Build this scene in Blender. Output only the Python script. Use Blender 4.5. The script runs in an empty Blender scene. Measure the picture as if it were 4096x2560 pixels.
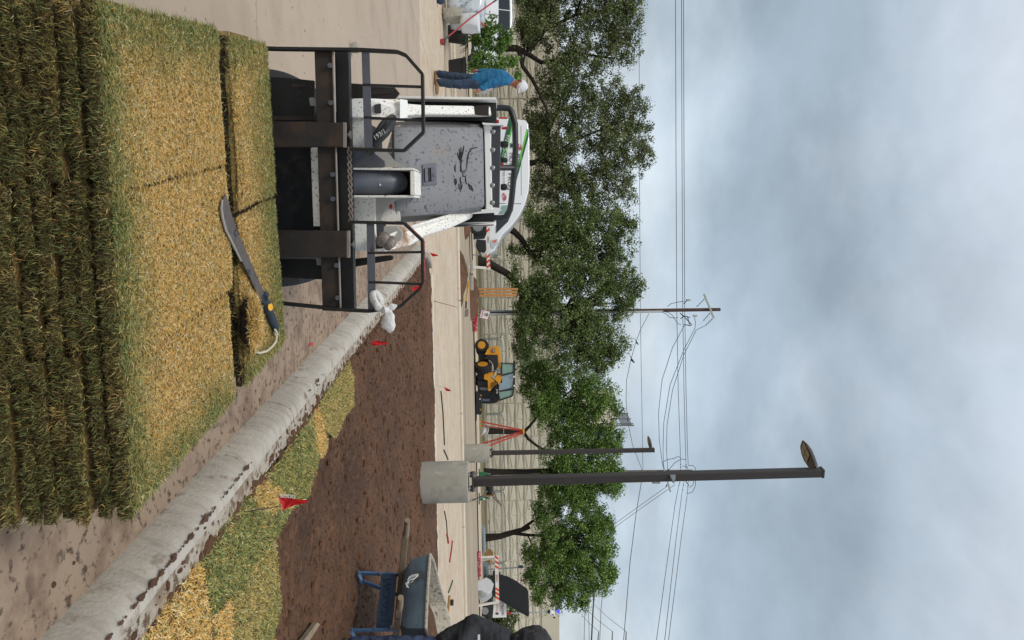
import bpy, bmesh, math, random
import numpy as np
from mathutils import Vector, Matrix, noise as mnoise

S = bpy.context.scene
COL = S.collection
RNG = np.random.default_rng(7)
random.seed(7)
rad = math.radians

# ------------------------------------------------------------------ camera
FPX = 2900.0                 # focal length in photograph pixels (4096 wide)
CAMH = 1.40
HOR = 2025.0                 # horizon height at the picture's middle line
PITCH = math.atan((2048 - HOR) / FPX)
ROLL = 0.021
Fv = Vector((0, math.cos(PITCH), math.sin(PITCH)))
R0 = Vector((1, 0, 0))
U0 = Vector((0, -math.sin(PITCH), math.cos(PITCH)))
Av = R0 * math.cos(ROLL) - U0 * math.sin(ROLL)
Bv = U0 * math.cos(ROLL) + R0 * math.sin(ROLL)
CAM = Vector((0, 0, CAMH))
cd = bpy.data.cameras.new('camera')
cam = bpy.data.objects.new('camera', cd)
COL.objects.link(cam)
cd.sensor_fit = 'HORIZONTAL'
cd.sensor_width = 36.0
cd.lens = FPX * 36.0 / 4096.0
cd.clip_start = 0.05
cd.clip_end = 3000
m3 = Matrix((Bv, -Av, -Fv)).transposed()
cam.matrix_world = Matrix.Translation(CAM) @ m3.to_4x4()
S.camera = cam

# ------------------------------------------------------------------ world, sun, exposure
SUN_EL, SUN_AZ = rad(56), rad(212)      # azimuth clockwise from +Y (behind the camera, to the left)
W = bpy.data.worlds.new('World')
S.world = W
W.use_nodes = True
nt = W.node_tree
for n in list(nt.nodes):
    nt.nodes.remove(n)
def nn(t, **k):
    n = nt.nodes.new(t)
    for a, b in k.items():
        setattr(n, a, b)
    return n
wo = nn('ShaderNodeOutputWorld')
bg = nn('ShaderNodeBackground')
bg.inputs['Strength'].default_value = 0.1
sky = nn('ShaderNodeTexSky', sky_type='NISHITA')
sky.sun_disc = False
sky.sun_elevation = SUN_EL
sky.sun_rotation = SUN_AZ
tc = nn('ShaderNodeTexCoord')
sep = nn('ShaderNodeSeparateXYZ')
nt.links.new(tc.outputs['Generated'], sep.inputs[0])
# a flat cloud deck seen in perspective: direction / (height + c)
zc = nn('ShaderNodeMath', operation='MAXIMUM'); zc.inputs[1].default_value = 0.0
nt.links.new(sep.outputs['Z'], zc.inputs[0])
za = nn('ShaderNodeMath', operation='ADD'); za.inputs[1].default_value = 0.34
nt.links.new(zc.outputs[0], za.inputs[0])
dx = nn('ShaderNodeMath', operation='DIVIDE'); dy = nn('ShaderNodeMath', operation='DIVIDE')
nt.links.new(sep.outputs['X'], dx.inputs[0]); nt.links.new(za.outputs[0], dx.inputs[1])
nt.links.new(sep.outputs['Y'], dy.inputs[0]); nt.links.new(za.outputs[0], dy.inputs[1])
cmb = nn('ShaderNodeCombineXYZ')
nt.links.new(dx.outputs[0], cmb.inputs[0]); nt.links.new(dy.outputs[0], cmb.inputs[1])
n1 = nn('ShaderNodeTexNoise'); n1.inputs['Scale'].default_value = 1.5; n1.inputs['Detail'].default_value = 7; n1.inputs['Roughness'].default_value = 0.52
n1.inputs['Distortion'].default_value = 0.25
mp = nn('ShaderNodeMapping'); mp.inputs['Location'].default_value = (2.3, 5.1, 0.4)
nt.links.new(cmb.outputs[0], mp.inputs[0]); nt.links.new(mp.outputs[0], n1.inputs['Vector'])
# the overcast deck's own brightness by height (thin at the horizon, dark belt, bright overhead)
rh = nn('ShaderNodeValToRGB')
cr = rh.color_ramp
cr.elements[0].position = 0.0; cr.elements[0].color = (0.66, 0.735, 0.80, 1)
cr.elements[1].position = 1.0; cr.elements[1].color = (0.80, 0.84, 0.90, 1)
for p_, c_ in ((0.10, (0.66, 0.74, 0.80)), (0.19, (0.53, 0.62, 0.70)), (0.30, (0.40, 0.495, 0.585)), (0.40, (0.40, 0.49, 0.58)), (0.50, (0.58, 0.655, 0.74)), (0.60, (0.70, 0.76, 0.85))):
    e = cr.elements.new(p_); e.color = (*c_, 1)
wob = nn('ShaderNodeMath', operation='MULTIPLY_ADD')   # wobble of the belts by the clouds
wob.inputs[1].default_value = 0.56
sub = nn('ShaderNodeMath', operation='SUBTRACT'); sub.inputs[1].default_value = 0.5
nt.links.new(n1.outputs['Fac'], sub.inputs[0])
nt.links.new(sub.outputs[0], wob.inputs[0]); nt.links.new(sep.outputs['Z'], wob.inputs[2])
nt.links.new(wob.outputs[0], rh.inputs[0])
n2 = nn('ShaderNodeTexNoise'); n2.inputs['Scale'].default_value = 2.3; n2.inputs['Detail'].default_value = 8; n2.inputs['Roughness'].default_value = 0.55
nt.links.new(mp.outputs[0], n2.inputs['Vector'])
r2 = nn('ShaderNodeMapRange'); r2.inputs[1].default_value = 0.34; r2.inputs[2].default_value = 0.68; r2.inputs[3].default_value = 7.7; r2.inputs[4].default_value = 11.6
nt.links.new(n2.outputs['Fac'], r2.inputs[0])
mul = nn('ShaderNodeVectorMath', operation='SCALE')
nt.links.new(rh.outputs['Color'], mul.inputs[0]); nt.links.new(r2.outputs[0], mul.inputs['Scale'])
mix = nn('ShaderNodeMix', data_type='RGBA'); mix.inputs['Factor'].default_value = 0.94
nt.links.new(sky.outputs[0], mix.inputs[6]); nt.links.new(mul.outputs[0], mix.inputs[7])
nt.links.new(mix.outputs[2], bg.inputs['Color'])
nt.links.new(bg.outputs[0], wo.inputs['Surface'])

sd = bpy.data.lights.new('sun', 'SUN')
sd.energy = 1.5
sd.angle = rad(14)
sd.color = (1.0, 0.955, 0.88)
sun = bpy.data.objects.new('sun', sd)
COL.objects.link(sun)
sdir = Vector((math.sin(SUN_AZ) * math.cos(SUN_EL), math.cos(SUN_AZ) * math.cos(SUN_EL), math.sin(SUN_EL)))
sun.rotation_euler = sdir.to_track_quat('Z', 'Y').to_euler()
S.view_settings.view_transform = 'Standard'
S.view_settings.look = 'None'
S.view_settings.exposure = 0.1
S.view_settings.gamma = 1.0
S.cycles.use_denoising = True
S.cycles.max_bounces = 6
S.cycles.transparent_max_bounces = 12

# ------------------------------------------------------------------ picture -> place
def ray(x, y):
    """direction for the photograph's pixel (x right, y down); the picture lies on its side"""
    return Fv + Av * ((y - 1280) / FPX) + Bv * ((x - 2048) / FPX)
def P(x, y, d):
    r = ray(x, y)
    return CAM + r * (d / r.y)
GZ = ((21.5, -.03), (30, -.08), (36.5, -.27), (57, -.68), (100, -1.3))
def gz(y):
    """height of the ground: level yard, street falling gently away beyond it"""
    if y < 21.5:
        return 0.0
    for (a, b), (c, d) in zip(GZ[:-1], GZ[1:]):
        if y <= c:
            return b + (d - b) * (y - a) / (c - a)
    return GZ[-1][1]
def G(x, y, z=0.0):
    r = ray(x, y)
    return CAM + r * ((z - CAMH) / r.z)
def GS(x, y):
    z = 0.0
    for _ in range(30):
        p = G(x, y, z)
        z = 0.5 * z + 0.5 * gz(p.y)
    return p

# ------------------------------------------------------------------ materials
def lin(h):
    if not isinstance(h, str):
        return tuple(h)
    v = [int(h[i:i + 2], 16) / 255 for i in (0, 2, 4)]
    return tuple(c / 12.92 if c <= 0.04045 else ((c + 0.055) / 1.055) ** 2.4 for c in v)
MATS = {}
def mat(name, col, rough=0.6, var=0.12, scale=6.0, metal=0.0, bump=0.0, bscale=None, spot=None, spot_lo=0.6, spot_hi=0.66,
        spot_scale=8.0, stretch=None, spot_stretch=None, detail=6, coat=0.0, emit=0.0, alpha=1.0, spec=0.5, spot2=None, attr=False):
    m = bpy.data.materials.new(name)
    m.use_nodes = True
    t = m.node_tree
    b = t.nodes['Principled BSDF']
    L = t.links.new
    c = lin(col)
    tcn = t.nodes.new('ShaderNodeTexCoord')
    def noise(sc, det=detail, st=None, rg=0.6):
        n = t.nodes.new('ShaderNodeTexNoise')
        n.inputs['Scale'].default_value = sc
        n.inputs['Detail'].default_value = det
        n.inputs['Roughness'].default_value = rg
        if st:
            mpn = t.nodes.new('ShaderNodeMapping')
            mpn.inputs['Scale'].default_value = st
            L(tcn.outputs['Object'], mpn.inputs[0]); L(mpn.outputs[0], n.inputs['Vector'])
        else:
            L(tcn.outputs['Object'], n.inputs['Vector'])
        return n
    def mixc(f, a, bb):
        mx = t.nodes.new('ShaderNodeMix'); mx.data_type = 'RGBA'
        L(f, mx.inputs['Factor'])
        for s_, v in ((6, a), (7, bb)):
            if isinstance(v, tuple):
                mx.inputs[s_].default_value = (*v, 1)
            else:
                L(v, mx.inputs[s_])
        return mx.outputs[2]
    def rng(n, lo, hi):
        r = t.nodes.new('ShaderNodeMapRange')
        r.inputs[1].default_value = lo; r.inputs[2].default_value = hi
        L(n.outputs['Fac'], r.inputs[0])
        return r.outputs[0]
    if attr:
        at = t.nodes.new('ShaderNodeAttribute'); at.attribute_name = 'Col'
        cur = at.outputs['Color']
    else:
        nb = noise(scale, st=stretch)
        cur = mixc(rng(nb, 0.3, 0.7), tuple(v * (1 - var) for v in c), tuple(min(1, v * (1 + var)) for v in c))
    if spot:
        ns = noise(spot_scale, 8, spot_stretch, 0.65)
        cur = mixc(rng(ns, spot_lo, spot_hi), cur, lin(spot))
    if spot2:      # (colour, lo, hi, scale)
        ns = noise(spot2[3], 6, spot2[4] if len(spot2) > 4 else None, 0.6)
        cur = mixc(rng(ns, spot2[1], spot2[2]), cur, lin(spot2[0]))
    L(cur, b.inputs['Base Color'])
    b.inputs['Roughness'].default_value = rough
    b.inputs['Metallic'].default_value = metal
    b.inputs['Specular IOR Level'].default_value = spec
    b.inputs['Coat Weight'].default_value = coat
    if alpha < 1:
        b.inputs['Alpha'].default_value = alpha
    if emit:
        b.inputs['Emission Color'].default_value = (*c, 1)
        b.inputs['Emission Strength'].default_value = emit
    if bump:
        nb2 = noise(bscale or scale * 4, 8, stretch)
        bp = t.nodes.new('ShaderNodeBump')
        bp.inputs['Strength'].default_value = min(1, bump)
        bp.inputs['Distance'].default_value = 0.02 * max(1, bump)
        L(nb2.outputs['Fac'], bp.inputs['Height'])
        L(bp.outputs[0], b.inputs['Normal'])
    MATS[name] = m
    return m

mat('grass', '808040', 0.75, attr=True, spec=0.15)
mat('leaf', '40602a', 0.6, attr=True, spec=0.3)
mat('sod_soil', '3a2c22', 0.95, 0.35, 30, bump=1.0, bscale=90, spot='1c1611', spot_lo=0.5, spot_hi=0.62, spot_scale=40)
mat('thatch', '95793f', 0.95, 0.25, 30, bump=1.0, bscale=120, spot='5a4826', spot_lo=0.52, spot_hi=0.64, spot_scale=70)
mat('concrete_lot', 'ae9d8a', 0.85, 0.07, 0.6, bump=0.12, bscale=60, spot='6f5c4c', spot_lo=0.63, spot_hi=0.68, spot_scale=16, spot2=('a08c78', 0.5, 0.75, 1.6))
mat('concrete_street', 'c3b29b', 0.85, 0.08, 0.5, bump=0.1, bscale=40, spot='7a5f47', spot_lo=0.59, spot_hi=0.66, spot_scale=11, spot2=('b59a7c', 0.47, 0.74, 2.2))
mat('dirty_concrete', '98836f', 0.9, 0.12, 2.0, bump=0.3, bscale=60, spot='4f4136', spot_lo=0.54, spot_hi=0.62, spot_scale=22, spot2=('74604f', 0.48, 0.66, 5))
mat('curb_concrete', 'b9b2a6', 0.85, 0.14, 4, bump=0.35, bscale=60, spot='948a7d', spot_lo=0.48, spot_hi=0.80, spot_scale=2.5, spot_stretch=(2, 9, 2), spot2=('7d6a58', 0.58, 0.72, 9))
mat('curb_top', 'b3a999', 0.9, 0.14, 6, bump=0.5, bscale=60, spot='56412f', spot_lo=0.51, spot_hi=0.58, spot_scale=24, spot2=('86735f', 0.46, 0.66, 6))
mat('pale_curb', 'cfc2ac', 0.85, 0.08, 2, bump=0.1, spot='a58f76', spot_lo=0.58, spot_hi=0.75, spot_scale=3)
mat('soil', '6b4930', 0.97, 0.42, 1.3, bump=3.0, bscale=34, spot='2b1b10', spot_lo=0.50, spot_hi=0.66, spot_scale=30, spot2=('8a6040', 0.54, 0.74, 12))
mat('dirt_clod', '60412a', 0.97, 0.4, 14, bump=1.0, bscale=60)
mat('far_ground', '9d8f7c', 0.95, 0.12, 0.25, spot='77664f', spot_lo=0.55, spot_hi=0.7, spot_scale=0.5)
mat('asphalt', 'a8977f', 0.9, 0.10, 0.4, spot='8f8473', spot_lo=0.48, spot_hi=0.62, spot_scale=0.5, spot_stretch=(0.15, 2.0, 1), spot2=('7c6c5a', 0.6, 0.7, 0.8, (.2, 3, 1)))
mat('verge', '6f6a4a', 0.95, 0.25, 1.5, spot='8b7758', spot_lo=0.5, spot_hi=0.6, spot_scale=1.3)
mat('steel_black', '1c1a19', 0.5, 0.25, 8, bump=0.05, spot='40302a', spot_lo=0.62, spot_hi=0.75, spot_scale=14)
mat('steel_rust', '2f2621', 0.6, 0.3, 12, bump=0.05, spot='4a3424', spot_lo=0.52, spot_hi=0.72, spot_scale=9, spot2=('23211f', 0.5, 0.62, 5))
mat('steel_grey', '5d6068', 0.45, 0.18, 14, metal=0.3, spot='3d3230', spot_lo=0.62, spot_hi=0.72, spot_scale=18)
mat('steel_worn', '8a7f78', 0.5, 0.2, 20, metal=0.3)
mat('red_worn', '8e3a33', 0.6, 0.3, 18, spot='2c2623', spot_lo=0.5, spot_hi=0.58, spot_scale=30)
mat('white_speck', 'efece4', 0.5, 0.04, 8, spot='4a3a2c', spot_lo=0.59, spot_hi=0.625, spot_scale=105, spot2=('9a7a5a', 0.62, 0.72, 7))
mat('white_clean', 'f0efea', 0.45, 0.04, 8, spot='7a6a58', spot_lo=0.67, spot_hi=0.70, spot_scale=50)
mat('grey_light', 'a9a7a1', 0.6, 0.08, 8, spot='5a4a3c', spot_lo=0.64, spot_hi=0.68, spot_scale=35)
mat('hood_grey', '828284', 0.65, 0.10, 5, bump=0.08, bscale=60, spot='4d525c', spot_lo=0.575, spot_hi=0.60, spot_scale=58, spot2=('94877c', 0.58, 0.80, 6))
mat('panel_dark', '3d3f45', 0.55, 0.08, 10, spot='27292d', spot_lo=0.64, spot_hi=0.67, spot_scale=50)
mat('rubber', '1b1b1c', 0.75, 0.2, 15, spot='3b342d', spot_lo=0.55, spot_hi=0.7, spot_scale=10)
mat('tube_black', '1f1f21', 0.4, 0.2, 20, spot='3a3430', spot_lo=0.6, spot_hi=0.7, spot_scale=30)
mat('zinc', '9a9a98', 0.35, 0.12, 20, metal=0.8)
mat('galv', '8f969b', 0.5, 0.10, 6, metal=0.4)
mat('red_plastic', 'b3171b', 0.45, 0.06, 10)
mat('flag_red', 'c4121a', 0.55, 0.06, 20)
mat('red_paint', 'a8332a', 0.55, 0.12, 10)
mat('orange_red', 'd1512a', 0.5, 0.06, 10)
mat('print_white', 'e8e6e2', 0.6, 0.03)
mat('print_black', '16181a', 0.6, 0.03)
mat('print_red', 'b4393b', 0.6, 0.05)
mat('print_green', '1f5a3d', 0.5, 0.05)
mat('print_lime', '5fc232', 0.5, 0.05)
mat('blade_steel', '6b625e', 0.45, 0.15, 12, metal=0.35, spot='3f4043', spot_lo=0.52, spot_hi=0.60, spot_scale=22)
mat('blade_edge', 'b7b2aa', 0.35, 0.1, 30, metal=0.5)
mat('grip_navy', '25303d', 0.6, 0.12, 20)
mat('yellow_dot', 'e5ab2d', 0.5, 0.04)
mat('cord_white', 'c9bea6', 0.8, 0.15, 60)
mat('bag_white', 'dcdad7', 0.5, 0.06, 20, bump=0.4, bscale=40)
mat('footing', 'a5a093', 0.9, 0.10, 3.0, bump=0.15, bscale=60, spot='8a8577', spot_lo=0.5, spot_hi=0.72, spot_scale=5, spot2=('c0bcb0', 0.6, 0.75, 7))
mat('bronze', '37312d', 0.5, 0.10, 6)
mat('led', '8f866c', 0.5, 0.08, 40)
mat('wood_grey', '8d7c66', 0.85, 0.2, 5, stretch=(1, 1, 1), spot='5a4c3e', spot_lo=0.55, spot_hi=0.7, spot_scale=9, bump=0.2)
mat('lumber', 'b07a45', 0.8, 0.12, 3, spot='8a5a30', spot_lo=0.6, spot_hi=0.7, spot_scale=4)
mat('pole_wood', '5a4438', 0.9, 0.25, 4, spot='3a2c26', spot_lo=0.5, spot_hi=0.65, spot_scale=7)
mat('pole_old', '6f675f', 0.9, 0.2, 4)
mat('arm_pale', 'a9aaa4', 0.7, 0.08)
mat('conduit', 'b9bcbe', 0.5, 0.05)
mat('barrow_blue', '2c3f55', 0.5, 0.15, 10, spot='3a342c', spot_lo=0.62, spot_hi=0.74, spot_scale=10)
mat('barrow_leg', '4a6f97', 0.45, 0.12, 12, spot='2e3742', spot_lo=0.6, spot_hi=0.7, spot_scale=18)
mat('barrow_tray', '6c7e8a', 0.5, 0.2, 8, spot='4a4238', spot_lo=0.55, spot_hi=0.72, spot_scale=6)
mat('mortar', 'b5ad9c', 0.95, 0.2, 14, bump=1.0, bscale=30, spot='6b5c4c', spot_lo=0.56, spot_hi=0.64, spot_scale=22)
mat('jeans', '2f3f55', 0.9, 0.25, 9, bump=0.5, bscale=25, spot='4a5d76', spot_lo=0.55, spot_hi=0.75, spot_scale=6)
mat('jeans_dark', '3a4560', 0.9, 0.25, 9, bump=0.6, bscale=18)
mat('shirt_blue', '1f6690', 0.9, 0.15, 5, bump=0.5, bscale=14)
mat('jacket_black', '2a2b2f', 0.75, 0.3, 6, bump=0.6, bscale=16)
mat('skin', 'a5694f', 0.6, 0.08, 10)
mat('hair', '241a14', 0.8, 0.2, 30)
mat('cap_white', 'dcdcde', 0.8, 0.05, 20)
mat('cap_camo', '2e2e30', 0.85, 0.5, 9, spot='7d7d78', spot_lo=0.6, spot_hi=0.65, spot_scale=13)
mat('boot_tan', '8f6f52', 0.85, 0.2, 20)
mat('car_white', 'e4e6e8', 0.25, 0.02, 2, coat=0.5)
mat('plastic_black', '1f2124', 0.5, 0.12, 8)
mat('glass_dark', '20272a', 0.12, 0.2, 3, spec=0.6)
mat('glass_green', '7f9f92', 0.1, 0.12, 3, spec=0.7)
mat('glass_blue', '8ba0ac', 0.1, 0.2, 2, spec=0.7)
mat('wheel_steel', '8d8f92', 0.4, 0.1, 10, metal=0.4)
mat('lamp_orange', 'd86a3a', 0.3, 0.05)
mat('lamp_clear', 'b9bdc2', 0.15, 0.2, 30)
mat('yellow_machine', 'd9941c', 0.45, 0.08, 5)
mat('rim_yellow', 'c98c22', 0.5, 0.1, 6)
mat('white_wood', 'ddd9cf', 0.6, 0.06, 8, spot='8b7d6c', spot_lo=0.66, spot_hi=0.72, spot_scale=12)
mat('orange_stripe', 'd8461f', 0.5, 0.05, 10)
mat('ladder_red', 'b5402f', 0.5, 0.1, 8)
mat('ladder_yellow', 'd9a01f', 0.5, 0.05)
mat('alu', 'b3b4b4', 0.4, 0.08, metal=0.5)
mat('reel_green', '1f6a43', 0.5, 0.1)
mat('reel_wood', 'a2794b', 0.85, 0.15, 5)
mat('reel_white', 'cfcfca', 0.6, 0.08)
mat('solar', '14161b', 0.25, 0.2, 3)
mat('box_white', 'dfe0e0', 0.4, 0.03)
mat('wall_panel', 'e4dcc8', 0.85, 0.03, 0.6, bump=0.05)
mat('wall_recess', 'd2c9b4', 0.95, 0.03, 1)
mat('wall_plain', 'd8cfba', 0.85, 0.05, 0.5)
mat('building_tan', 'c9bda4', 0.85, 0.05, 0.5)
mat('cornice', '8e8470', 0.85, 0.05, 0.5)
mat('bark', '2b241e', 0.95, 0.3, 5, bump=0.6, bscale=10)
mat('bark_light', '4a4138', 0.95, 0.3, 5)
mat('chain_wire', 'a3a49c', 0.6, 0.1)
mat('fence_tube', '8d9290', 0.5, 0.1, metal=0.3)
mat('fence_dark', '3b3c3a', 0.6, 0.1)
mat('wire', '3a3f44', 0.7, 0.1)
mat('insulator', '35373b', 0.5, 0.1)
mat('arrester', 'b4b3ac', 0.6, 0.05)
mat('bird_black', '141518', 0.7, 0.1)
mat('pot_black', '222222', 0.6, 0.15, 8)
mat('wrap', 'c8cfd4', 0.18, 0.12, 6, bump=0.6, bscale=7, spot='6b8fae', spot_lo=0.55, spot_hi=0.64, spot_scale=4.0, spot2=('5d5750', 0.60, 0.68, 3.0))
mat('grass_strappy', '40503a', 0.7, 0.2)
mat('plaster_bag', 'd5d7da', 0.6, 0.06, 8, bump=0.5, bscale=10)
mat('red_mesh', 'a83a44', 0.7, 0.25, 10, spot='c9b3ac', spot_lo=0.55, spot_hi=0.6, spot_scale=12)
mat('tool_yellow', 'd39a2a', 0.5, 0.08)
mat('tool_green', '1f5a3a', 0.5, 0.08)
mat('tool_red', 'a5202a', 0.5, 0.08)
mat('blue_lamp', '2a2ae8', 0.3, 0.05, emit=3.0)
mat('tower_steel', '74777b', 0.6, 0.1, metal=0.3)

# ------------------------------------------------------------------ mesh builder
def root_matrix(o):
    while o.parent:
        o = o.parent
    return o.matrix_basis.copy()
def link(o, parent=None):
    COL.objects.link(o)
    if parent:
        o.parent = parent
    return o
def tag(o, label, cat, group=None):
    o['label'] = label
    o['category'] = cat
    if group:
        o['group'] = group
    return o
def struct(o, kind='structure'):
    o['kind'] = kind
    return o
def thing(name, label, cat, loc=(0, 0, 0), rz=0.0, group=None):
    o = bpy.data.objects.new(name, None)
    o.location = loc
    o.rotation_euler = (0, 0, rz)
    o.empty_display_size = 0.1
    o.matrix_basis = Matrix.Translation(Vector(loc)) @ Matrix.Rotation(rz, 4, 'Z')
    COL.objects.link(o)
    return tag(o, label, cat, group)

def frame_from(d, up=Vector((0, 0, 1))):
    d = d.normalized()
    if abs(d.dot(up)) > 0.98:
        up = Vector((0, 1, 0)) if abs(d.y) < 0.9 else Vector((1, 0, 0))
    s = d.cross(up).normalized()
    u = s.cross(d).normalized()
    return d, s, u

class MB:
    def __init__(s):
        s.v = []; s.f = []; s.fm = []; s.cur = 0
    def add(s, vs, fs):
        o = len(s.v)
        s.v += [Vector(q) for q in vs]
        s.f += [tuple(i + o for i in q) for q in fs]
        s.fm += [s.cur] * len(fs)
        return s
    def box(s, c, size, M=None):
        hx, hy, hz = size[0] / 2, size[1] / 2, size[2] / 2
        vs = [Vector((x, y, z)) for z in (-hz, hz) for y in (-hy, hy) for x in (-hx, hx)]
        if M is not None:
            vs = [M @ q for q in vs]
        c = Vector(c)
        return s.add([q + c for q in vs], [(0, 2, 3, 1), (4, 5, 7, 6), (0, 1, 5, 4), (2, 6, 7, 3), (0, 4, 6, 2), (1, 3, 7, 5)])
    def beam(s, a, b, w, h, up=Vector((0, 0, 1))):
        """bar from a to b: w across, h along up"""
        a, b = Vector(a), Vector(b)
        d, sd_, u = frame_from(b - a, up)
        vs = []
        for q in (a, b):
            for i, j in ((-1, -1), (1, -1), (1, 1), (-1, 1)):
                vs.append(q + sd_ * (i * w / 2) + u * (j * h / 2))
        return s.add(vs, [(0, 1, 2, 3), (7, 6, 5, 4), (0, 4, 5, 1), (1, 5, 6, 2), (2, 6, 7, 3), (3, 7, 4, 0)])
    def tube(s, pts, r, n=8, caps=True, closed=False):
        pts = [Vector(q) for q in pts]
        k = len(pts)
        rs = r if isinstance(r, (list, tuple)) else [r] * k
        vs = []
        pu = None
        for i, q in enumerate(pts):
            a = pts[i - 1] if (i > 0 or closed) else pts[0]
            b = pts[(i + 1) % k] if (i < k - 1 or closed) else pts[-1]
            d = (b - a)
            if d.length < 1e-9:
                d = Vector((0, 0, 1))
            d.normalize()
            if pu is None:
                _, sd_, u = frame_from(d)
            else:
                u = pu - d * pu.dot(d)
                if u.length < 1e-6:
                    _, sd_, u = frame_from(d)
                u.normalize()
                sd_ = d.cross(u)
            pu = u
            for j in range(n):
                t = 2 * math.pi * (j + 0.5) / n
                vs.append(q + (sd_ * math.cos(t) + u * math.sin(t)) * rs[i])
        fs = []
        for i in range(k if closed else k - 1):
            for j in range(n):
                a0 = i * n + j; a1 = i * n + (j + 1) % n
                i2 = (i + 1) % k
                fs.append((a0, a1, i2 * n + (j + 1) % n, i2 * n + j))
        if caps and not closed:
            fs.append(tuple(range(n - 1, -1, -1)))
            fs.append(tuple((k - 1) * n + j for j in range(n)))
        return s.add(vs, fs)
    def cyl(s, a, b, r, n=16, r2=None):
        return s.tube([a, b], [r, r if r2 is None else r2], n)
    def prism(s, poly, off):
        """poly: list of points (one face), off: extrusion vector"""
        poly = [Vector(q) for q in poly]
        n = len(poly)
        off = Vector(off)
        # wind so that the first face looks away from off
        nrm = Vector((0, 0, 0))
        for i in range(n):
            nrm += poly[i].cross(poly[(i + 1) % n])
        if nrm.dot(off) > 0:
            poly.reverse()
        vs = poly + [q + off for q in poly]
        fs = [tuple(range(n)), tuple(range(2 * n - 1, n - 1, -1))]
        fs += [(i, n + i, n + (i + 1) % n, (i + 1) % n) for i in range(n)]
        return s.add(vs, fs)
    def lathe(s, prof, o, ax, n=24):
        """prof: (radius, height) list along ax from o"""
        o = Vector(o)
        d, sd_, u = frame_from(Vector(ax))
        vs = []
        for r, h in prof:
            for j in range(n):
                t = 2 * math.pi * j / n
                vs.append(o + d * h + (sd_ * math.cos(t) + u * math.sin(t)) * max(r, 1e-4))
        fs = []
        for i in range(len(prof) - 1):
            for j in range(n):
                fs.append((i * n + j, i * n + (j + 1) % n, (i + 1) * n + (j + 1) % n, (i + 1) * n + j))
        fs.append(tuple(range(n - 1, -1, -1)))
        fs.append(tuple((len(prof) - 1) * n + j for j in range(n)))
        return s.add(vs, fs)
    def ball(s, c, r, n=10, m_=6, scale=(1, 1, 1)):
        c = Vector(c)
        prof = []
        vs = []
        for i in range(1, m_):
            ph = math.pi * i / m_
            for j in range(n):
                t = 2 * math.pi * j / n
                vs.append(c + Vector((r * math.sin(ph) * math.cos(t) * scale[0], r * math.sin(ph) * math.sin(t) * scale[1], r * math.cos(ph) * scale[2])))
        top, bot = len(vs), len(vs) + 1
        vs += [c + Vector((0, 0, r * scale[2])), c - Vector((0, 0, r * scale[2]))]
        fs = []
        for i in range(m_ - 2):
            for j in range(n):
                fs.append((i * n + j, (i + 1) * n + j, (i + 1) * n + (j + 1) % n, i * n + (j + 1) % n))
        for j in range(n):
            fs.append((top, j, (j + 1) % n))
            fs.append((bot, (m_ - 2) * n + (j + 1) % n, (m_ - 2) * n + j))
        return s.add(vs, fs)
    def mesh(s, name, mats, M=None, bevel=0.0, smooth=False, segs=2, jitter=0.0):
        me = bpy.data.meshes.new(name)
        vs = [M @ q for q in s.v] if M is not None else s.v
        if jitter:
            vs = [q + mnoise.noise_vector(q * 9.0) * jitter for q in vs]
        me.from_pydata([tuple(q) for q in vs], [], s.f)
        for m in (mats if isinstance(mats, (list, tuple)) else [mats]):
            me.materials.append(MATS[m])
        me.polygons.foreach_set('material_index', s.fm)
        bm = bmesh.new(); bm.from_mesh(me)
        bmesh.ops.recalc_face_normals(bm, faces=bm.faces)
        if bevel:
            es = [e for e in bm.edges if len(e.link_faces) == 2 and e.calc_face_angle(0) > 0.6]
            bmesh.ops.bevel(bm, geom=es, offset=bevel, segments=segs, affect='EDGES', clamp_overlap=True, profile=0.5)
        bm.to_mesh(me); bm.free()
        if smooth:
            me.polygons.foreach_set('use_smooth', [True] * len(me.polygons))
            me.set_sharp_from_angle(angle=rad(40))
        return me
    def build(s, name, mats, parent=None, world=True, bevel=0.0, smooth=False, segs=2, jitter=0.0):
        M = None
        if parent is not None and world:
            M = root_matrix(parent).inverted()
        me = s.mesh(name, mats, M, bevel, smooth, segs, jitter)
        return link(bpy.data.objects.new(name, me), parent)

def np_mesh(name, verts, tris, matname, cols=None):
    me = bpy.data.meshes.new(name)
    nv, nf = len(verts), len(tris)
    me.vertices.add(nv)
    me.vertices.foreach_set('co', np.ascontiguousarray(verts, dtype=np.float32).ravel())
    me.loops.add(nf * 3)
    me.loops.foreach_set('vertex_index', np.ascontiguousarray(tris, dtype=np.int32).ravel())
    me.polygons.add(nf)
    me.polygons.foreach_set('loop_start', np.arange(0, nf * 3, 3, dtype=np.int32))
    me.materials.append(MATS[matname])
    if cols is not None:
        at = me.color_attributes.new('Col', 'FLOAT_COLOR', 'POINT')
        c4 = np.ones((nv, 4), dtype=np.float32); c4[:, :3] = cols
        at.data.foreach_set('color', c4.ravel())
    me.update(calc_edges=True)
    me.validate()
    return me

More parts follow.
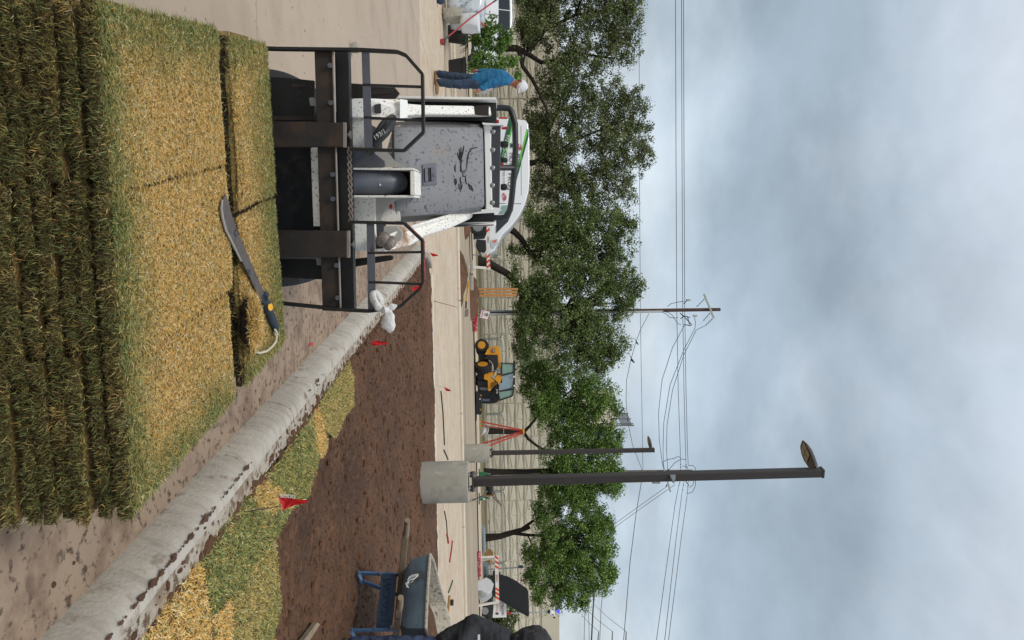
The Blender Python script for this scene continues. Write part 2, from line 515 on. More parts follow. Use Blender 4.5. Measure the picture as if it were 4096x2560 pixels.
def PE(name, parent, matn, pts, d, t, bevel=0.0, smooth=False):
    """a solid whose front outline is given by photograph pixels at distance d, t metres thick"""
    mb = MB().prism([P(x, y, d) for x, y in pts], (0, t, 0))
    return mb.build(name, matn, parent, bevel=bevel, smooth=smooth)
def PT(name, parent, matn, pts, d, r, n=6, smooth=True):
    mb = MB().tube([P(q[0], q[1], q[2] if len(q) > 2 else d) for q in pts], r, n)
    return mb.build(name, matn, parent, smooth=smooth)
def copy_tree(o, parent=None):
    c = o.copy()
    COL.objects.link(c)
    if parent is not None:
        c.parent = parent
    for ch in [q for q in o.children]:
        copy_tree(ch, c)
    return c
def text(name, s, size, origin, xdir, updir, matn, parent=None, extrude=0.002, align='LEFT', squeeze=1.0):
    cu = bpy.data.curves.new(name, 'FONT')
    cu.body = s; cu.size = size; cu.extrude = extrude; cu.align_x = align; cu.resolution_u = 2
    o = bpy.data.objects.new(name, cu)
    COL.objects.link(o)
    bpy.context.view_layer.update()
    me = bpy.data.meshes.new_from_object(o.evaluated_get(bpy.context.evaluated_depsgraph_get()))
    bpy.data.objects.remove(o)
    bpy.data.curves.remove(cu)
    x = Vector(xdir).normalized(); u = Vector(updir).normalized(); z = x.cross(u)
    M = Matrix((x * squeeze, u, z)).transposed().to_4x4()
    M.translation = Vector(origin)
    groups = None
    if size / (Vector(origin) - CAM).length * FPX > 9:      # letters one can pick apart
        bm = bmesh.new(); bm.from_mesh(me)
        seen = set(); isl = []
        bm.verts.ensure_lookup_table()
        for v in bm.verts:
            if v.index in seen:
                continue
            st = [v]; comp = []
            seen.add(v.index)
            while st:
                w = st.pop(); comp.append(w)
                for e in w.link_edges:
                    o2 = e.other_vert(w)
                    if o2.index not in seen:
                        seen.add(o2.index); st.append(o2)
            xs = [w.co.x for w in comp]
            isl.append([min(xs), max(xs), set(w.index for w in comp)])
        isl.sort(key=lambda q: q[0])
        groups = []
        for a0, a1, ids in isl:
            if groups and groups[-1][0] - .01 * size <= (a0 + a1) / 2 <= groups[-1][1] + .01 * size:
                groups[-1][2] |= ids; groups[-1][1] = max(groups[-1][1], a1)
            else:
                groups.append([a0, a1, set(ids)])
        bm.free()
    if parent is not None:
        M = root_matrix(parent).inverted() @ M
    me.transform(M)
    me.materials.clear(); me.materials.append(MATS[matn])
    me.name = name
    if groups and len(groups) > 1:
        o = None
        for a0, a1, ids in groups:
            bm = bmesh.new(); bm.from_mesh(me)
            bm.verts.ensure_lookup_table()
            bmesh.ops.delete(bm, geom=[v for v in bm.verts if v.index not in ids], context='VERTS')
            m2 = bpy.data.meshes.new('letter')
            bm.to_mesh(m2); bm.free()
            m2.materials.clear(); m2.materials.append(MATS[matn])
            o = link(bpy.data.objects.new('letter', m2), parent)
        return o
    return link(bpy.data.objects.new(name, me), parent)

# ---- blades and leaves
def blades(pos, az, e0, e1, length, width, cols):
    """grass blades as two-segment strips -> verts, tris, colours"""
    n = len(pos)
    d0 = np.stack([np.cos(az) * np.cos(e0), np.sin(az) * np.cos(e0), np.sin(e0)], 1)
    az2 = az + RNG.normal(0, 0.45, n)
    d1 = np.stack([np.cos(az2) * np.cos(e1), np.sin(az2) * np.cos(e1), np.sin(e1)], 1)
    tw = RNG.uniform(0, np.pi, n)
    side = np.stack([-np.sin(az) * np.cos(tw), np.cos(az) * np.cos(tw), np.sin(tw)], 1)
    w = (width * RNG.uniform(0.7, 1.3, n))[:, None] * 0.5
    mid = pos + d0 * (length * 0.5)[:, None]
    tip = mid + d1 * (length * 0.55)[:, None]
    V = np.stack([pos - side * w, pos + side * w, mid - side * w * 0.85, mid + side * w * 0.85, tip], 1).reshape(-1, 3)
    b = (np.arange(n) * 5)[:, None]
    T = np.concatenate([b + np.array([[0, 1, 3]]), b + np.array([[0, 3, 2]]), b + np.array([[2, 3, 4]])], 1).reshape(-1, 3)
    C = np.repeat(cols, 5, axis=0)
    return V, T, C
def leaves(pos, size, cols, name, flat=0.0):
    n = len(pos)
    a = RNG.normal(0, 1, (n, 3)); a[:, 2] *= (1 - flat)
    a /= np.linalg.norm(a, axis=1)[:, None] + 1e-9
    b = RNG.normal(0, 1, (n, 3)); b -= a * (a * b).sum(1)[:, None]
    b /= np.linalg.norm(b, axis=1)[:, None] + 1e-9
    s = (size * RNG.uniform(0.6, 1.35, n))[:, None]
    c = np.cross(a, b)
    V = np.stack([pos - a * s * 0.6, pos + b * s * 0.3 + c * s * 0.12, pos + a * s * 0.6, pos - b * s * 0.3 + c * s * 0.12], 1).reshape(-1, 3)
    q = (np.arange(n) * 4)[:, None]
    T = np.concatenate([q + np.array([[0, 1, 2]]), q + np.array([[0, 2, 3]])], 1).reshape(-1, 3)
    return np_mesh(name, V, T, 'leaf', np.repeat(cols, 4, axis=0))
def mixcol(a, b, t):
    return a[None, :] * (1 - t[:, None]) + b[None, :] * t[:, None]
LATT = np.random.default_rng(11).uniform(-.62, .62, (256, 256))
def vnoise(xy, sc, seed=0.0):
    """smooth lattice noise over the ground plane, about -0.6 .. 0.6"""
    x = np.asarray(xy)[:, 0] * sc + seed * 17.3; y = np.asarray(xy)[:, 1] * sc - seed * 9.1
    xi, yi = np.floor(x).astype(int), np.floor(y).astype(int)
    fx, fy = x - xi, y - yi
    fx = fx * fx * (3 - 2 * fx); fy = fy * fy * (3 - 2 * fy)
    g = lambda a, b: LATT[a % 256, b % 256]
    return (g(xi, yi) * (1 - fx) + g(xi + 1, yi) * fx) * (1 - fy) + (g(xi, yi + 1) * (1 - fx) + g(xi + 1, yi + 1) * fx) * fy

# ---- bodies: tapered capsules melted into one surface
def blob(name, caps, matn, parent, voxel=0.015, smooth_it=4, disp=0.0, dscale=8.0):
    mb = MB()
    for p0, r0, p1, r1 in caps:
        p0, p1 = Vector(p0), Vector(p1)
        d = (p1 - p0)
        L_ = max(d.length, 1e-4); d = d / L_ if L_ > 1e-4 else Vector((0, 0, 1))
        pts = []; rs = []
        for k in range(4):
            t = k / 4 * math.pi / 2
            pts.append(p0 - d * (r0 * math.cos(t))); rs.append(max(r0 * math.sin(t), r0 * 0.08))
        for k in range(5):
            t = k / 4
            pts.append(p0.lerp(p1, t)); rs.append(r0 + (r1 - r0) * t)
        for k in range(3, -1, -1):
            t = k / 4 * math.pi / 2
            pts.append(p1 + d * (r1 * math.cos(t))); rs.append(max(r1 * math.sin(t), r1 * 0.08))
        mb.tube(pts, rs, 12)
    me = mb.mesh(name, matn)
    o = bpy.data.objects.new(name, me)
    COL.objects.link(o)
    md = o.modifiers.new('r', 'REMESH'); md.mode = 'VOXEL'; md.voxel_size = voxel
    if smooth_it:
        sm = o.modifiers.new('s', 'SMOOTH'); sm.iterations = smooth_it; sm.factor = 0.5
    bpy.context.view_layer.update()
    me2 = bpy.data.meshes.new_from_object(o.evaluated_get(bpy.context.evaluated_depsgraph_get()))
    bpy.data.objects.remove(o)
    me2.name = name
    if disp:
        for v in me2.vertices:
            q = v.co
            v.co = q + v.normal * (mnoise.noise(Vector((q.x * dscale, q.y * dscale, q.z * dscale * 1.8))) * disp)
    if parent is not None:
        me2.transform(root_matrix(parent).inverted())
    me2.materials.clear(); me2.materials.append(MATS[matn])
    me2.polygons.foreach_set('use_smooth', [True] * len(me2.polygons))
    return link(bpy.data.objects.new(name, me2), parent)
# ================================================================== the setting
def sheet(name, x0, x1, ys, matn, dz=0.0, parent=None):
    mb = MB()
    vs = []
    for y in ys:
        vs += [(x0, y, gz(y) + dz), (x1, y, gz(y) + dz)]
    mb.add(vs, [(2 * i, 2 * i + 1, 2 * i + 3, 2 * i + 2) for i in range(len(ys) - 1)])
    return mb.build(name, matn, parent)
struct(sheet('ground', -900, 900, [-60, -6, 21.4, 21.55, 30, 36.5, 57, 100, 400, 1600], 'far_ground', -0.06))

# yard and street paving: single slabs with joints
lot = struct(sheet('pavement', -60, 70, [-4, 21.35], 'dirty_concrete', -0.03))
XJ = [-23.4, -18.8, -14.2, -9.6, -5.0, -0.4, 4.2, 8.8, 13.4, 18.0]
YJ = [-1.6, 4.19, 8.3, 12.6, 16.6, 21.05]
k = 0
for j in range(len(YJ) - 1):
    for i in range(len(XJ) - 1):
        x0, x1, y0, y1 = XJ[i] + .006, XJ[i + 1] - .006, YJ[j] + .006, YJ[j + 1] - .006
        if abs(x0 + x1) / 2 > (y1 * 0.47 + 5):
            continue
        mb = MB().box(((x0 + x1) / 2, (y0 + y1) / 2, -0.02), (x1 - x0, y1 - y0, 0.04))
        mb.build('slab', 'concrete_street' if j >= 3 else 'concrete_lot', lot, bevel=0.004, segs=1)
def xb(y):            # back edge of the near curb
    return 1.063 - 0.230 * (y - 2.41)
def strip(name, pts_lo, pts_hi, z, matn):
    mb = MB()
    vs = []
    for a, b in zip(pts_lo, pts_hi):
        vs += [(a[0], a[1], z), (b[0], b[1], z)]
    mb.add(vs, [(2 * i, 2 * i + 1, 2 * i + 3, 2 * i + 2) for i in range(len(pts_lo) - 1)])
    return mb.build(name, matn)
# film of mud on the paving along the curb
ys = np.linspace(-1, 11.5, 60)
wl = [0.95 + 0.35 * mnoise.noise(Vector((0, y * 0.9, 3))) + 0.12 * mnoise.noise(Vector((0, y * 5, 1))) - 0.055 * y for y in ys]
struct(strip('mud_film', [(xb(y) - .21 - max(.05, w_), y) for y, w_ in zip(ys, wl)], [(xb(y) - .2, y) for y in ys], 0.004, 'dirty_concrete'))

# near curb, poured in lengths
curb = bpy.data.objects.new('curb', None); COL.objects.link(curb); struct(curb)
PROF = [(0, 0), (.008, .04), (.02, .085), (.036, .12), (.055, .142), (.08, .151), (.11, .154), (.16, .156), (.20, .155), (.207, .148), (.207, -.05), (0, -.05)]
def curb_path(y):
    base = Vector((xb(y) - .212, y, 0))
    return base, Vector((.9745, .2243, 0))
YS = [-1.2, 4.2, 7.4, 10.2, 12.35]
for j in range(4):
    mb = MB()
    n_ = 28
    yy = np.linspace(YS[j] + .004, YS[j + 1] - .004, n_)
    vs = []
    for y in yy:
        b, nrm = curb_path(y)
        if y > 11.2:          # swings round at its far end
            b = b + Vector((0.32 * ((y - 11.2) / 1.15) ** 2, 0, 0))
        for t, z in PROF:
            q = b + nrm * t + Vector((0, 0, z))
            if z > 0.01:
                q += Vector((mnoise.noise(q * 7) * .004, 0, mnoise.noise(q * 5 + Vector((9, 0, 0))) * .004))
            vs.append(q)
    m_ = len(PROF)
    fs = [(i * m_ + a, i * m_ + (a + 1) % m_, (i + 1) * m_ + (a + 1) % m_, (i + 1) * m_ + a) for i in range(n_ - 1) for a in range(m_)]
    fs += [tuple(range(m_)), tuple((n_ - 1) * m_ + a for a in range(m_))]
    mb.add(vs, fs)
    for i in range(n_ - 1):
        for a in (6, 7, 8):
            mb.fm[i * m_ + a] = 1
    mb.build('curb_length', ['curb_concrete', 'curb_top'], curb, smooth=True)

# planting bed of bare soil
ny, nx = 230, 240
yv = np.concatenate([np.linspace(-1.0, 2, 12)[:-1], 2 + (np.linspace(0, 1, ny - 11) ** 1.25) * 11.55])
tv = np.linspace(0, 1, nx) ** 2.0
SV = []
for y in yv:
    for t in tv:
        x = xb(y) - .012 + t * 19 + (0.34 * ((y - 11.2) / 1.15) ** 2 if y > 11.2 else 0)
        q = Vector((x, y, 0))
        z = 0.108 + 0.03 * mnoise.noise(q * 1.1) + 0.020 * mnoise.noise(q * 5.0) + 0.016 * mnoise.noise(Vector((x * 9, y * 13, 2))) + 0.010 * mnoise.noise(Vector((x * 24, y * 24, 7)))
        if y > 12.6:
            z -= (y - 12.6) * 0.11
        SV.append((x, y + (0.16 * mnoise.noise(Vector((x * 1.1, 0, 5))) + .05 * mnoise.noise(Vector((x * 6, 0, 5))) if y > 13.1 else 0), max(z, -0.01)))
SF = [(a * nx + b, a * nx + b + 1, (a + 1) * nx + b + 1, (a + 1) * nx + b) for a in range(len(yv) - 1) for b in range(nx - 1)]
bed = MB().add(SV, SF).build('soil_bed', 'soil', smooth=True)
struct(bed)
def soilz(x, y):
    q = Vector((x, y, 0))
    return 0.108 + 0.03 * mnoise.noise(q * 1.1) + 0.020 * mnoise.noise(q * 5.0)
# clods: too many to count
mb = MB()
for i in range(3600):
    y = 2.4 + 9.0 * random.random() ** 1.3
    x = xb(y) + 0.05 + random.random() ** 1.4 * (2.2 + y * 0.5)
    r = random.choice([.005, .007, .008, .010, .012, .016, .024]) * (.6 + y * .07)
    mb.ball((x, y, soilz(x, y) + r * .15), r, 6, 4, (random.uniform(.7, 1.6), random.uniform(.7, 1.6), random.uniform(.5, .9)))
struct(mb.build('soil_clods', 'dirt_clod', jitter=.004), 'stuff')
mb = MB()
for i in range(420):      # crumbs on the curb and on the paving beside it
    y = 1.6 + 8 * random.random() ** 1.6
    on = random.random() < .62
    r = random.choice([.003, .004, .006, .008, .012])
    if not on:
        r *= .55
    x = xb(y) + (-.205 + .12 + .09 * random.random() ** .6 if on else -.25 - abs(random.gauss(0, .5)))
    if not on and x < -0.2 and y < 3.2:
        continue
    mb.ball((x, y, (.155 if on else .004) + r * .2), r, 6, 4, (random.uniform(.7, 1.9), random.uniform(.7, 1.9), .6))
struct(mb.build('mud_crumbs', 'dirt_clod', jitter=.003), 'stuff')
# mud plates smeared on the curb top
for (x, y, rx, ry) in ((610, 2215, .035, .06), (690, 2120, .03, .045), (560, 2330, .03, .05), (820, 2040, .04, .05), (1195, 1680, .018, .05), (900, 1800, .02, .03), (640, 2150, .03, .035), (760, 2085, .03, .05), (985, 1850, .03, .06), (1270, 1515, .03, .06), (430, 2520, .02, .03), (350, 2180, .012, .02)):
    c = G(x, y, .152)
    for kk in range(9):
        n_ = 22
        k2 = .42 if kk == 0 else random.uniform(.08, .25)
        ox, oy = (0, 0) if kk == 0 else (random.gauss(0, rx * 1.1), random.gauss(0, ry * 1.5))
        cx_ = max(c.x + ox, xb(c.y + oy) - .15); cx_ = min(cx_, xb(c.y + oy) - .012)
        pts = []
        for i in range(n_):
            a = 2 * math.pi * i / n_
            f_ = 1 + .55 * mnoise.noise(Vector((math.cos(a) * 1.6 + x, math.sin(a) * 1.6 + kk, y))) + .25 * mnoise.noise(Vector((math.cos(a) * 5 + x, math.sin(a) * 5, kk)))
            px_ = min(cx_ + rx * k2 * math.cos(a) * f_, xb(c.y) + .0)
            pts.append(Vector((px_, c.y + oy + ry * k2 * math.sin(a) * f_, .1555)))
        MB().prism(pts, (0, 0, .0028)).build('mud_patch', 'dirt_clod', curb, jitter=.0015)

# soil heaped against the back of the curb
mb = MB()
for i in range(900):
    y = 2.0 + 9.2 * random.random() ** 1.3
    r = random.choice([.006, .009, .012, .016, .022])
    x = xb(y) + random.gauss(-.005, .022)
    mb.ball((x, y, .140 + random.uniform(0, .014)), r, 6, 4, (random.uniform(.7, 1.5), random.uniform(.8, 2.0), .6))
struct(mb.build('soil_crumbs', 'dirt_clod', jitter=.005), 'stuff')
# ragged pale edge where the bed meets the street, far curb, road, pavement, verge
edge_pts = [(-0.9 + i * .35, 13.66 + .10 * mnoise.noise(Vector((i * .5, 0, 0))) + .05 * mnoise.noise(Vector((i * 1.9, 4, 0)))) for i in range(60)]
mb = MB()
for i in range(59):
    a, b = edge_pts[i], edge_pts[i + 1]
    mb.beam((a[0], a[1], .012), (b[0], b[1], .012), .16 + .1 * random.random(), .03)
struct(mb.build('rough_concrete_edge', 'pale_curb', jitter=.02))
fc = struct(MB().box((5, 21.25, 0.0), (0.1, .02, .02)).build('far_curb', 'pale_curb'))
for i in range(18):
    x0 = -27 + i * 3.3
    MB().box((x0 + 1.65, 21.25, -.03), (3.28, .34, .2)).build('curb_length', 'pale_curb', fc, bevel=.025)
struct(sheet('gutter', -24, -3.2, [18.0, 18.55], 'asphalt', 0.006))
struct(sheet('road', -120, 120, [21.5, 24, 30, 36.5], 'asphalt', 0.0))
struct(sheet('far_pavement', -120, 120, [36.55, 40, 44], 'concrete_street', 0.05))
struct(sheet('verge', -120, 120, [44.05, 57, 72], 'verge', 0.03))

# ================================================================== sod: stack on the forks
ZT = 0.48
NL, NR, FR, FL = (G(380, -6, ZT), G(535, 2066, ZT), G(1128, 1372, ZT), G(1062, 150, ZT))
def SQn(pq, z):
    p, q = pq[:, :1], pq[:, 1:2]
    a = np.array(NL) * (1 - p) + np.array(NR) * p; b = np.array(FL) * (1 - p) + np.array(FR) * p
    c = a * (1 - q) + b * q
    c[:, 2] = z
    return c
def SQ(p, q, z):
    a = NL.lerp(NR, p); b = FL.lerp(FR, p)
    c = a.lerp(b, q)
    return Vector((c.x, c.y, z))
GREEN = np.array(lin('737d48')); DGREEN = np.array(lin('505b34')); LGREEN = np.array(lin('989e64'))
STRAW = np.array(lin('dfbc7a')); GOLD = np.array(lin('d5a856')); PALE = np.array(lin('e4d3a8')); BROWN = np.array(lin('6e5230'))
def grass_cols(n, t):
    """t: 0 straw .. 1 green for every blade"""
    t = np.clip(t + RNG.normal(0, .16, n), 0, 1)
    g = mixcol(GREEN, LGREEN, RNG.random(n)); dk = RNG.random(n) < .3
    g[dk] = DGREEN
    s = mixcol(STRAW, GOLD, RNG.random(n))
    pk = RNG.random(n) < .2; s[pk] = PALE
    bk = RNG.random(n) < .09; s[bk] = BROWN
    tb = np.clip((t - .5) * 1.5 + .5, 0, 1)[:, None]
    c = s * (1 - tb) + g * tb
    fl = RNG.random(n) < .10
    c[fl] = np.where(RNG.random((int(fl.sum()), 1)) < t[fl][:, None], s[fl], g[fl])
    return c * RNG.uniform(.82, 1.15, n)[:, None]
ORD = ['topmost', 'second', 'third', 'fourth', 'fifth', 'sixth', 'seventh', 'eighth', 'ninth', 'tenth']
def slab_mesh(parent, p0, p1, q0, q1, zt, th, seed, n_top, n_edge, tone, hang=True, crown=.012):
    """soil block with an uneven rim, and its grass"""
    n_ = 12
    rim = []
    def wob_(p, q):
        return (.010 * mnoise.noise(Vector((p * 9, q * 9, seed))) + .006 * mnoise.noise(Vector((p * 9, q * 26, seed))), .016 * mnoise.noise(Vector((q * 7, p * 11, seed + 3))) + .010 * mnoise.noise(Vector((q * 7, p * 31, seed + 3))) + (.028 * mnoise.noise(Vector((p * 5.5, 3, seed))) if q > .9 else 0))
    for i in range(n_): rim.append((p0 + (p1 - p0) * i / n_, q0))
    for i in range(n_): rim.append((p1, q0 + (q1 - q0) * i / n_))
    for i in range(n_): rim.append((p1 - (p1 - p0) * i / n_, q1))
    for i in range(n_): rim.append((p0, q1 - (q1 - q0) * i / n_))
    rim = [(a + wob_(a, b)[0], b + wob_(a, b)[1]) for a, b in rim]
    mb = MB()
    N = len(rim)
    vs = [SQ(a, b, zt - th) for a, b in rim] + [SQ(a, b, zt - .014 + .004 * mnoise.noise(Vector((a * 20, b * 20, seed)))) for a, b in rim]
    cp, cq = (p0 + p1) / 2, (q0 + q1) / 2
    vs += [SQ(cp + (a - cp) * .86, cq + (b - cq) * .86, zt - .003) for a, b in rim]
    vs += [SQ(cp, cq, zt - .002)]
    fs = [(i, (i + 1) % N, N + (i + 1) % N, N + i) for i in range(N)]
    fs.append(tuple(range(N - 1, -1, -1)))
    mb.add(vs, fs)
    mb.build('soil_layer', 'sod_soil', parent, jitter=.004)
    mb2 = MB()
    mb2.add(vs[N:], [(i, (i + 1) % N, N + (i + 1) % N, N + i) for i in range(N)] + [(N + i, N + (i + 1) % N, 2 * N) for i in range(N)])
    mb2.build('thatch_layer', 'thatch', parent, jitter=.003)
    V = []; T = []; C = []; off = 0
    if n_top:
        pq = np.stack([RNG.uniform(p0 + .004, p1 - .004, n_top), RNG.uniform(q0 + .006, q1 - .006, n_top)], 1)
        pos = SQn(pq, zt)
        nz_ = vnoise(pos, 9, seed) * .5 + vnoise(pos, 30, seed + 5) * .4
        pos[:, 2] += .003 + nz_ * .004 + np.clip(vnoise(pos, 4.5, seed + 9) + .4, 0, 1) * .009
        ed = np.minimum.reduce([pq[:, 0] - p0, p1 - pq[:, 0], (pq[:, 1] - q0), (q1 - pq[:, 1])])
        pos[:, 2] -= np.clip(.03 - ed, 0, 1) * .42
        t = tone(pq) + nz_ * .38
        az = RNG.uniform(0, 2 * np.pi, n_top)
        e0 = RNG.uniform(.05, .7, n_top); e1 = RNG.uniform(-.45, .35, n_top)
        ln = RNG.uniform(.008, .019, n_top) * (1 + .45 * (t > .55))
        a, b, c = blades(pos, az, e0, e1, ln, .0017, grass_cols(n_top, t))
        V.append(a); T.append(b + off); C.append(c); off += len(a)
    if n_edge:
        s = RNG.random(n_edge)
        pq = np.stack([p0 + (p1 - p0) * s, np.full(n_edge, q0)], 1)
        zz = zt - th * RNG.beta(1.0, 1.5, n_edge) + .002
        pos = np.array([SQ(a, b + wob_(a, b)[1] - .002, z) for (a, b), z in zip(pq, zz)])
        az = -np.pi / 2 + RNG.normal(0, .95, n_edge)
        e0 = RNG.normal(.15, .5, n_edge); e1 = RNG.normal(-.45, .5, n_edge)
        ln = RNG.uniform(.008, .028, n_edge)
        t = np.full(n_edge, .82) + vnoise(pos, 14, seed) * .6
        cc = grass_cols(n_edge, t)
        old = RNG.random(n_edge) < .55
        cc[old] = mixcol(np.array(lin('3a2e1e')), np.array(lin('6a5a38')), RNG.random(int(old.sum())))
        a, b, c = blades(pos, az, e0, e1, ln, .0017, cc)
        V.append(a); T.append(b + off); C.append(c); off += len(a)
    if V:
        V = np.concatenate(V); T = np.concatenate(T); C = np.concatenate(C)
        M = root_matrix(parent).inverted()
        V = V + np.array(M.translation)
        g = link(bpy.data.objects.new('grass', np_mesh('grass', V, T, 'grass', C)), parent)
        g['kind'] = 'stuff'
def edge_tone(pq):
    p, q = pq[:, 0], pq[:, 1]
    d = np.minimum.reduce([p * .95, (1 - p) * 1.25, (1 - q) * .62, q * 1.0 + .015])
    return np.clip(1.0 - d * 5.2, 0, 1) * .86 + .05
GRP = 'sod slabs stacked on the forks'
top_defs = [  # p0 p1 q0 q1 dz label
    (0.0, .365, 0.0, .60, 0.000, 'front left straw coloured sod slab on top of the stack'),
    (.368, .70, -.012, .585, .003, 'front middle straw coloured sod slab on top of the stack'),
    (.703, 1.0, -.005, .56, .000, 'front right straw coloured sod slab on top, next to the curb'),
    (.02, .50, .655, 1.0, .006, 'rear left sod slab on top of the stack behind a dark gap'),
    (.515, 1.0, .635, 1.0, .004, 'rear right sod slab on top of the stack under the machete'),
]
for i, (p0, p1, q0, q1, dz, lb) in enumerate(top_defs):
    c = SQ((p0 + p1) / 2, (q0 + q1) / 2, ZT - .04)
    t = thing('sod_turf', lb, 'sod slab', c, 0, GRP)
    area = (p1 - p0) * (q1 - q0) * 1.5
    slab_mesh(t, p0, p1, q0, q1, ZT + dz, .036, 10 + i, int(area * 165000), 3400 if q0 < .2 else 900, edge_tone)
LAYERS = 9
COLN = ['left', 'middle', 'right']
for l in range(1, LAYERS):
    z = ZT - .008 - l * .0405 
    sh = [0.0, .334, .668, 1.0]
    for cidx in range(3):
        dq = .018 * mnoise.noise(Vector((l * 2.3, cidx * 3.1, 0))) + .008
        dp = .012 * mnoise.noise(Vector((l * 5.1, 1, 0)))
        p0 = sh[cidx] + (dp if cidx else -.006 + .015 * mnoise.noise(Vector((l * 3, 8, 0)))) + .003
        p1 = sh[cidx + 1] + (dp if cidx < 2 else .012 * mnoise.noise(Vector((l * 3, 9, 0)))) - .003
        c = SQ((p0 + p1) / 2, .5, z - .036)
        t = thing('sod_turf', 'sod slab in the %s column of the stack\'s near face, %s layer from the top' % (COLN[cidx], ORD[l]), 'sod slab', c, 0, GRP)
        slab_mesh(t, p0, p1, -.01 + dq - l * .004, .99, z, .034, 40 + l * 3 + cidx, 0, 2700 if l < 8 else 500, edge_tone)
# wooden pallet under the stack
pal = thing('wooden_pallet', 'wooden pallet carrying the stack of sod on the forks', 'pallet', SQ(.5, .5, .02))
zb = ZT - .008 - LAYERS * .0405 + .0405 - .036
for i in range(6):
    q = .06 + i * .165
    MB().prism([SQ(.01, q - .035, zb - .022), SQ(.99, q - .035, zb - .022), SQ(.99, q + .035, zb - .022), SQ(.01, q + .035, zb - .022)], (0, 0, .018)).build('deck_board', 'wood_grey', pal)
for p_ in (.05, .5, .95):
    MB().prism([SQ(p_ - .02, .02, .004), SQ(p_ + .02, .02, .004), SQ(p_ + .02, .98, .004), SQ(p_ - .02, .98, .004)], (0, 0, zb - .026)).build('runner', 'wood_grey', pal)

# small torn piece of sod beside the machete handle
c = G(1000, 1290, ZT + .03)
t = thing('sod_scrap', 'small torn straw coloured sod scrap lying by the machete handle', 'sod scrap', (c.x, c.y, ZT))
mb = MB().ball((c.x, c.y, ZT + .026), .075, 14, 8, (1.15, .62, .36))
mb.build('soil_layer', 'sod_soil', t, jitter=.012)
n_ = 3600
th_ = RNG.uniform(0, 2 * np.pi, n_); rr = np.sqrt(RNG.random(n_))
pos = np.stack([c.x + .088 * rr * np.cos(th_), c.y + .05 * rr * np.sin(th_), ZT + .030 + .026 * np.sqrt(1 - rr ** 2 * .95)], 1)
a, b, cc = blades(pos, np.where(RNG.random(n_) < .6, th_, RNG.uniform(0, 6.3, n_)), RNG.uniform(.1, .8, n_), RNG.uniform(-.5, .5, n_), RNG.uniform(.015, .035, n_), .0026, grass_cols(n_, np.full(n_, .08)))
a = a - np.array((c.x, c.y, ZT))
link(bpy.data.objects.new('grass', np_mesh('grass', a, b, 'grass', cc)), t)['kind'] = 'stuff'

# ================================================================== machete
mz = ZT + .022
def GM(x, y, z=None):
    return G(x, y, mz if z is None else z)
mac = thing('machete', 'machete with a stained steel blade and navy grip lying on the sod', 'machete', GM(1000, 1080))
bl = [(897, 775), (912, 815), (920, 850), (930, 885), (958, 955), (1000, 1050), (1040, 1140), (1060, 1190), (1042, 1213), (1015, 1150), (965, 1045), (925, 960), (905, 920), (893, 875), (887, 835), (889, 800)]
def tilt(q):     # tip a little higher than the grip
    return Vector((q.x, q.y, q.z))
MB().prism([GM(x, y) for x, y in bl], (0, 0, .004)).build('blade', 'blade_steel', mac)
ed = [(889, 800), (887, 835), (893, 875), (905, 920), (925, 960), (965, 1045), (961, 1047), (920, 963), (899, 922), (887, 878), (881, 835), (885, 798)]
MB().prism([GM(x, y) for x, y in ed], (0, 0, .0035)).build('cutting_edge', 'blade_edge', mac)
hs = [(1050, 1195, .019), (1062, 1215, .0185), (1074, 1245, .017), (1086, 1275, .0185), (1097, 1300, .017), (1102, 1318, .014)]
grip = MB().tube([GM(x, y, mz + .004) for x, y, r in hs], [r for _, _, r in hs], 12).build('grip', 'grip_navy', mac, smooth=True)
MB().tube([GM(1044, 1218, mz), GM(1062, 1176, mz + .004)], [.016, .014], 10).build('guard', 'grip_navy', mac, smooth=True)
dc = GM(1083, 1228, mz + .021)
mb = MB().lathe([(.0155, 0), (.0165, .002), (.014, .0045)], (0, 0, 0), (0, 0, 1), 24)
mb.v = [Vector((dc.x + q.x * .9, dc.y + q.y * 1.6, dc.z - .003 + q.z)) for q in mb.v]
mb.build('grip_inlay', 'yellow_dot', mac, smooth=True)
cp = [(1100, 1318), (1106, 1330), (1112, 1340), (1104, 1336), (1098, 1328), (1106, 1345), (1104, 1365), (1090, 1385), (1068, 1404), (1040, 1412), (1022, 1408), (1015, 1396), (1022, 1386)]
MB().tube([GM(x, y, mz + .012 - .001 * i) for i, (x, y) in enumerate(cp)], .0045, 8).build('wrist_cord', 'cord_white', mac, smooth=True)

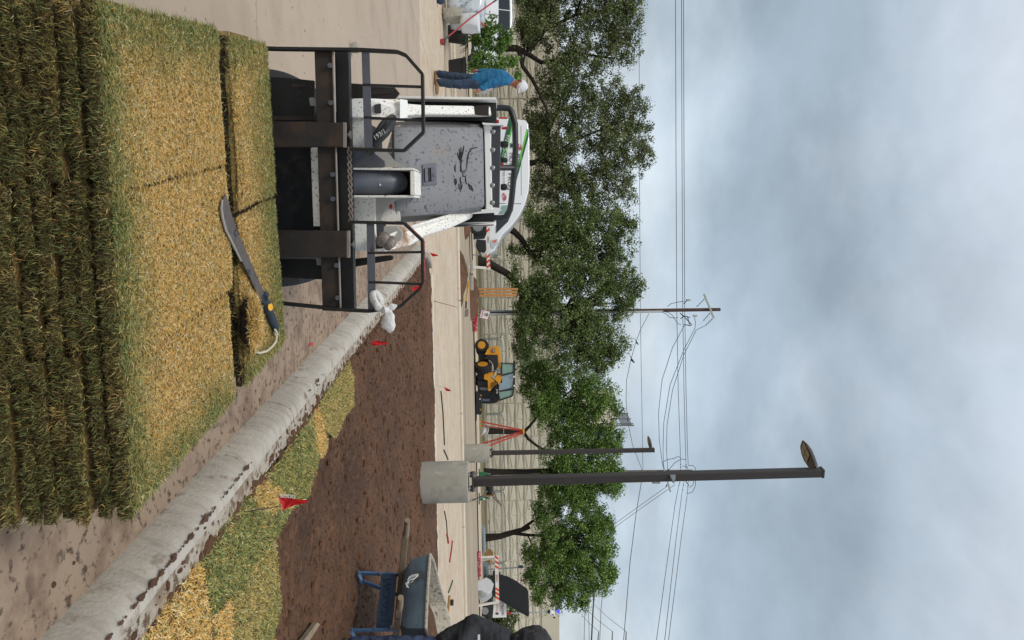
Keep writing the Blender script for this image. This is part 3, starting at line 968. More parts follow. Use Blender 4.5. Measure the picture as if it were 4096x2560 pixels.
# ================================================================== sod laid beside the curb
laid = [
 ([(1393, 1440), (1410, 1509), (1412, 1616), (1378, 1667), (1338, 1750), (1300, 1716), (1272, 1612)], .62, 'green strip of laid sod at the far narrow end of the curb strip'),
 ([(1268, 1620), (1299, 1724), (1310, 1772), (1292, 1818), (1277, 1830), (1257, 1755), (1250, 1650)], .12, 'narrow golden band of laid sod across the far part of the strip'),
 ([(1247, 1657), (1254, 1762), (1273, 1836), (1246, 1920), (1232, 1985), (1168, 2028), (1130, 1962), (1056, 1903), (1110, 1846), (1172, 1752)], .80, 'green laid sod piece in front of the golden band beside the curb'),
 ([(1052, 1908), (1127, 1966), (1165, 2032), (1060, 2052), (990, 1980)], .30, 'golden green laid sod piece around the foot of the nearest red flag'),
 ([(986, 1985), (1058, 2057), (1160, 2037), (1098, 2148), (1036, 2203), (976, 2323), (926, 2388), (840, 2462), (800, 2224), (872, 2118)], .84, 'large dark green laid sod piece right of the curb below the nearest flag'),
 ([(1037, 2208), (1098, 2160), (1112, 2350), (1116, 2430), (1092, 2520), (1076, 2640), (926, 2640), (928, 2395), (980, 2326)], .62, 'yellow green laid sod piece at the outer edge against the bare soil'),
 ([(924, 2395), (922, 2640), (852, 2640), (846, 2470)], .10, 'small golden laid sod piece wedged between two green ones'),
 ([(793, 2230), (834, 2470), (840, 2640), (470, 2680), (560, 2545), (665, 2400)], .13, 'golden laid sod piece beside the curb, nearest to the camera'),
]
def inpoly(px, py, poly):
    r = np.zeros(len(px), bool)
    j = len(poly) - 1
    for i in range(len(poly)):
        xi, yi = poly[i][0], poly[i][1]; xj, yj = poly[j][0], poly[j][1]
        c_ = ((yi > py) != (yj > py)) & (px < (xj - xi) * (py - yi) / (yj - yi + 1e-12) + xi)
        r ^= c_
        j = i
    return r
for i, (pl, tone_, lb) in enumerate(laid):
    zt = .150
    pts = [G(x, y, zt) for x, y in pl]
    c = sum(pts, Vector()) / len(pts)
    t = thing('sod_turf', lb, 'sod slab', (c.x, c.y, zt - .03), 0, 'sod slabs laid along the curb')
    dense = []
    for a in range(len(pts)):
        for k_ in range(5):
            q = pts[a].lerp(pts[(a + 1) % len(pts)], k_ / 5)
            dense.append(q + Vector((mnoise.noise(q * 12) * .012, mnoise.noise(q * 12 + Vector((5, 0, 0))) * .012, 0)))
    MB().prism([q + Vector((0, 0, -.045)) for q in dense], (0, 0, .047)).build('soil_layer', 'thatch' if tone_ < .4 else 'sod_soil', t)
    xs = np.array([q.x for q in dense]); ysn = np.array([q.y for q in dense])
    x0, x1, y0, y1 = xs.min(), xs.max(), ysn.min(), ysn.max()
    n_ = int((x1 - x0) * (y1 - y0) * 30000)
    px, py = RNG.uniform(x0, x1, n_), RNG.uniform(y0, y1, n_)
    ok = inpoly(px, py, [(q.x, q.y) for q in dense])
    px, py = px[ok], py[ok]; n_ = len(px)
    pos = np.stack([px, py, np.full(n_, zt + .001)], 1)
    nz_ = vnoise(pos, 5, i * 3.0) * .5 + vnoise(pos, 18, i) * .4
    pos[:, 2] += nz_ * .006
    tt = tone_ + nz_ * .30
    a, b, cc = blades(pos, RNG.normal(.9, 1.4, n_), RNG.uniform(.25, 1.1, n_), RNG.uniform(-.2, .8, n_), RNG.uniform(.016, .036, n_), .0042, grass_cols(n_, tt) * 1.15)
    a = a - np.array((c.x, c.y, zt - .03))
    link(bpy.data.objects.new('grass', np_mesh('grass', a, b, 'grass', cc)), t)['kind'] = 'stuff'

# ================================================================== pin flags
def pin_flag(foot, head, flag, d, label, r=.0016):
    base = G(foot[0], foot[1], .1) if d is None else P(foot[0], foot[1], d)
    dd = base.y
    t = thing('pin_flag', label, 'pin flag', base, 0, 'red marker flags in the soil')
    MB().tube([base - Vector((0, 0, .04)), P(head[0], head[1], dd)], r, 6).build('wire_stake', 'wire', t)
    pts = [P(x, y, dd) for x, y in flag]
    mb = MB()
    n_ = len(pts)
    nrm = Vector((0, 1, 0))
    bend = [Vector((0, .012 * math.sin(i * 2.1), 0)) for i in range(n_)]
    f = [q + b_ for q, b_ in zip(pts, bend)]
    mb.prism(f, (0, .0016, 0))
    mb.build('flag', 'flag_red', t)
    return t, dd
t, dd = pin_flag((922, 2061), (1137, 2022), [(1114, 1986), (1142, 1987), (1180, 1994), (1228, 2001), (1235, 2005), (1222, 2010), (1180, 2021), (1152, 2032), (1136, 2040)], None, 'red marker flag on a wire nearest the camera, in laid sod', .002)
o_ = P(1122, 1989, dd) - Vector((0, .004, 0))
pr = (P(1160, 1993, dd) - P(1122, 1989, dd)).normalized()
text('lettering', 'BUDD', .026, o_, pr, Vector((0, 0, -1)).cross(Vector((0, 0, 0))) if False else (P(1122, 1984, dd) - P(1122, 1992, dd)).normalized(), 'print_white', t, .0006)
pin_flag((1435, 1384), (1486, 1374), [(1482, 1372), (1495, 1362), (1525, 1366), (1552, 1370), (1548, 1378), (1515, 1380), (1492, 1383)], None, 'red marker flag standing in bare soil just beyond the white bag')
pin_flag((1600, 1165), (1650, 1160), [(1647, 1152), (1662, 1145), (1690, 1143), (1689, 1160), (1668, 1168), (1652, 1162)], None, 'red marker flag seen through the guard above the bag')
pin_flag((1690, 1012), (1722, 1012), [(1718, 1010), (1735, 1014), (1753, 1020), (1750, 1024), (1730, 1026)], None, 'small red marker flag at the far end of the curb')
pin_flag((1752, 1540), (1779, 1552), [(1777, 1548), (1790, 1554), (1803, 1560), (1802, 1565), (1784, 1564)], None, 'farthest red marker flag at the edge of the pale street')
# ================================================================== stand-on mini loader with pallet forks
HEAD = rad(9)
LO = Vector((-0.615, 3.10, 0))
LA = Vector((-math.sin(HEAD), math.cos(HEAD), 0))     # away from the forks' tips
LB = Vector((math.cos(HEAD), math.sin(HEAD), 0))      # to its right in the picture
ld = thing('mini_loader', 'white and grey stand-on mini loader carrying the sod stack on black pallet forks', 'loader', LO, HEAD)
def L(x, y, ly):
    """pixel -> point on the loader's cross plane ly metres behind the fork carriage"""
    r = ray(x, y)
    s = (LO + LA * ly - CAM).dot(LA) / r.dot(LA)
    return CAM + r * s
def LE(name, matn, pts, ly, t, parent=None, bevel=0.0, smooth=False):
    return MB().prism([L(q[0], q[1], q[2] if len(q) > 2 else ly) for q in pts], LA * t).build(name, matn, parent or ld, bevel=bevel, smooth=smooth)
def LT(name, matn, pts, ly, r, n=8, parent=None):
    return MB().tube([L(q[0], q[1], q[2] if len(q) > 2 else ly) for q in pts], r, n).build(name, matn, parent or ld, smooth=True)
def rect(x0, x1, y0, y1):
    return [(x0, y0), (x0, y1), (x1, y1), (x1, y0)]
# fork carriage
car = LE('fork_carriage', 'steel_rust', [(1257, 196), (1327, 198), (1358, 1246), (1290, 1242)], 0.0, .022, bevel=.002)
LE('carriage_top', 'steel_black', [(1338, 200), (1394, 200), (1418, 1238), (1362, 1236)], .05, .05, bevel=.003)
LT('fork_shaft', 'steel_worn', [(1331, 198), (1362, 1242)], -.006, .005)
for x, y in ((1322, 263), (1325, 412), (1332, 698), (1333, 796), (1348, 1061), (1352, 1190)):
    c = L(x, y, -.008)
    MB().cyl(c, c - LA * .012, .011, 6).build('bolt', 'steel_grey', car)
# dark plates under the carriage
LE('mount_plate', 'steel_black', [(1010, 305), (1130, 309), (1256, 322), (1257, 482), (1010, 482)], .06, .02, bevel=.002)
LE('mount_plate', 'steel_black', [(1020, 1035), (1286, 1038), (1290, 1118), (1150, 1112), (1020, 1105)], .06, .02, bevel=.002)
LE('slot', 'steel_rust', rect(1169, 1222, 334, 349), .057, .004)
LE('rib', 'steel_rust', rect(1080, 1262, 464, 480), .045, .012)
LE('front_plate', 'rubber', [(960, 588), (1262, 588), (1284, 930), (960, 930)], .16, .05)
LE('number_plate', 'white_speck', [(1242, 590), (1276, 590), (1283, 905), (1253, 905)], .10, .01, bevel=.002)
LE('worn_tab', 'grey_light', [(1236, 392), (1250, 388), (1262, 396), (1262, 424), (1240, 422)], .05, .006)
LE('worn_tab', 'grey_light', [(1263, 1033), (1284, 1032), (1286, 1062), (1268, 1060)], .05, .006)
# forks: shank and tine
for (y0, y1, xt, xe) in ((488, 588, 1381, 492), (922, 1030, 1396, 925)):
    fk = LE('fork', 'steel_rust', [(xt - 10, y0 + 2), (xt - 10, y1), (700, y1 - 2), (700, y0 - 4)], -.034, .032, bevel=.003)
    LE('worn_end', 'steel_worn', [(xt - 9, y0 + 1), (xt, y0 + 1), (xt, y1 + 1), (xt - 9, y1 + 1)], -.035, .03, fk)
    a, b = L(1200, y0, -.02), L(1200, y1, -.02)
    c = (a + b) / 2; w_ = (b - a).length
    MB().beam(Vector((c.x, c.y, .075)), Vector((c.x, c.y, .075)) - LA * 1.12, w_, .036).build('tine', 'steel_rust', fk, bevel=.004)
    MB().beam(Vector((c.x, c.y, .06)), Vector((c.x, c.y, .6)), w_ * .98, .03, LA).build('shank_foot', 'steel_rust', fk)
    pn = L(xt + 18, (y0 + y1) / 2 + 2, .01)
    pt = L(xt - 2, (y0 + y1) / 2 + 2, .01)
    MB().cyl(pt, pn, .007, 10).build('pin', 'zinc', fk, smooth=True)
    MB().cyl(pn, pn + Vector((0, 0, .006)), .018, 14).build('pin_head', 'zinc', fk, smooth=True)
# load guards
def flatbar(name, matn, pts, ly, w, th, parent):
    mb = MB()
    q = [L(a[0], a[1], ly) for a in pts]
    for a, b in zip(q[:-1], q[1:]):
        mb.beam(a, b, th, w, LA)
    return mb.build(name, matn, parent, bevel=.0015, segs=1)
gl = flatbar('load_guard', 'steel_black', [(1000, 192), (1115, 196), (1440, 200), (1590, 208), (1624, 222), (1690, 297), (1694, 530), (1617, 603), (1400, 597)], -.012, .034, .013, ld)
LE('cross_bar', 'steel_grey', [(1446, 203), (1477, 204), (1489, 600), (1458, 600)], -.018, .008, gl)
for p_ in ([(1452, 340), (1690, 348)], [(1457, 470), (1690, 483)]):
    flatbar('upright', 'steel_black', p_, -.010, .02, .010, gl)
gr_ = flatbar('load_guard', 'steel_black', [(1000, 1196), (1120, 1212), (1395, 1240), (1480, 1244), (1600, 1226), (1682, 1152), (1692, 1128), (1690, 962), (1618, 893), (1400, 888)], -.012, .034, .013, ld)
LE('cross_bar', 'steel_grey', [(1466, 893), (1496, 893), (1503, 1238), (1472, 1238)], -.018, .008, gr_)
for p_ in ([(1473, 1012), (1688, 1008)], [(1476, 1128), (1686, 1136)]):
    flatbar('upright', 'steel_black', p_, -.010, .02, .010, gr_)
flatbar('red_edge', 'red_worn', [(1632, 905), (1692, 964), (1694, 1126), (1682, 1154)], -.017, .02, .014, gr_)
# chain slung below the carriage top
mb = MB()
for dx_, ph in ((0, 0), (9, 1.6)):
    q = []
    for i in range(61):
        y = 588 + i * 5
        x = 1392 + dx_ + (y - 588) * .024 + 3 * math.sin(i * 1.25 + ph) + (-14 * max(0, (y - 860) / 30) if False else 0)
        q.append(L(x, y, .02))
    mb.tube(q, .0038, 5)
mb.build('chain', 'steel_worn', ld, smooth=True)
# white front plates, grey gussets, tilt cylinder bay
LE('front_panel', 'white_speck', [(1396, 396), (1462, 396), (1466, 590), (1396, 590)], .16, .03, bevel=.003)
LE('front_panel', 'white_speck', [(1400, 786), (1500, 786), (1502, 884), (1402, 884)], .24, .03, bevel=.003)
LE('front_panel', 'white_speck', [(1410, 892), (1500, 892), (1506, 1002), (1412, 1006)], .18, .03, bevel=.003)
LE('gusset', 'steel_grey', [(1396, 594), (1475, 596), (1538, 644), (1541, 668), (1396, 670)], .13, .012, bevel=.002)
LE('gusset', 'grey_light', [(1500, 598), (1540, 598), (1575, 640), (1630, 668), (1500, 668)], .26, .012)
LE('gusset', 'grey_light', [(1500, 790), (1640, 790), (1585, 800), (1545, 828), (1520, 884), (1500, 884)], .25, .012)
LE('side_frame', 'white_speck', [(1396, 671), (1650, 671), (1660, 681), (1396, 679)], .10, .2, bevel=.002)
LE('side_frame', 'white_speck', [(1400, 781), (1655, 781), (1662, 790), (1400, 790)], .10, .2, bevel=.002)
LE('bay_cap', 'white_speck', [(1640, 684), (1660, 684), (1662, 780), (1641, 780)], .09, .22, bevel=.003)
LE('bay_back', 'rubber', rect(1390, 1642, 680, 781), .285, .01)
LT('tilt_cylinder', 'steel_grey', [(1380, 728, .14), (1560, 730, .17), (1598, 730, .2), (1606, 730, .24)], .14, [.056, .056, .045, .01], 20)
LE('decal', 'print_white', [(1517, 734), (1524, 738), (1523, 744), (1516, 741)], .105, .004)
LE('body_front', 'white_speck', [(1540, 620), (1575, 505), (1600, 500), (1600, 660)], .34, .02)
LE('body_front', 'white_speck', [(1505, 884), (1530, 830), (1570, 800), (1600, 800), (1600, 884)], .30, .02)
LE('red_catch', 'red_plastic', [(1557, 808), (1567, 804), (1569, 836), (1558, 836)], .285, .012, bevel=.003)
# lift arms and towers
arm = LE('lift_arm', 'white_speck', [(1396, 470, .12), (1396, 394, .12), (1470, 392, .14), (1600, 398, .24), (1624, 402, .26), (1626, 414, .26), (1700, 420, .32), (1960, 424, .55), (1965, 460, .55), (1700, 458, .32), (1640, 462, .26), (1600, 472, .24), (1470, 470, .14)], .2, .10, bevel=.008)
LE('arm_opening', 'rubber', [(1497, 418, .153), (1522, 414, .170), (1524, 452, .170), (1499, 452, .153)], .15, .012, arm, bevel=.002)
LE('arm_weld', 'white_clean', [(1600, 396, .205), (1628, 400, .23), (1628, 470, .23), (1600, 474, .205)], .2, .02, arm)
tw = LE('tower', 'rubber', [(1596, 398), (1985, 400), (1985, 484), (1625, 478), (1600, 470)], .60, .25)
LE('tower_edge', 'white_clean', [(1590, 384), (1985, 389), (1985, 399), (1590, 394)], .50, .5, tw, bevel=.002)
LE('rust_patch', 'steel_rust', [(1878, 424), (1955, 420), (1955, 462), (1900, 458)], .49, .02, tw)
arm2 = LE('lift_arm', 'white_speck', [(1500, 1002, .14), (1505, 955, .14), (1536, 945, .16), (1640, 902, .25), (1700, 884, .34), (1800, 854, .50), (1868, 844, .62), (1890, 856, .65), (1885, 873, .65), (1800, 913, .5), (1700, 944, .34), (1640, 982, .25), (1536, 1008, .16)], .2, .10, bevel=.012)
LE('arm_opening', 'rubber', [(1503, 962, .125), (1534, 962, .14), (1532, 994, .14), (1504, 996, .125)], .13, .012, arm2, bevel=.002)
tw2 = LE('tower', 'rubber', [(1800, 905), (1880, 858), (1975, 852), (1975, 896), (1800, 908)], .78, .2)
LE('tower_edge', 'white_clean', [(1660, 900, .60), (1800, 890, .70), (1980, 888, .75), (1982, 904, .75), (1800, 908, .70), (1662, 912, .6)], .6, .3, tw2, bevel=.002)
LE('torn_edge', 'steel_rust', [(1700, 909, .595), (1975, 898, .74), (1975, 901, .74), (1700, 914, .595)], .6, .06, tw2)
# hood: one shaped shell
HB = [(1571, 492, .34), (1571, 886, .34), (1600, 890, .36), (1700, 884, .42), (1800, 866, .50), (1932, 842, .62), (1932, 500, .60), (1920, 489, .58), (1800, 487, .47), (1700, 487, .41), (1600, 488, .36)]
rows = [(1570, 496, 880, .36), (1580, 489, 888, .335), (1605, 487, 890, .34), (1650, 486, 887, .37), (1700, 487, 882, .40), (1760, 487, 874, .44), (1820, 488, 864, .49), (1880, 489, 853, .54), (1918, 491, 846, .575), (1934, 498, 838, .60)]
NC = 18
vs = []
for (x, ya, yb, ly) in rows:
    for c_ in range(NC):
        s = c_ / (NC - 1)
        e = abs(2 * s - 1)
        bulge = .05 * (1 - e ** 6)                      # the face bellies out, rolls back at the sides
        yy_ = ya + (yb - ya) * s
        xx_ = x + (yy_ - 690) * .02
        back = .09 * max(0, (e - .86) / .14) ** 2
        vs.append(L(xx_, yy_, ly - bulge + back))
nr = len(rows)
fs = [(i * NC + j, i * NC + j + 1, (i + 1) * NC + j + 1, (i + 1) * NC + j) for i in range(nr - 1) for j in range(NC - 1)]
b0 = len(vs)
vs2 = [q + LA * .45 for q in vs]
rim = [j for j in range(NC)] + [i * NC + NC - 1 for i in range(1, nr)] + [(nr - 1) * NC + j for j in range(NC - 2, -1, -1)] + [i * NC for i in range(nr - 2, 0, -1)]
allv = vs + [vs2[j] for j in rim]
fs += [(rim[i], rim[(i + 1) % len(rim)], b0 + (i + 1) % len(rim), b0 + i) for i in range(len(rim))]
fs.append(tuple(b0 + i for i in range(len(rim))))
hood = MB().add(allv, fs).build('hood', 'hood_grey', ld, smooth=True)
def hood_ly(x):
    for a, b in zip(rows[:-1], rows[1:]):
        if a[0] <= x <= b[0]:
            return a[3] + (b[3] - a[3]) * (x - a[0]) / (b[0] - a[0]) - .05
    return .3
def on_hood(x, y, out=.004):
    xx = x - (y - 690) * .02
    return (x, y, hood_ly(xx) - out)
LE('latch_frame', 'steel_grey', [on_hood(*q, .006) for q in ((1690, 658), (1744, 652), (1747, 738), (1692, 744))], .3, .012, hood, bevel=.002)
LE('latch_recess', 'rubber', [on_hood(*q, .009) for q in ((1698, 673), (1732, 670), (1734, 724), (1700, 728))], .3, .006, hood)
LE('latch_handle', 'steel_grey', [on_hood(*q, .014) for q in ((1699, 674), (1711, 673), (1713, 726), (1701, 727))], .3, .006, hood, bevel=.001)
LE('latch_handle', 'steel_grey', [on_hood(*q, .014) for q in ((1724, 671), (1731, 670), (1733, 722), (1726, 724))], .3, .006, hood, bevel=.001)
# embossed cat-whisker emblem: strokes read off the photograph
def hs_(a, b):      # crop pixels of the emblem study -> photograph pixels
    return (1350 + a / 2.52, 400 + b / 2.52)
strokes = [[(1275, 460), (1265, 520), (1250, 580), (1232, 640)], [(1245, 475), (1245, 540), (1236, 600)], [(1225, 490), (1232, 550), (1230, 610)], [(1208, 530), (1218, 570), (1226, 600)],
           [(1255, 600), (1242, 660), (1245, 715), (1252, 730)], [(1410, 475), (1350, 490), (1320, 540), (1308, 610), (1298, 700)], [(1262, 715), (1300, 712)], [(1262, 725), (1266, 770), (1290, 770)],
           [(1190, 650), (1182, 690), (1192, 725)], [(1185, 795), (1180, 825), (1192, 855), (1200, 825), (1192, 795)], [(1245, 775), (1236, 805), (1245, 840), (1256, 835)], [(1290, 760), (1292, 820), (1302, 850)],
           [(1315, 840), (1335, 890), (1366, 915), (1352, 875), (1318, 842)], [(1222, 845), (1218, 890)], [(1236, 848), (1230, 905)], [(1248, 850), (1240, 928)], [(1258, 852), (1250, 900)]]
mb = MB()
for st in strokes:
    pts = [L(*on_hood(*hs_(*q), .001)) for q in st]
    w0 = .0038
    n_ = len(pts)
    mb.tube(pts, [w0 * (.5 if i in (0, n_ - 1) else 1) for i in range(n_)], 6)
mb.build('emblem', 'print_black', hood, smooth=True)
# control panel, knobs, handlebar
LE('top_panel', 'white_clean', [(1936, 496), (1962, 496), (1970, 842), (1944, 842)], .60, .3, bevel=.004)
LE('top_panel_end', 'white_clean', [(1928, 490), (2014, 496), (2014, 500), (1932, 498)], .56, .12)
LE('top_panel_end', 'white_clean', [(1924, 838), (2005, 838), (2005, 843), (1926, 846)], .58, .12)
pn = LE('control_panel', 'panel_dark', [(1966, 508), (2003, 505), (1998, 832), (1961, 828)], .61, .04, bevel=.003)
for y in (527, 600, 672, 742, 811):
    c = L(1971 - (y - 527) * .008, y, .605)
    MB().lathe([(.013, 0), (.013, .005), (.008, .008)], c, -LA, 14).build('bolt', 'zinc', pn, smooth=True)
for (y, w_, x1) in ((576, 12, 2034), (640, 9, 2031), (748, 13, 2030)):
    LE('knob', 'tube_black', [(2002, y - w_), (x1 - 4, y - w_), (x1, y - w_ * .5), (x1, y + w_ * .5), (x1 - 4, y + w_), (2002, y + w_)], .66, .06, pn, bevel=.008, smooth=True)
LE('red_switch', 'red_plastic', [(2003, 651), (2015, 653), (2016, 663), (2003, 664)], .66, .02, pn, bevel=.003)
LE('marker_lamp', 'red_plastic', [(2006, 507), (2030, 506), (2034, 511), (2028, 516), (2006, 516)], .68, .03, pn, bevel=.003)
LE('marker_lamp', 'red_plastic', [(1980, 478), (1996, 479), (1996, 491), (1980, 490)], .72, .03, pn, bevel=.003)
LT('handlebar', 'tube_black', [(1975, 432, .85), (2010, 431, .86), (2036, 434, .86), (2046, 446, .86), (2054, 474, .86), (2060, 495, .86), (2062, 600, .86), (2056, 700, .86), (2046, 800, .86), (2040, 840, .86), (2024, 866, .86), (2004, 872, .86), (1965, 870, .86)], .86, .017, 10)
LT('handlebar_post', 'tube_black', [(1990, 671, .80), (2056, 671, .86)], .8, .016, 10)
# hydraulic hose and couplings
LT('hose', 'tube_black', [(1470, 605, .10), (1488, 590, .10), (1510, 560, .10), (1540, 530, .12), (1560, 500, .16), (1568, 474, .22), (1560, 462, .3)], .1, .021, 10)
LT('hose', 'tube_black', [(1478, 578, .12), (1500, 545, .13), (1530, 500, .16), (1552, 476, .22)], .1, .016, 10)
text('hose_print', '193/1', .028, L(1499, 562, .066), (L(1530, 540, .08) - L(1499, 562, .066)), (L(1490, 545, .066) - L(1499, 562, .066)), 'print_white', ld, .0008)
for (x, y, x2, y2, r) in ((1541, 950, 1520, 968, .030), (1572, 960, 1548, 990, .024)):
    a, b = L(x, y, .18), L(x2, y2, .08)
    cp_ = MB().lathe([(r * .8, 0), (r, .01), (r, .05), (r * .82, .055), (r * .82, .09), (r * .5, .092), (r * .5, .10)], a, b - a, 16).build('coupling', 'steel_worn', ld, smooth=True)
LE('coupling_plate', 'grey_light', [(1535, 905), (1590, 905), (1612, 930), (1606, 960), (1575, 975), (1530, 965)], .21, .012, bevel=.004)
# track guards and rubber tracks
LE('track_guard', 'steel_black', [(1396, 332), (1575, 345), (1598, 372), (1580, 394), (1396, 395)], .30, .02, bevel=.003)
LE('guard_slot', 'steel_rust', [(1480, 362), (1565, 352), (1574, 362), (1566, 374), (1482, 382)], .296, .008, bevel=.003)
LE('side_lever', 'steel_black', [(1420, 1035), (1560, 1021), (1574, 1028), (1570, 1040), (1420, 1068)], .30, .02, bevel=.003)
for sx in (-.43, .40):
    o_ = LO + LB * sx
    pts = []
    for i in range(40):
        a = 2 * math.pi * i / 40
        cx, cz = .55 * (1 if math.cos(a) > 0 else -1) * (abs(math.cos(a)) ** .4), .2 * (1 if math.sin(a) > 0 else -1) * (abs(math.sin(a)) ** .6)
        pts.append(o_ + LA * (.85 + cx) + Vector((0, 0, .205 + cz)))
    MB().prism([q - LB * .09 for q in pts], LB * .18).build('rubber_track', 'rubber', ld, bevel=.01)
MB().box((0, 0, 0), (.66, .9, .5), None)
fr_ = MB()
fr_.prism([LO + LB * x + LA * y + Vector((0, 0, .18)) for x, y in ((-.33, .4), (.3, .4), (.3, 1.3), (-.33, 1.3))], (0, 0, .5))
fr_.build('chassis', 'rubber', ld)

# white plastic bag knotted to the right load guard
bc = L(1528, 1238, -.03)
bag = thing('plastic_bag', 'white plastic bag knotted round the right load guard', 'plastic bag', bc)
def bagpiece(name, pts, sc):
    mb = MB()
    q = [L(x, y, ly) for x, y, ly, r in pts]
    qq = []; rr2 = []
    rl = [r for *_, r in pts]
    for i in range(len(q) - 1):
        for k_ in range(4):
            qq.append(q[i].lerp(q[i + 1], k_ / 4)); rr2.append(rl[i] + (rl[i + 1] - rl[i]) * k_ / 4)
    qq.append(q[-1]); rr2.append(rl[-1])
    mb.tube(qq, rr2, 20)
    o = mb.build(name, 'bag_white', bag, smooth=True)
    lax = Vector((0, 1, 0))
    for v in o.data.vertices:
        k0 = v.co.dot(LA)
        v.co -= LA * (k0 - (-.015)) * .5
        w_ = v.co * 26
        v.co += mnoise.noise_vector(w_) * sc * .8 + mnoise.noise_vector(w_ * 3.0) * sc * .35
    return o
bagpiece('hanging_lobe', [(1545, 1240, -.03, .012), (1550, 1252, -.04, .016), (1554, 1270, -.045, .026), (1556, 1290, -.045, .033), (1558, 1306, -.045, .030), (1561, 1320, -.04, .016), (1563, 1333, -.04, .003)], .012)
bagpiece('loose_loop', [(1540, 1238, -.03, .012), (1512, 1225, -.03, .016), (1498, 1202, -.02, .019), (1494, 1180, -.02, .016), (1510, 1170, -.015, .013), (1525, 1185, -.02, .012), (1530, 1215, -.02, .010), (1542, 1238, -.03, .010)], .010)
bagpiece('knot', [(1530, 1244, -.035, .010), (1540, 1240, -.045, .018), (1552, 1238, -.035, .010)], .006)
bagpiece('tail', [(1548, 1238, -.03, .010), (1570, 1226, -.03, .016), (1588, 1222, -.03, .004)], .006)
# ================================================================== patterned wall of the long building
WE = Vector((37.4, 11.0, 0)).normalized()
WN = Vector((WE.y, -WE.x, 0))                    # towards the camera
W0 = P(2000, 250, 64.0); W0.z = 0
def wall_s(y):
    r = ray(2030, y)
    s = (W0 - CAM).dot(WN) / r.dot(WN)
    return (CAM + r * s - W0).dot(WE)
bay = (wall_s(1747) - wall_s(1477)) / 2
s_ref = wall_s(1612)
ROWH = .80; ZB = -1.05
bld = thing('long_building', 'long cream building with diamond patterned precast panels behind the trees', 'building', W0)
i0 = int((wall_s(-250) - s_ref) / bay) - 1
i1 = int((wall_s(2900) - s_ref) / bay) + 1
NROW = 7
a_, b_ = W0 + WE * (s_ref + i0 * bay), W0 + WE * (s_ref + (i1) * bay)
mb = MB().prism([a_ + Vector((0, 0, ZB - 1)) - WN * .02, b_ + Vector((0, 0, ZB - 1)) - WN * .02, b_ + Vector((0, 0, 6.6)) - WN * .02, a_ + Vector((0, 0, 6.6)) - WN * .02], -WN * 14)
mb.build('wall', 'wall_plain', bld)
MB().prism([a_ + Vector((0, 0, ZB + NROW * ROWH + .02)) + WN * .02, b_ + Vector((0, 0, ZB + NROW * ROWH + .02)) + WN * .02, b_ + Vector((0, 0, ZB + NROW * ROWH + .10)) + WN * .02, a_ + Vector((0, 0, ZB + NROW * ROWH + .10)) + WN * .02], -WN * .1).build('flashing', 'cornice', bld)
RotW = Matrix((WE, -WN, Vector((0, 0, 1)))).transposed()     # local x along wall, y into wall, z up
def panel_mesh(kind):
    w, h = bay - .05, ROWH - .045
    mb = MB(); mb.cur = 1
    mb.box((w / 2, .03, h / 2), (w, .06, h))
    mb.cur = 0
    def raised(poly, t=.032):
        n = len(poly)
        cx = sum(p[0] for p in poly) / n; cz = sum(p[1] for p in poly) / n
        top = [(cx + (p[0] - cx) * .90, cz + (p[1] - cz) * .86) for p in poly]
        vs = [(p[0], 0, p[1]) for p in poly] + [(p[0], -t, p[1]) for p in top]
        mb.add(vs, [(i, (i + 1) % n, n + (i + 1) % n, n + i) for i in range(n)] + [tuple(n + i for i in range(n))])
    g = .06
    if kind == 0:
        raised([(g, h * .46), (w / 2 - .04, .06), (w / 2 - .04, h - .06), (g, h * .54)])
        raised([(w - g, h * .46), (w - g, h * .54), (w / 2 + .04, h - .06), (w / 2 + .04, .06)])
    else:
        raised([(g, .06), (w / 2 - g, h * .46), (w / 2 - g, h * .54), (g, h - .06)])
        raised([(w - g, .06), (w - g, h - .06), (w / 2 + g, h * .54), (w / 2 + g, h * .46)])
    for z in (.02, h - .02):
        mb.box((w / 2, -.02, z), (w, .05, .04))
    for x in (.02, w - .02):
        mb.box((x, -.02, h / 2), (.04, .05, h))
    return mb.mesh('panel', ['wall_panel', 'wall_recess'])
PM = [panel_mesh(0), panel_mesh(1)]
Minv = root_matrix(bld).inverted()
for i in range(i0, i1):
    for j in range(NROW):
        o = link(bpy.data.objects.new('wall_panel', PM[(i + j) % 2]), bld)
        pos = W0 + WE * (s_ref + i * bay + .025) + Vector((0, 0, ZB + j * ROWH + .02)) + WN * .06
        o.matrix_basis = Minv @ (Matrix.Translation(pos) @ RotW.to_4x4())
# roof box with a steel louvre screen
MB().prism([P(2300, 1580, 82), P(2300, 1722, 82), P(2464, 1722, 82), P(2464, 1580, 82)], (0, 6, 0)).build('roof_box', 'wall_plain', bld)
scr = thing('roof_screen', 'grey steel louvre screen standing on the roof behind the trees', 'roof screen', P(2463, 1678, 82.5))
sp = [(2463, 1653), (2512, 1653), (2536, 1703), (2463, 1703)]
for (y, x1) in ((1654, 2513), (1675, 2523), (1695, 2533), (1702, 2536)):
    MB().beam(P(2455, y, 82.5), P(x1, y, 82.5), .14, .14).build('post', 'tower_steel', scr)
for k in range(9):
    x = 2468 + k * 5
    MB().beam(P(x, 1654, 82.6), P(x + 18, 1702, 82.6), .06, .10).build('louvre', 'tower_steel', scr)
tan = thing('tan_building', 'tan building with a deep cornice beyond the camera mast', 'building', P(1930, 2700, 90))
PE('wall', tan, 'building_tan', [(1900, 2395), (1900, 3200), (2182, 3200), (2182, 2395)], 92, 12)
PE('cornice', tan, 'cornice', [(2182, 2385), (2182, 3210), (2206, 3210), (2206, 2385)], 91, 14)
PE('parapet', tan, 'building_tan', [(2206, 2390), (2206, 3200), (2224, 3200), (2224, 2390)], 91.5, 13)

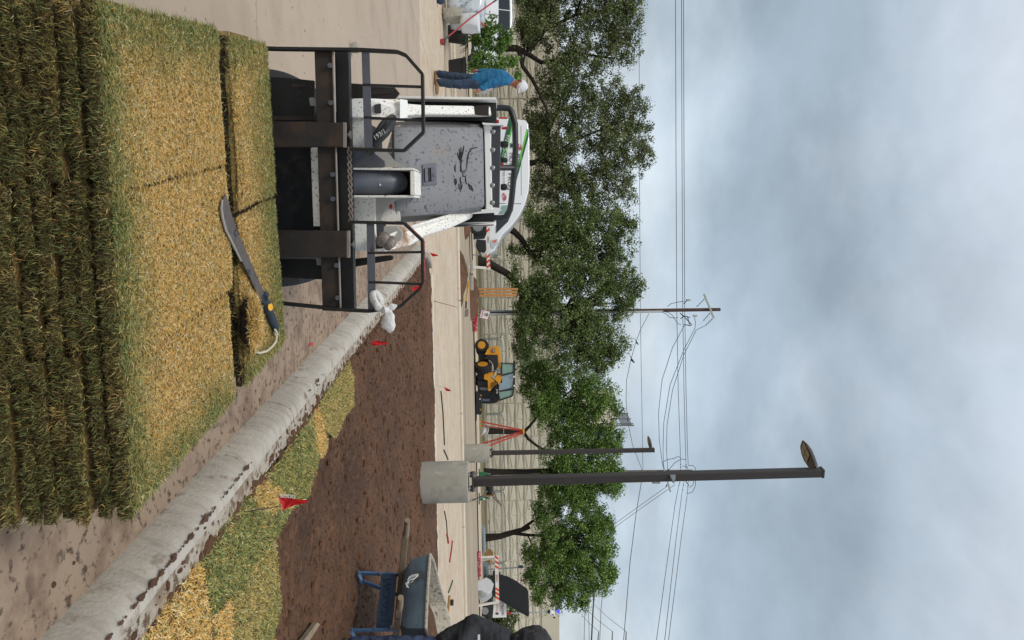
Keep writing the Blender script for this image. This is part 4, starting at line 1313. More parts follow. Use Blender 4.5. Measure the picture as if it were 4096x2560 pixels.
# ================================================================== temporary chain-link fence
def fence_panel_mesh(w, h):
    fr = MB()
    r = .045; c = .35
    pts = [(0, 0, 0), (0, 0, h - c), (c * .3, 0, h - c * .3), (c, 0, h), (w - c, 0, h), (w - c * .3, 0, h - c * .3), (w, 0, h - c), (w, 0, 0)]
    fr.tube(pts, r, 6)
    fr.tube([(0, 0, .12), (w, 0, .12)], r * .8, 6)
    ch = MB()
    sp_ = .19
    n = int((w + h) / sp_)
    for i in range(1, n):
        t = i * sp_
        for flip in (0, 1):
            a = (min(t, w), max(0, t - w)); b = (max(0, t - h), min(t, h))
            if flip:
                a = (w - a[0], a[1]); b = (w - b[0], b[1])
            ch.tube([(a[0], .02 * flip, a[1]), (b[0], .02 * flip, b[1])], .009, 3, caps=False)
    return fr.mesh('fence_frame', 'fence_tube', smooth=True), ch.mesh('chain_link', 'chain_wire')
FW, FH = 6.85, 1.75
fm = fence_panel_mesh(FW - .12, FH)
edges = [-520, -205, 98, 402, 712, 1030, 1359, 1659, 1969, 2257, 2545]
where = ['beyond the parked car', 'left of the potted shrub', 'behind the potted shrub', 'behind the van\'s tail', 'behind the van\'s nose', 'beside the leaning oak trunk', 'behind the timber posts', 'behind the yellow telehandler and ladder', 'behind the brown cable reel', 'left of the black solar panel']
for k in range(len(edges) - 1):
    def fpt(y):
        r = ray(1930, y)
        s = (W0 + WN * 2.6 - CAM).dot(WN) / r.dot(WN)
        return CAM + r * s
    a, b = fpt(edges[k]), fpt(edges[k + 1])
    d = (b - a); L_ = Vector((d.x, d.y, 0)).length
    t = thing('fence_panel', 'chain-link fence panel in a bent steel frame %s' % where[k], 'fence panel', (a.x, a.y, gz(a.y) + .05), math.atan2(d.y, d.x), 'temporary fence panels along the building')
    for m_ in fm:
        o = link(bpy.data.objects.new(m_.name.split('.')[0], m_), t)
        o.scale = (L_ / FW, 1, 1)
    MB().box((FW * .5, 0, .03), (.1, .5, .06)).build('foot', 'fence_dark', t, world=False)

# ================================================================== trees
def tree(label, trunk, limbs, blobs, d, n_cl, per, tone, leaf=.15, r0=.26, seed=1, sparse=0.0):
    n_cl = int(n_cl * (3.5 if tone is BRI else (3.3 if tone is MID else 3.1)))
    rs = np.random.default_rng(seed)
    base = P(trunk[0][0], trunk[0][1], d)
    t = thing('oak_tree', label, 'tree', base, 0, 'oaks along the street')
    mb = MB()
    tp = [P(x, y, d) for x, y in trunk]
    tp[0] = Vector((tp[0].x, tp[0].y, min(tp[0].z, gz(d) - .2)))
    n_ = len(tp)
    mb.tube(tp, [r0 * (1 - .45 * i / max(1, n_ - 1)) * (1.25 if i == 0 else 1) for i in range(n_)], 10)
    tips = [tp[-1]]
    for lm in limbs:
        q = [P(x, y, d + (dz_ if dz_ is not None else 0)) for x, y, dz_ in lm]
        mb.tube(q, [r0 * .55 * (1 - .6 * i / max(1, len(q) - 1)) for i in range(len(q))], 8)
        tips += q[1:]
    # leaf clusters inside the crown's lobes
    cen = []
    wts = np.array([b[2] * b[3] for b in blobs], float); wts /= wts.sum()
    for _ in range(n_cl):
        b = blobs[rs.choice(len(blobs), p=wts)]
        v = rs.normal(0, 1, 3); v /= np.linalg.norm(v)
        rr_ = rs.random() ** (1 / 2.6)
        x = b[0] + b[2] * rr_ * v[0]; y = b[1] + b[3] * rr_ * v[1]
        dz_ = v[2] * rr_ * b[3] / FPX * d * .95
        c3 = P(x, y, d) + Vector((0, dz_, 0))
        nz_ = mnoise.noise(c3 * .55 + Vector((seed * 3.1, 0, 0))) + .5 * mnoise.noise(c3 * 1.3)
        if nz_ < (-.42 if tone is DARK else -.48) or (rr_ > .82 and nz_ < -.12):
            continue
        cen.append((c3, rr_, v, nz_))
    pos = []; cols = []
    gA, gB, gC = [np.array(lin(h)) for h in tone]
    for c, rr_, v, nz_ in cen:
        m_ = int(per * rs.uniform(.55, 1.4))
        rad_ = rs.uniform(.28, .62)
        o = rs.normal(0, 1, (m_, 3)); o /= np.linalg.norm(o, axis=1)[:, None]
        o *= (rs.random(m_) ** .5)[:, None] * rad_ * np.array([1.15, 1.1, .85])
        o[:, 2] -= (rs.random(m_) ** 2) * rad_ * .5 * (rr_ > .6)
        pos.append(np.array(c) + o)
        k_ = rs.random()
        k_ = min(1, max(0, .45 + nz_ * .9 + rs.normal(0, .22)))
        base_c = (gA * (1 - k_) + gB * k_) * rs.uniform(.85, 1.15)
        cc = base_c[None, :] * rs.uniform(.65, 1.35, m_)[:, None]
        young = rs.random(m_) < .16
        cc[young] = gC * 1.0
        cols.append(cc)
    # branches to a share of the clusters
    for c, rr_, v, nz_ in cen[::max(1, len(cen) // 70)]:
        a = min(tips, key=lambda q: (q - c).length + (0 if q.z < c.z + .5 else 3))
        mid = a.lerp(c, .5) + Vector((rs.normal(0, .25), rs.normal(0, .25), rs.normal(.12, .2)))
        L_ = (c - a).length
        mb.tube([a, a.lerp(mid, .5) + Vector((0, 0, .1)), mid, c], [min(.12, .02 + L_ * .018), min(.09, .018 + L_ * .012), .035, .012], 5, caps=False)
    mb.build('trunk', 'bark', t, smooth=True)
    pos = np.concatenate(pos) - np.array(base); cols = np.concatenate(cols)
    link(bpy.data.objects.new('crown', leaves(pos, np.full(len(pos), leaf), cols, 'crown')), t)
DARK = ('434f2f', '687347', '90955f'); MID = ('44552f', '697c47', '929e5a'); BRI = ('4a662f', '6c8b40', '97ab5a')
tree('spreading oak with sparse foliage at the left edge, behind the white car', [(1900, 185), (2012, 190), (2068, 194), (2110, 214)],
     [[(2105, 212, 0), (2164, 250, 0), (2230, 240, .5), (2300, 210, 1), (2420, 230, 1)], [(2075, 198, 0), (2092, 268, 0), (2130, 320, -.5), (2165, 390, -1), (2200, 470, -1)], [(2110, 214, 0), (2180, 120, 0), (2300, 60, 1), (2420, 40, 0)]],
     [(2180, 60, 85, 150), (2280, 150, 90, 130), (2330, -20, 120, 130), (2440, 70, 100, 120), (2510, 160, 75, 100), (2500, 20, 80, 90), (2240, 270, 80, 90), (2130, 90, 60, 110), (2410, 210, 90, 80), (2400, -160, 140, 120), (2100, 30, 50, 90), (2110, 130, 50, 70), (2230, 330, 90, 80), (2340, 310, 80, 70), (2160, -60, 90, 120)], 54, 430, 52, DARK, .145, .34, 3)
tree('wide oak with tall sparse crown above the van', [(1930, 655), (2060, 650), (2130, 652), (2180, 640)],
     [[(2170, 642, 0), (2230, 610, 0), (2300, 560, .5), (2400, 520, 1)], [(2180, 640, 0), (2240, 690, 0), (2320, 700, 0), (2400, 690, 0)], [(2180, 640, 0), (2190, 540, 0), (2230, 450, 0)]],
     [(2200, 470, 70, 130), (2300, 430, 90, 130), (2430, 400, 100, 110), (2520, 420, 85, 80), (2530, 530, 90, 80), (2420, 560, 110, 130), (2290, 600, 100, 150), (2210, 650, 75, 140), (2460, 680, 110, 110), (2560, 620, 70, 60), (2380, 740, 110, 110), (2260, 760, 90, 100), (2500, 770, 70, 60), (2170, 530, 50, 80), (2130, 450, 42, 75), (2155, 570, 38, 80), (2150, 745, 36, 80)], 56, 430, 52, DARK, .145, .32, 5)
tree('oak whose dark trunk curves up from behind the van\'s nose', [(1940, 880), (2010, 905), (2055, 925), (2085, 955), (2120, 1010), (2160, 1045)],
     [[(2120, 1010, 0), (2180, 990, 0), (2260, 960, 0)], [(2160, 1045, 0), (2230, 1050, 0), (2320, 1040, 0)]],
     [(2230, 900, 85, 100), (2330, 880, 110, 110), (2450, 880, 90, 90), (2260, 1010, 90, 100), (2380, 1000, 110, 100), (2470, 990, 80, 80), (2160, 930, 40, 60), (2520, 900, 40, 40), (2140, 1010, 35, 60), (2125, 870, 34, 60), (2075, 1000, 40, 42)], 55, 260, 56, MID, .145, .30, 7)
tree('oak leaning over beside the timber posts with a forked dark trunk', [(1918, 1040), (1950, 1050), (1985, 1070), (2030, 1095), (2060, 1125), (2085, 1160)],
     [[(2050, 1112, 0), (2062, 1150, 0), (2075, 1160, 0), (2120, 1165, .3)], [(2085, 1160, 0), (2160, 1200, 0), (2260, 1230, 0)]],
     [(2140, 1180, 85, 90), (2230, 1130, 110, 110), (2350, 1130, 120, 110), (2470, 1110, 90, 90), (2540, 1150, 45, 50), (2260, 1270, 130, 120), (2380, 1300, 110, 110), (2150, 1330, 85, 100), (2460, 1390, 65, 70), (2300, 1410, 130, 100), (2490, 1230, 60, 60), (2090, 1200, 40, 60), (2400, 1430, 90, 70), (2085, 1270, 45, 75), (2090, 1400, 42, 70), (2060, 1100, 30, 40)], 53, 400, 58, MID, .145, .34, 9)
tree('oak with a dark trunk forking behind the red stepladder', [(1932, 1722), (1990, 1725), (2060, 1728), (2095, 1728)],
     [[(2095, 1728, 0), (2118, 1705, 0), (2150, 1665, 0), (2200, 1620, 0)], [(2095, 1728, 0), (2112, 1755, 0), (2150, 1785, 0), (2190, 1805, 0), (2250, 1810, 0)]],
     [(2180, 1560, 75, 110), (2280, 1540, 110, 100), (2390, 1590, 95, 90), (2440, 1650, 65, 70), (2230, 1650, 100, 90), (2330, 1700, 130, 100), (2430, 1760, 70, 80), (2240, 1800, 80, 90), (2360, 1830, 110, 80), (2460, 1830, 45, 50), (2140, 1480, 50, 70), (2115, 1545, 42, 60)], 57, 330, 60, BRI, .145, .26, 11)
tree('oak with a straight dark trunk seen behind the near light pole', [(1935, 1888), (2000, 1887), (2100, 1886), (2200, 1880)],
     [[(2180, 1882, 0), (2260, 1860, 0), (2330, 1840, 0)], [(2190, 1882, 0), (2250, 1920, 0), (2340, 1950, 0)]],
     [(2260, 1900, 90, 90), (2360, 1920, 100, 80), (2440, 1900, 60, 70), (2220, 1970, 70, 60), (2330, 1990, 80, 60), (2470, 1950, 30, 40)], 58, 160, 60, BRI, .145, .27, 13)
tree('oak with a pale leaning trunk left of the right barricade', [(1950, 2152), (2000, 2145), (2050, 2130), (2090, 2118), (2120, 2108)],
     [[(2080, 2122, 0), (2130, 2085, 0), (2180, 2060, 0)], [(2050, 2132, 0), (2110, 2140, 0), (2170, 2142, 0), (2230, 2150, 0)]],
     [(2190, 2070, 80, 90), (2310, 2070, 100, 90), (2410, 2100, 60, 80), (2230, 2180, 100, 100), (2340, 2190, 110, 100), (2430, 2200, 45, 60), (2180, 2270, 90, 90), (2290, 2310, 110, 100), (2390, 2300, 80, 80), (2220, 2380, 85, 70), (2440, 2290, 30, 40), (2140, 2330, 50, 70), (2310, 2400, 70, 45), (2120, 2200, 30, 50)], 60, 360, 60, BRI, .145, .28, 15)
# hedge behind the camera trailer
hb = P(1945, 2470, 50)
hd = thing('hedge', 'green hedge behind the white camera trailer', 'hedge', (hb.x, hb.y, gz(50)))
n_ = 9000
xx = RNG.uniform(1940, 2155, n_); yy_ = RNG.uniform(2300, 2640, n_)
lim = 2060 + 90 * np.array([mnoise.noise(Vector((y * .012, 1, 0))) for y in yy_]) - np.where(yy_ < 2400, (2400 - yy_) * .7, 0)
ok = xx < lim
pts = np.array([P(x, y, 50) for x, y in zip(xx[ok], yy_[ok])])
pts[:, 1] += RNG.uniform(-.8, .8, len(pts))
gA, gB = np.array(lin('3d4a26')), np.array(lin('5f7238'))
cc = mixcol(gA, gB, RNG.random(len(pts)))
link(bpy.data.objects.new('foliage', leaves(pts - np.array(hd.location), np.full(len(pts), .17), cc, 'foliage')), hd)
MB().prism([P(1935, 2310, 50.6), P(1935, 2700, 50.6), P(2010, 2700, 50.6), P(2010, 2310, 50.6)], (0, .5, 0)).build('stems', 'bark', hd, jitter=.1)

# ================================================================== light poles on concrete footings
def light_pole(label, y_c, x_top, x_bot, half, x_pole_top, d, y_top, pw):
    c_top = P(x_top, y_c, d); c_bot = P(x_bot, y_c, d)
    zb_ = min(c_bot.z, 0.0) - .05
    t = thing('light_pole', label, 'light pole', (c_top.x, c_top.y, c_bot.z), 0, 'light poles on concrete footings')
    R = half / FPX * d
    n = 40
    mb = MB()
    prof = [(R * .985, zb_), (R, c_bot.z + .02), (R, c_top.z - .015), (R * .985, c_top.z), (R * .5, c_top.z), (.01, c_top.z)]
    mb.lathe(prof, (c_top.x, c_top.y, 0), (0, 0, 1), n)
    ft = mb.build('footing', 'footing', t, smooth=True)
    z0 = c_top.z + .055
    pl = MB().box((c_top.x, c_top.y, z0 + .012), (pw * 2.1, pw * 2.1, .024)).build('base_plate', 'bronze', t, bevel=.004)
    for sx in (-1, 1):
        for sy in (-1, 1):
            bx_, by_ = c_top.x + sx * pw * .85, c_top.y + sy * pw * .85
            MB().cyl((bx_, by_, c_top.z - .01), (bx_, by_, z0 + .08), .012, 8).build('anchor_bolt', 'zinc', pl)
            MB().cyl((bx_, by_, z0 + .024), (bx_, by_, z0 + .05), .026, 6).build('nut', 'zinc', pl)
            MB().cyl((bx_, by_, z0 - .028), (bx_, by_, z0), .026, 6).build('nut', 'bronze', pl)
    tp = P(x_pole_top, y_top, d)
    top = Vector((c_top.x + (tp.x - c_top.x) * 1.0, d, tp.z))
    base = Vector((c_top.x, c_top.y, z0 + .02))
    Mz = Matrix.Rotation(rad(14), 3, 'Z')
    mb = MB()
    vs = []
    for q, w_ in ((base, pw), (top, pw * .98)):
        for sx, sy in ((-1, -1), (1, -1), (1, 1), (-1, 1)):
            vs.append(q + Mz @ Vector((sx * w_ / 2, sy * w_ / 2, 0)))
    mb.add(vs, [(0, 1, 5, 4), (1, 2, 6, 5), (2, 3, 7, 6), (3, 0, 4, 7), (4, 5, 6, 7), (3, 2, 1, 0)])
    pole = mb.build('pole', 'bronze', t, bevel=pw * .08)
    MB().box(top + Vector((0, 0, .012)), (pw * 1.06, pw * 1.06, .03), Mz.to_4x4()).build('cap', 'bronze', pole)
    return t, top, pw
def lamp_head(t, top, sc, dirv):
    """shoebox-leaf LED head reaching out along dirv"""
    dirv = Vector(dirv).normalized()
    side = dirv.cross(Vector((0, 0, 1))).normalized()
    o = top + Vector((0, 0, -.13 * sc)) + dirv * .05 * sc
    prof = [(0, .07, .04, .05), (.08, .10, .035, .06), (.2, .15, .015, .075), (.38, .175, 0, .085), (.52, .165, 0, .06), (.62, .12, 0, .035), (.66, .07, .004, .02)]
    vs = []
    for l, w_, zlo, zt_ in prof:
        l *= 1.0 * sc; w_ *= sc
        c = o + dirv * l
        sl = 0
        vs += [c - side * w_ + Vector((0, 0, zlo * sc + sl)), c + side * w_ + Vector((0, 0, zlo * sc + sl)), c + side * w_ * .7 + Vector((0, 0, (zlo + zt_) * sc + sl)), c - side * w_ * .7 + Vector((0, 0, (zlo + zt_) * sc + sl))]
    n = len(prof)
    fs = [(4 * i + a, 4 * i + (a + 1) % 4, 4 * i + 4 + (a + 1) % 4, 4 * i + 4 + a) for i in range(n - 1) for a in range(4)] + [(0, 1, 2, 3), tuple(4 * (n - 1) + a for a in (3, 2, 1, 0))]
    hd_ = MB().add(vs, fs).build('lamp_head', 'bronze', t, smooth=True, bevel=.006 * sc)
    for i in range(2):
        for j in range(2):
            l0, l1 = (.26 + i * .17) * sc, (.41 + i * .17) * sc
            s0, s1 = (-.12 + j * .125) * sc, (-.01 + j * .125) * sc
            q = [o + dirv * l + side * s + Vector((0, 0, -.006 * sc)) for l, s in ((l0, s0), (l1, s0), (l1, s1), (l0, s1))]
            MB().prism(q, (0, 0, .004)).build('led_array', 'led', hd_)
t1, top1, pw1 = light_pole('near light pole on a round concrete footing in the bare soil', 1926, 1874, 1722, 82.5, 3284, 10.75, 1889, .122)
lamp_head(t1, top1 + Vector((0, 0, .0)), .82, (-.62, .78, 0))
bx0 = P(2690, 1908, 10.68)
MB().box(bx0 + Vector((0, -.01, 0)), (.07, .02, .08)).build('bracket_plate', 'galv', t1, bevel=.003)
MB().beam(bx0 + Vector((.0, -.02, -.02)), bx0 + Vector((.06, -.09, .0)), .035, .03).build('bracket_arm', 'galv', t1, bevel=.003)
bx1 = P(2624, 1926, 10.75)
MB().box(bx1, (.05, .08, .11)).build('junction_box', 'galv', t1, bevel=.004)
t2, top2, pw2 = light_pole('far light pole on a concrete footing left of the stepladder\'s foot', 1812, 1958, 1882, 37, 2614, 23.8, 1800, .125)
t2['label'] = 'smaller looking far light pole on its footing beside the red stepladder'
lamp_head(t2, top2 + Vector((0, 0, .0)), .82, (-.62, .78, 0))
# ================================================================== utility poles, wires
def sag(a, b, dep, n=14):
    return [a.lerp(b, i / n) - Vector((0, 0, dep * 4 * (i / n) * (1 - i / n))) for i in range(n + 1)]
D1, D2 = 53.5, 62.0
up1 = thing('utility_pole', 'brown wooden utility pole with a pale crossarm rising from the oak crowns', 'utility pole', (P(1930, 1252, D1).x, D1, gz(D1)))
b1 = P(1900, 1254, D1); b1.z = gz(D1) - .3
MB().tube([b1, P(2300, 1246, D1), P(2881, 1238, D1)], [.16, .145, .125], 12).build('pole', 'pole_wood', up1, smooth=True)
MB().tube([P(1915, 1258, D1 - .22), P(2300, 1252, D1 - .22), P(2652, 1246, D1 - .2)], .085, 8).build('conduit', 'conduit', up1, smooth=True)
MB().tube([P(1905, 1246, D1 - .15), P(2200, 1241, D1 - .15)], .07, 8).build('riser', 'galv', up1, smooth=True)
arm_ = MB().beam(P(2816, 1176, D1 - .25), P(2856, 1273, D1 - .25), .10, .13).build('crossarm', 'arm_pale', up1, bevel=.01)
def insul(parent, a, b, n=4, r=.055):
    a, b = Vector(a), Vector(b)
    d = b - a; L_ = d.length
    prof = [(.015, 0)]
    for i in range(n):
        h0 = L_ * (i + .3) / n
        prof += [(.018, h0 - .01), (r, h0), (r * .9, h0 + .02), (.018, h0 + .04)]
    prof.append((.015, L_))
    MB().lathe(prof, a, d, 8).build('insulator', 'insulator', parent)
for q0, q1 in (((2818, 1196), (2786, 1228)), ((2840, 1252), (2812, 1285)), ((2850, 1275), (2822, 1302))):
    insul(up1, P(*q0, D1 - .3), P(*q1, D1 - .6))
for (x, y) in ((2745, 1200), (2772, 1263)):
    MB().cyl(P(x, y, D1 - .3), P(x + 16, y, D1 - .3), .085, 10).build('arrester', 'arrester', up1, smooth=True)
for (x, y, x2, y2) in ((2735, 1215, 2748, 1202), (2720, 1252, 2738, 1268), (2728, 1262, 2760, 1270), (2740, 1270, 2768, 1300), (2735, 1298, 2765, 1303), (2722, 1275, 2740, 1262), (2750, 1265, 2758, 1298)):
    MB().tube([P(x, y, D1 - .3), P(x2, y2, D1 - .5)], .035, 5).build('cutout', 'insulator', up1)
for pts in ([(2652, 1246), (2675, 1250), (2690, 1262), (2700, 1278), (2712, 1295), (2724, 1298)], [(2652, 1250), (2668, 1258), (2676, 1268), (2695, 1272), (2712, 1270)], [(2670, 1226), (2685, 1214), (2715, 1208), (2735, 1205)], [(2778, 1268), (2782, 1290), (2780, 1312)]):
    MB().tube([P(x, y, D1 - .35) for x, y in pts], .022, 5).build('lead_cable', 'wire', up1)
up2 = thing('utility_pole', 'grey wooden utility pole mostly hidden behind the near light pole', 'utility pole', (P(1930, 1888, D2).x, D2, gz(D2)))
b2 = P(2000, 1892, D2); b2.z = gz(D2) - .3
MB().tube([b2, P(2770, 1884, D2)], [.16, .12], 12).build('pole', 'pole_old', up2, smooth=True)
MB().beam(P(2654, 1868, D2 - .3), P(2682, 1968, D2 - .3), .11, .13).build('crossarm', 'arm_pale', up2, bevel=.01)
for q0, q1 in (((2722, 1886), (2722, 1848)), ((2744, 1886), (2744, 1850)), ((2722, 1920), (2714, 1946)), ((2738, 1915), (2728, 1972)), ((2754, 1915), (2748, 1988)), ((2654, 1868), (2648, 1846)), ((2676, 1886), (2671, 1876)), ((2668, 1938), (2664, 1948))):
    insul(up2, P(*q0, D2 - .2), P(*q1, D2 - .3), 3, .07)
for pts in ([(2653, 1848), (2668, 1838), (2695, 1834), (2712, 1826), (2722, 1830)], [(2676, 1878), (2700, 1850), (2725, 1836), (2744, 1838)], [(2728, 1864), (2748, 1866), (2755, 1884)], [(2755, 1862), (2772, 1862), (2780, 1870), (2782, 1888)], [(2782, 1918), (2782, 1942), (2770, 1968), (2752, 1974)], [(2776, 1920), (2772, 1940), (2758, 1950)]):
    MB().tube([P(x, y, D2 - .35) for x, y in pts], .026, 5).build('jumper', 'wire', up2)
MB().beam(P(2740, 1920, D2 - .2), P(2755, 1942, D2 - .2), .09, .06).build('brace', 'insulator', up2)
def wire(label, pts, d, r=.022, dep=0.0):
    q = [P(p_[0], p_[1], p_[2] if len(p_) > 2 else d) for p_ in pts]
    if len(q) == 2:
        q = sag(q[0], q[1], dep)
    m_ = q[len(q) // 2]
    t = MB().tube([v - m_ for v in q], r, 5, caps=False)
    o = t.build('overhead_wire', 'wire', None)
    o.location = m_
    tag(o, label, 'wire', 'overhead power lines')
wire('lowest of the three power lines running level across from the left edge', [(2702, -60, 47), (2704, 600, 49), (2707, 1237, D1), (2713, 1560, 56), (2721, 1800, 60), (2722, 1850, D2)], D1)
wire('middle power line of the three running level from the left edge', [(2726, -60, 47), (2728, 600, 49), (2731, 1237, D1), (2736, 1560, 56), (2742, 1800, 60), (2744, 1850, D2)], D1)
wire('highest of the three power lines running level from the left edge', [(2734, -60, 47), (2736, 600, 49), (2739, 1237, D1), (2744, 1560, 56), (2750, 1800, 60), (2753, 1862, D2)], D1)
wire('steepest of the three power lines falling right of the near light pole', [(2714, 1946, D2), (2700, 2020, 60), (2664, 2280, 55), (2615, 2640, 48)], D2)
wire('middle of the three power lines falling right of the near light pole', [(2728, 1972, D2), (2705, 2150, 58), (2680, 2370, 53), (2650, 2640, 48)], D2)
wire('upper power line of the three falling right of the near light pole', [(2748, 1988, D2), (2725, 2150, 58), (2698, 2370, 53), (2664, 2640, 48)], D2)
wire('thin cable just above the tree tops left of the far light pole', [(2556, -60, 50), (2558, 700, 52), (2562, 1300, 56), (2572, 1886, D2)], 55, .018)
wire('pale double cable slanting down across the right sky', [(2572, 1890, D2), (2545, 2050, 58), (2520, 2250, 54), (2488, 2640, 48)], 55, .026)
wire('deepest sagging wire between the two utility poles', [(2737, 1302, D1 - .6), (2690, 1390, 51), (2648, 1520, 53), (2634, 1650, 56), (2637, 1760, 59), (2648, 1846, D2)], 55)
wire('middle sagging wire between the two utility poles', [(2780, 1312, D1 - .6), (2735, 1400, 51), (2680, 1540, 53), (2655, 1690, 57), (2652, 1800, 60), (2654, 1868, D2)], 55)
wire('upper sagging wire between the two utility poles', [(2822, 1302, D1 - .6), (2785, 1320, 50.5), (2735, 1420, 51), (2690, 1560, 54), (2668, 1700, 57), (2666, 1800, 60), (2671, 1876, D2)], 55)
wire('slack service cable with two dark birds on it', [(2596, 1254, D1 - .2), (2562, 1318, 50), (2543, 1370, 50), (2523, 1440, 50), (2506, 1520, 51), (2504, 1600, 52), (2510, 1680, 54), (2530, 1780, 58), (2570, 1884, D2)], 52, .02)
wire('lower of two guy wires slanting into the right tree tops', [(2668, 1945, D2 - .3), (2560, 2022, 64), (2455, 2098, 66)], 62, .02)
wire('upper of two guy wires slanting into the right tree tops', [(2700, 1938, D2 - .3), (2580, 2022, 64), (2455, 2112, 66)], 62, .02)
wire('thick dark cable at the lower right edge of the sky', [(2378, 2360, 52), (2372, 2440, 50), (2362, 2640, 46)], 50, .05)
wire('thin cable left of the thick dark one at the right edge', [(2345, 2380, 60), (2338, 2480, 60), (2335, 2640, 58)], 60, .022)
wire('thin cable hugging the thick dark one near the right edge', [(2352, 2400, 60), (2356, 2500, 60), (2358, 2640, 58)], 60, .022)
wire('thin cable right of the thick dark one near the tree tip', [(2412, 2360, 60), (2404, 2440, 60), (2396, 2640, 56)], 60, .024)
# transmission pole at the edge
tp_ = thing('transmission_pole', 'tall steel transmission pole with short arms at the right edge', 'utility pole', (P(2000, 2640, 95).x, 95, gz(95)))
q0 = P(2560, 2640, 95)
MB().tube([Vector((q0.x, 95, gz(95) - .5)), q0], [.35, .2], 10).build('pole', 'tower_steel', tp_, smooth=True)
for x, xt in ((2385, 2395), (2445, 2450), (2500, 2505)):
    MB().tube([P(x, 2640, 95), P(xt, 2526, 95)], [.12, .07], 6).build('arm', 'tower_steel', tp_, smooth=True)
for xt, x2, y2, nm in ((2395, 2325, 2455, 'lowest'), (2450, 2338, 2430, 'middle'), (2505, 2378, 2420, 'topmost')):
    wire('far transmission wire from the %s arm at the right edge, falling into the trees' % nm, [(xt, 2526, 95), ((xt + x2) / 2 - 6, (2526 + y2) / 2, 110), (x2, y2, 130)], 100, .03)
# two birds on the slack cable
for (x, y, lb) in ((2543, 1371, 'dark bird perched higher on the slack cable'), (2523, 1441, 'larger dark bird perched lower on the slack cable')):
    c = P(x, y, 49.9)
    t = thing('bird', lb, 'bird', c, 0, 'birds on the cable')
    k_ = 1.0 if x > 2530 else 1.35
    blob('body', [(c + Vector((-.12, 0, .02)) * k_, .02, c + Vector((-.02, 0, .05)) * k_, .06 * k_), (c + Vector((-.02, 0, .05)) * k_, .06 * k_, c + Vector((.06, 0, .12)) * k_, .045 * k_),
                   (c + Vector((.06, 0, .12)) * k_, .04 * k_, c + Vector((.11, 0, .17)) * k_, .035 * k_), (c + Vector((.11, 0, .17)) * k_, .02, c + Vector((.17, 0, .165)) * k_, .008), (c + Vector((-.12, 0, .02)) * k_, .03, c + Vector((-.3, 0, -.06)) * k_, .014)], 'bird_black', t, .014, 2)
    t.children[0].location = (0, 0, -.0)

# ================================================================== vehicles
def wheel(parent, c, r, w, ax, rimmat='wheel_steel', tread=0):
    c = Vector(c); ax = Vector(ax).normalized()
    tyre = MB().lathe([(r * .60, -w / 2), (r * .9, -w / 2), (r, -w * .36), (r, w * .36), (r * .9, w / 2), (r * .60, w / 2)], c, ax, 28).build('wheel', 'rubber', parent, smooth=True)
    MB().lathe([(r * .6, -w * .52), (r * .56, -w * .40), (r * .3, -w * .36), (r * .28, -w * .46), (r * .12, -w * .50), (.005, -w * .50)], c, ax, 20).build('rim', rimmat, tyre, smooth=True)
    if tread:
        mb = MB()
        d, s_, u_ = frame_from(ax)
        for i in range(tread):
            a = 2 * math.pi * i / tread
            o = (s_ * math.cos(a) + u_ * math.sin(a))
            tg = (-s_ * math.sin(a) + u_ * math.cos(a))
            for sg in (-1, 1):
                mb.beam(c + o * r * 1.01 + d * (sg * w * .02) + tg * (r * .06 * sg), c + o * r * .99 + d * (sg * w * .5) - tg * r * .12, r * .10, r * .10, o)
        mb.build('tread', 'rubber', tyre)
    return tyre
# --- panel van, side on, nose to the right
VD = 30.5
van = thing('panel_van', 'white landscaping van with green stripes parked behind the loader', 'van', (P(1885, 740, VD).x, VD + 1, gz(VD)))
prof = [(1893, 468), (2000, 468), (2100, 476), (2113, 490), (2118, 560), (2119, 700), (2115, 760), (2100, 812), (2078, 858), (2040, 908), (2010, 936), (1992, 968), (1978, 1000), (1958, 1014), (1930, 1014), (1908, 1000), (1898, 985), (1895, 950)]
def vehicle_shell(parent, prof, d, width, inset, z_in, matn, bevel=.05):
    """closed shell between two side outlines; points above z_in lean inwards"""
    vs = []
    n = len(prof)
    for side in (0, 1):
        for x, y in prof:
            q = P(x, y, d)
            k_ = max(0, q.z - z_in) * inset
            q.y = d + (k_ if side == 0 else width - k_)
            vs.append(q)
    fs = [tuple(range(n)), tuple(range(2 * n - 1, n - 1, -1))] + [(i, n + i, n + (i + 1) % n, (i + 1) % n) for i in range(n)]
    return MB().add(vs, fs).build('body', matn, parent, bevel=bevel, smooth=True, segs=3)
def side_pt(x, y, d, inset, z_in, out=.006):
    q = P(x, y, d)
    q.y = d + max(0, q.z - z_in) * inset - out
    return q
vb = vehicle_shell(van, prof, VD, 2.0, .09, .9, 'car_white')
def VP(x, y, out=.006):
    return side_pt(x, y, VD, .09, .9, out)
def decal(name, matn, pts, parent=van, out=.008, t=.004):
    return MB().prism([VP(x, y, out) for x, y in pts], (0, t, 0)).build(name, matn, parent)
decal('side_window', 'glass_green', [(2008, 822), (2038, 820), (2051, 828), (2048, 848), (1996, 858)])
decal('side_window', 'glass_dark', [(1995, 862), (2047, 852), (2032, 886), (2008, 910), (1984, 934), (1986, 880)])
decal('stripe', 'print_green', [(2050, 470), (2050, 490), (2007, 664), (1992, 664), (2036, 470)])
decal('stripe', 'print_lime', [(2054, 478), (2057, 486), (2012, 668), (2008, 664)], out=.011)
decal('stripe', 'print_green', [(2114, 516), (2114, 546), (2056, 758), (2054, 740)])
decal('stripe', 'print_lime', [(2108, 512), (2114, 514), (2055, 742), (2053, 730)], out=.011)
decal('door_seam', 'plastic_black', [(1930, 812), (2085, 812), (2085, 814), (1930, 814)], out=.010)
decal('roof_seam', 'grey_light', [(2084, 500), (2086, 500), (2087, 780), (2085, 780)], out=.010)
X_ = Vector((1, 0, 0)); Z_ = Vector((0, 0, 1))
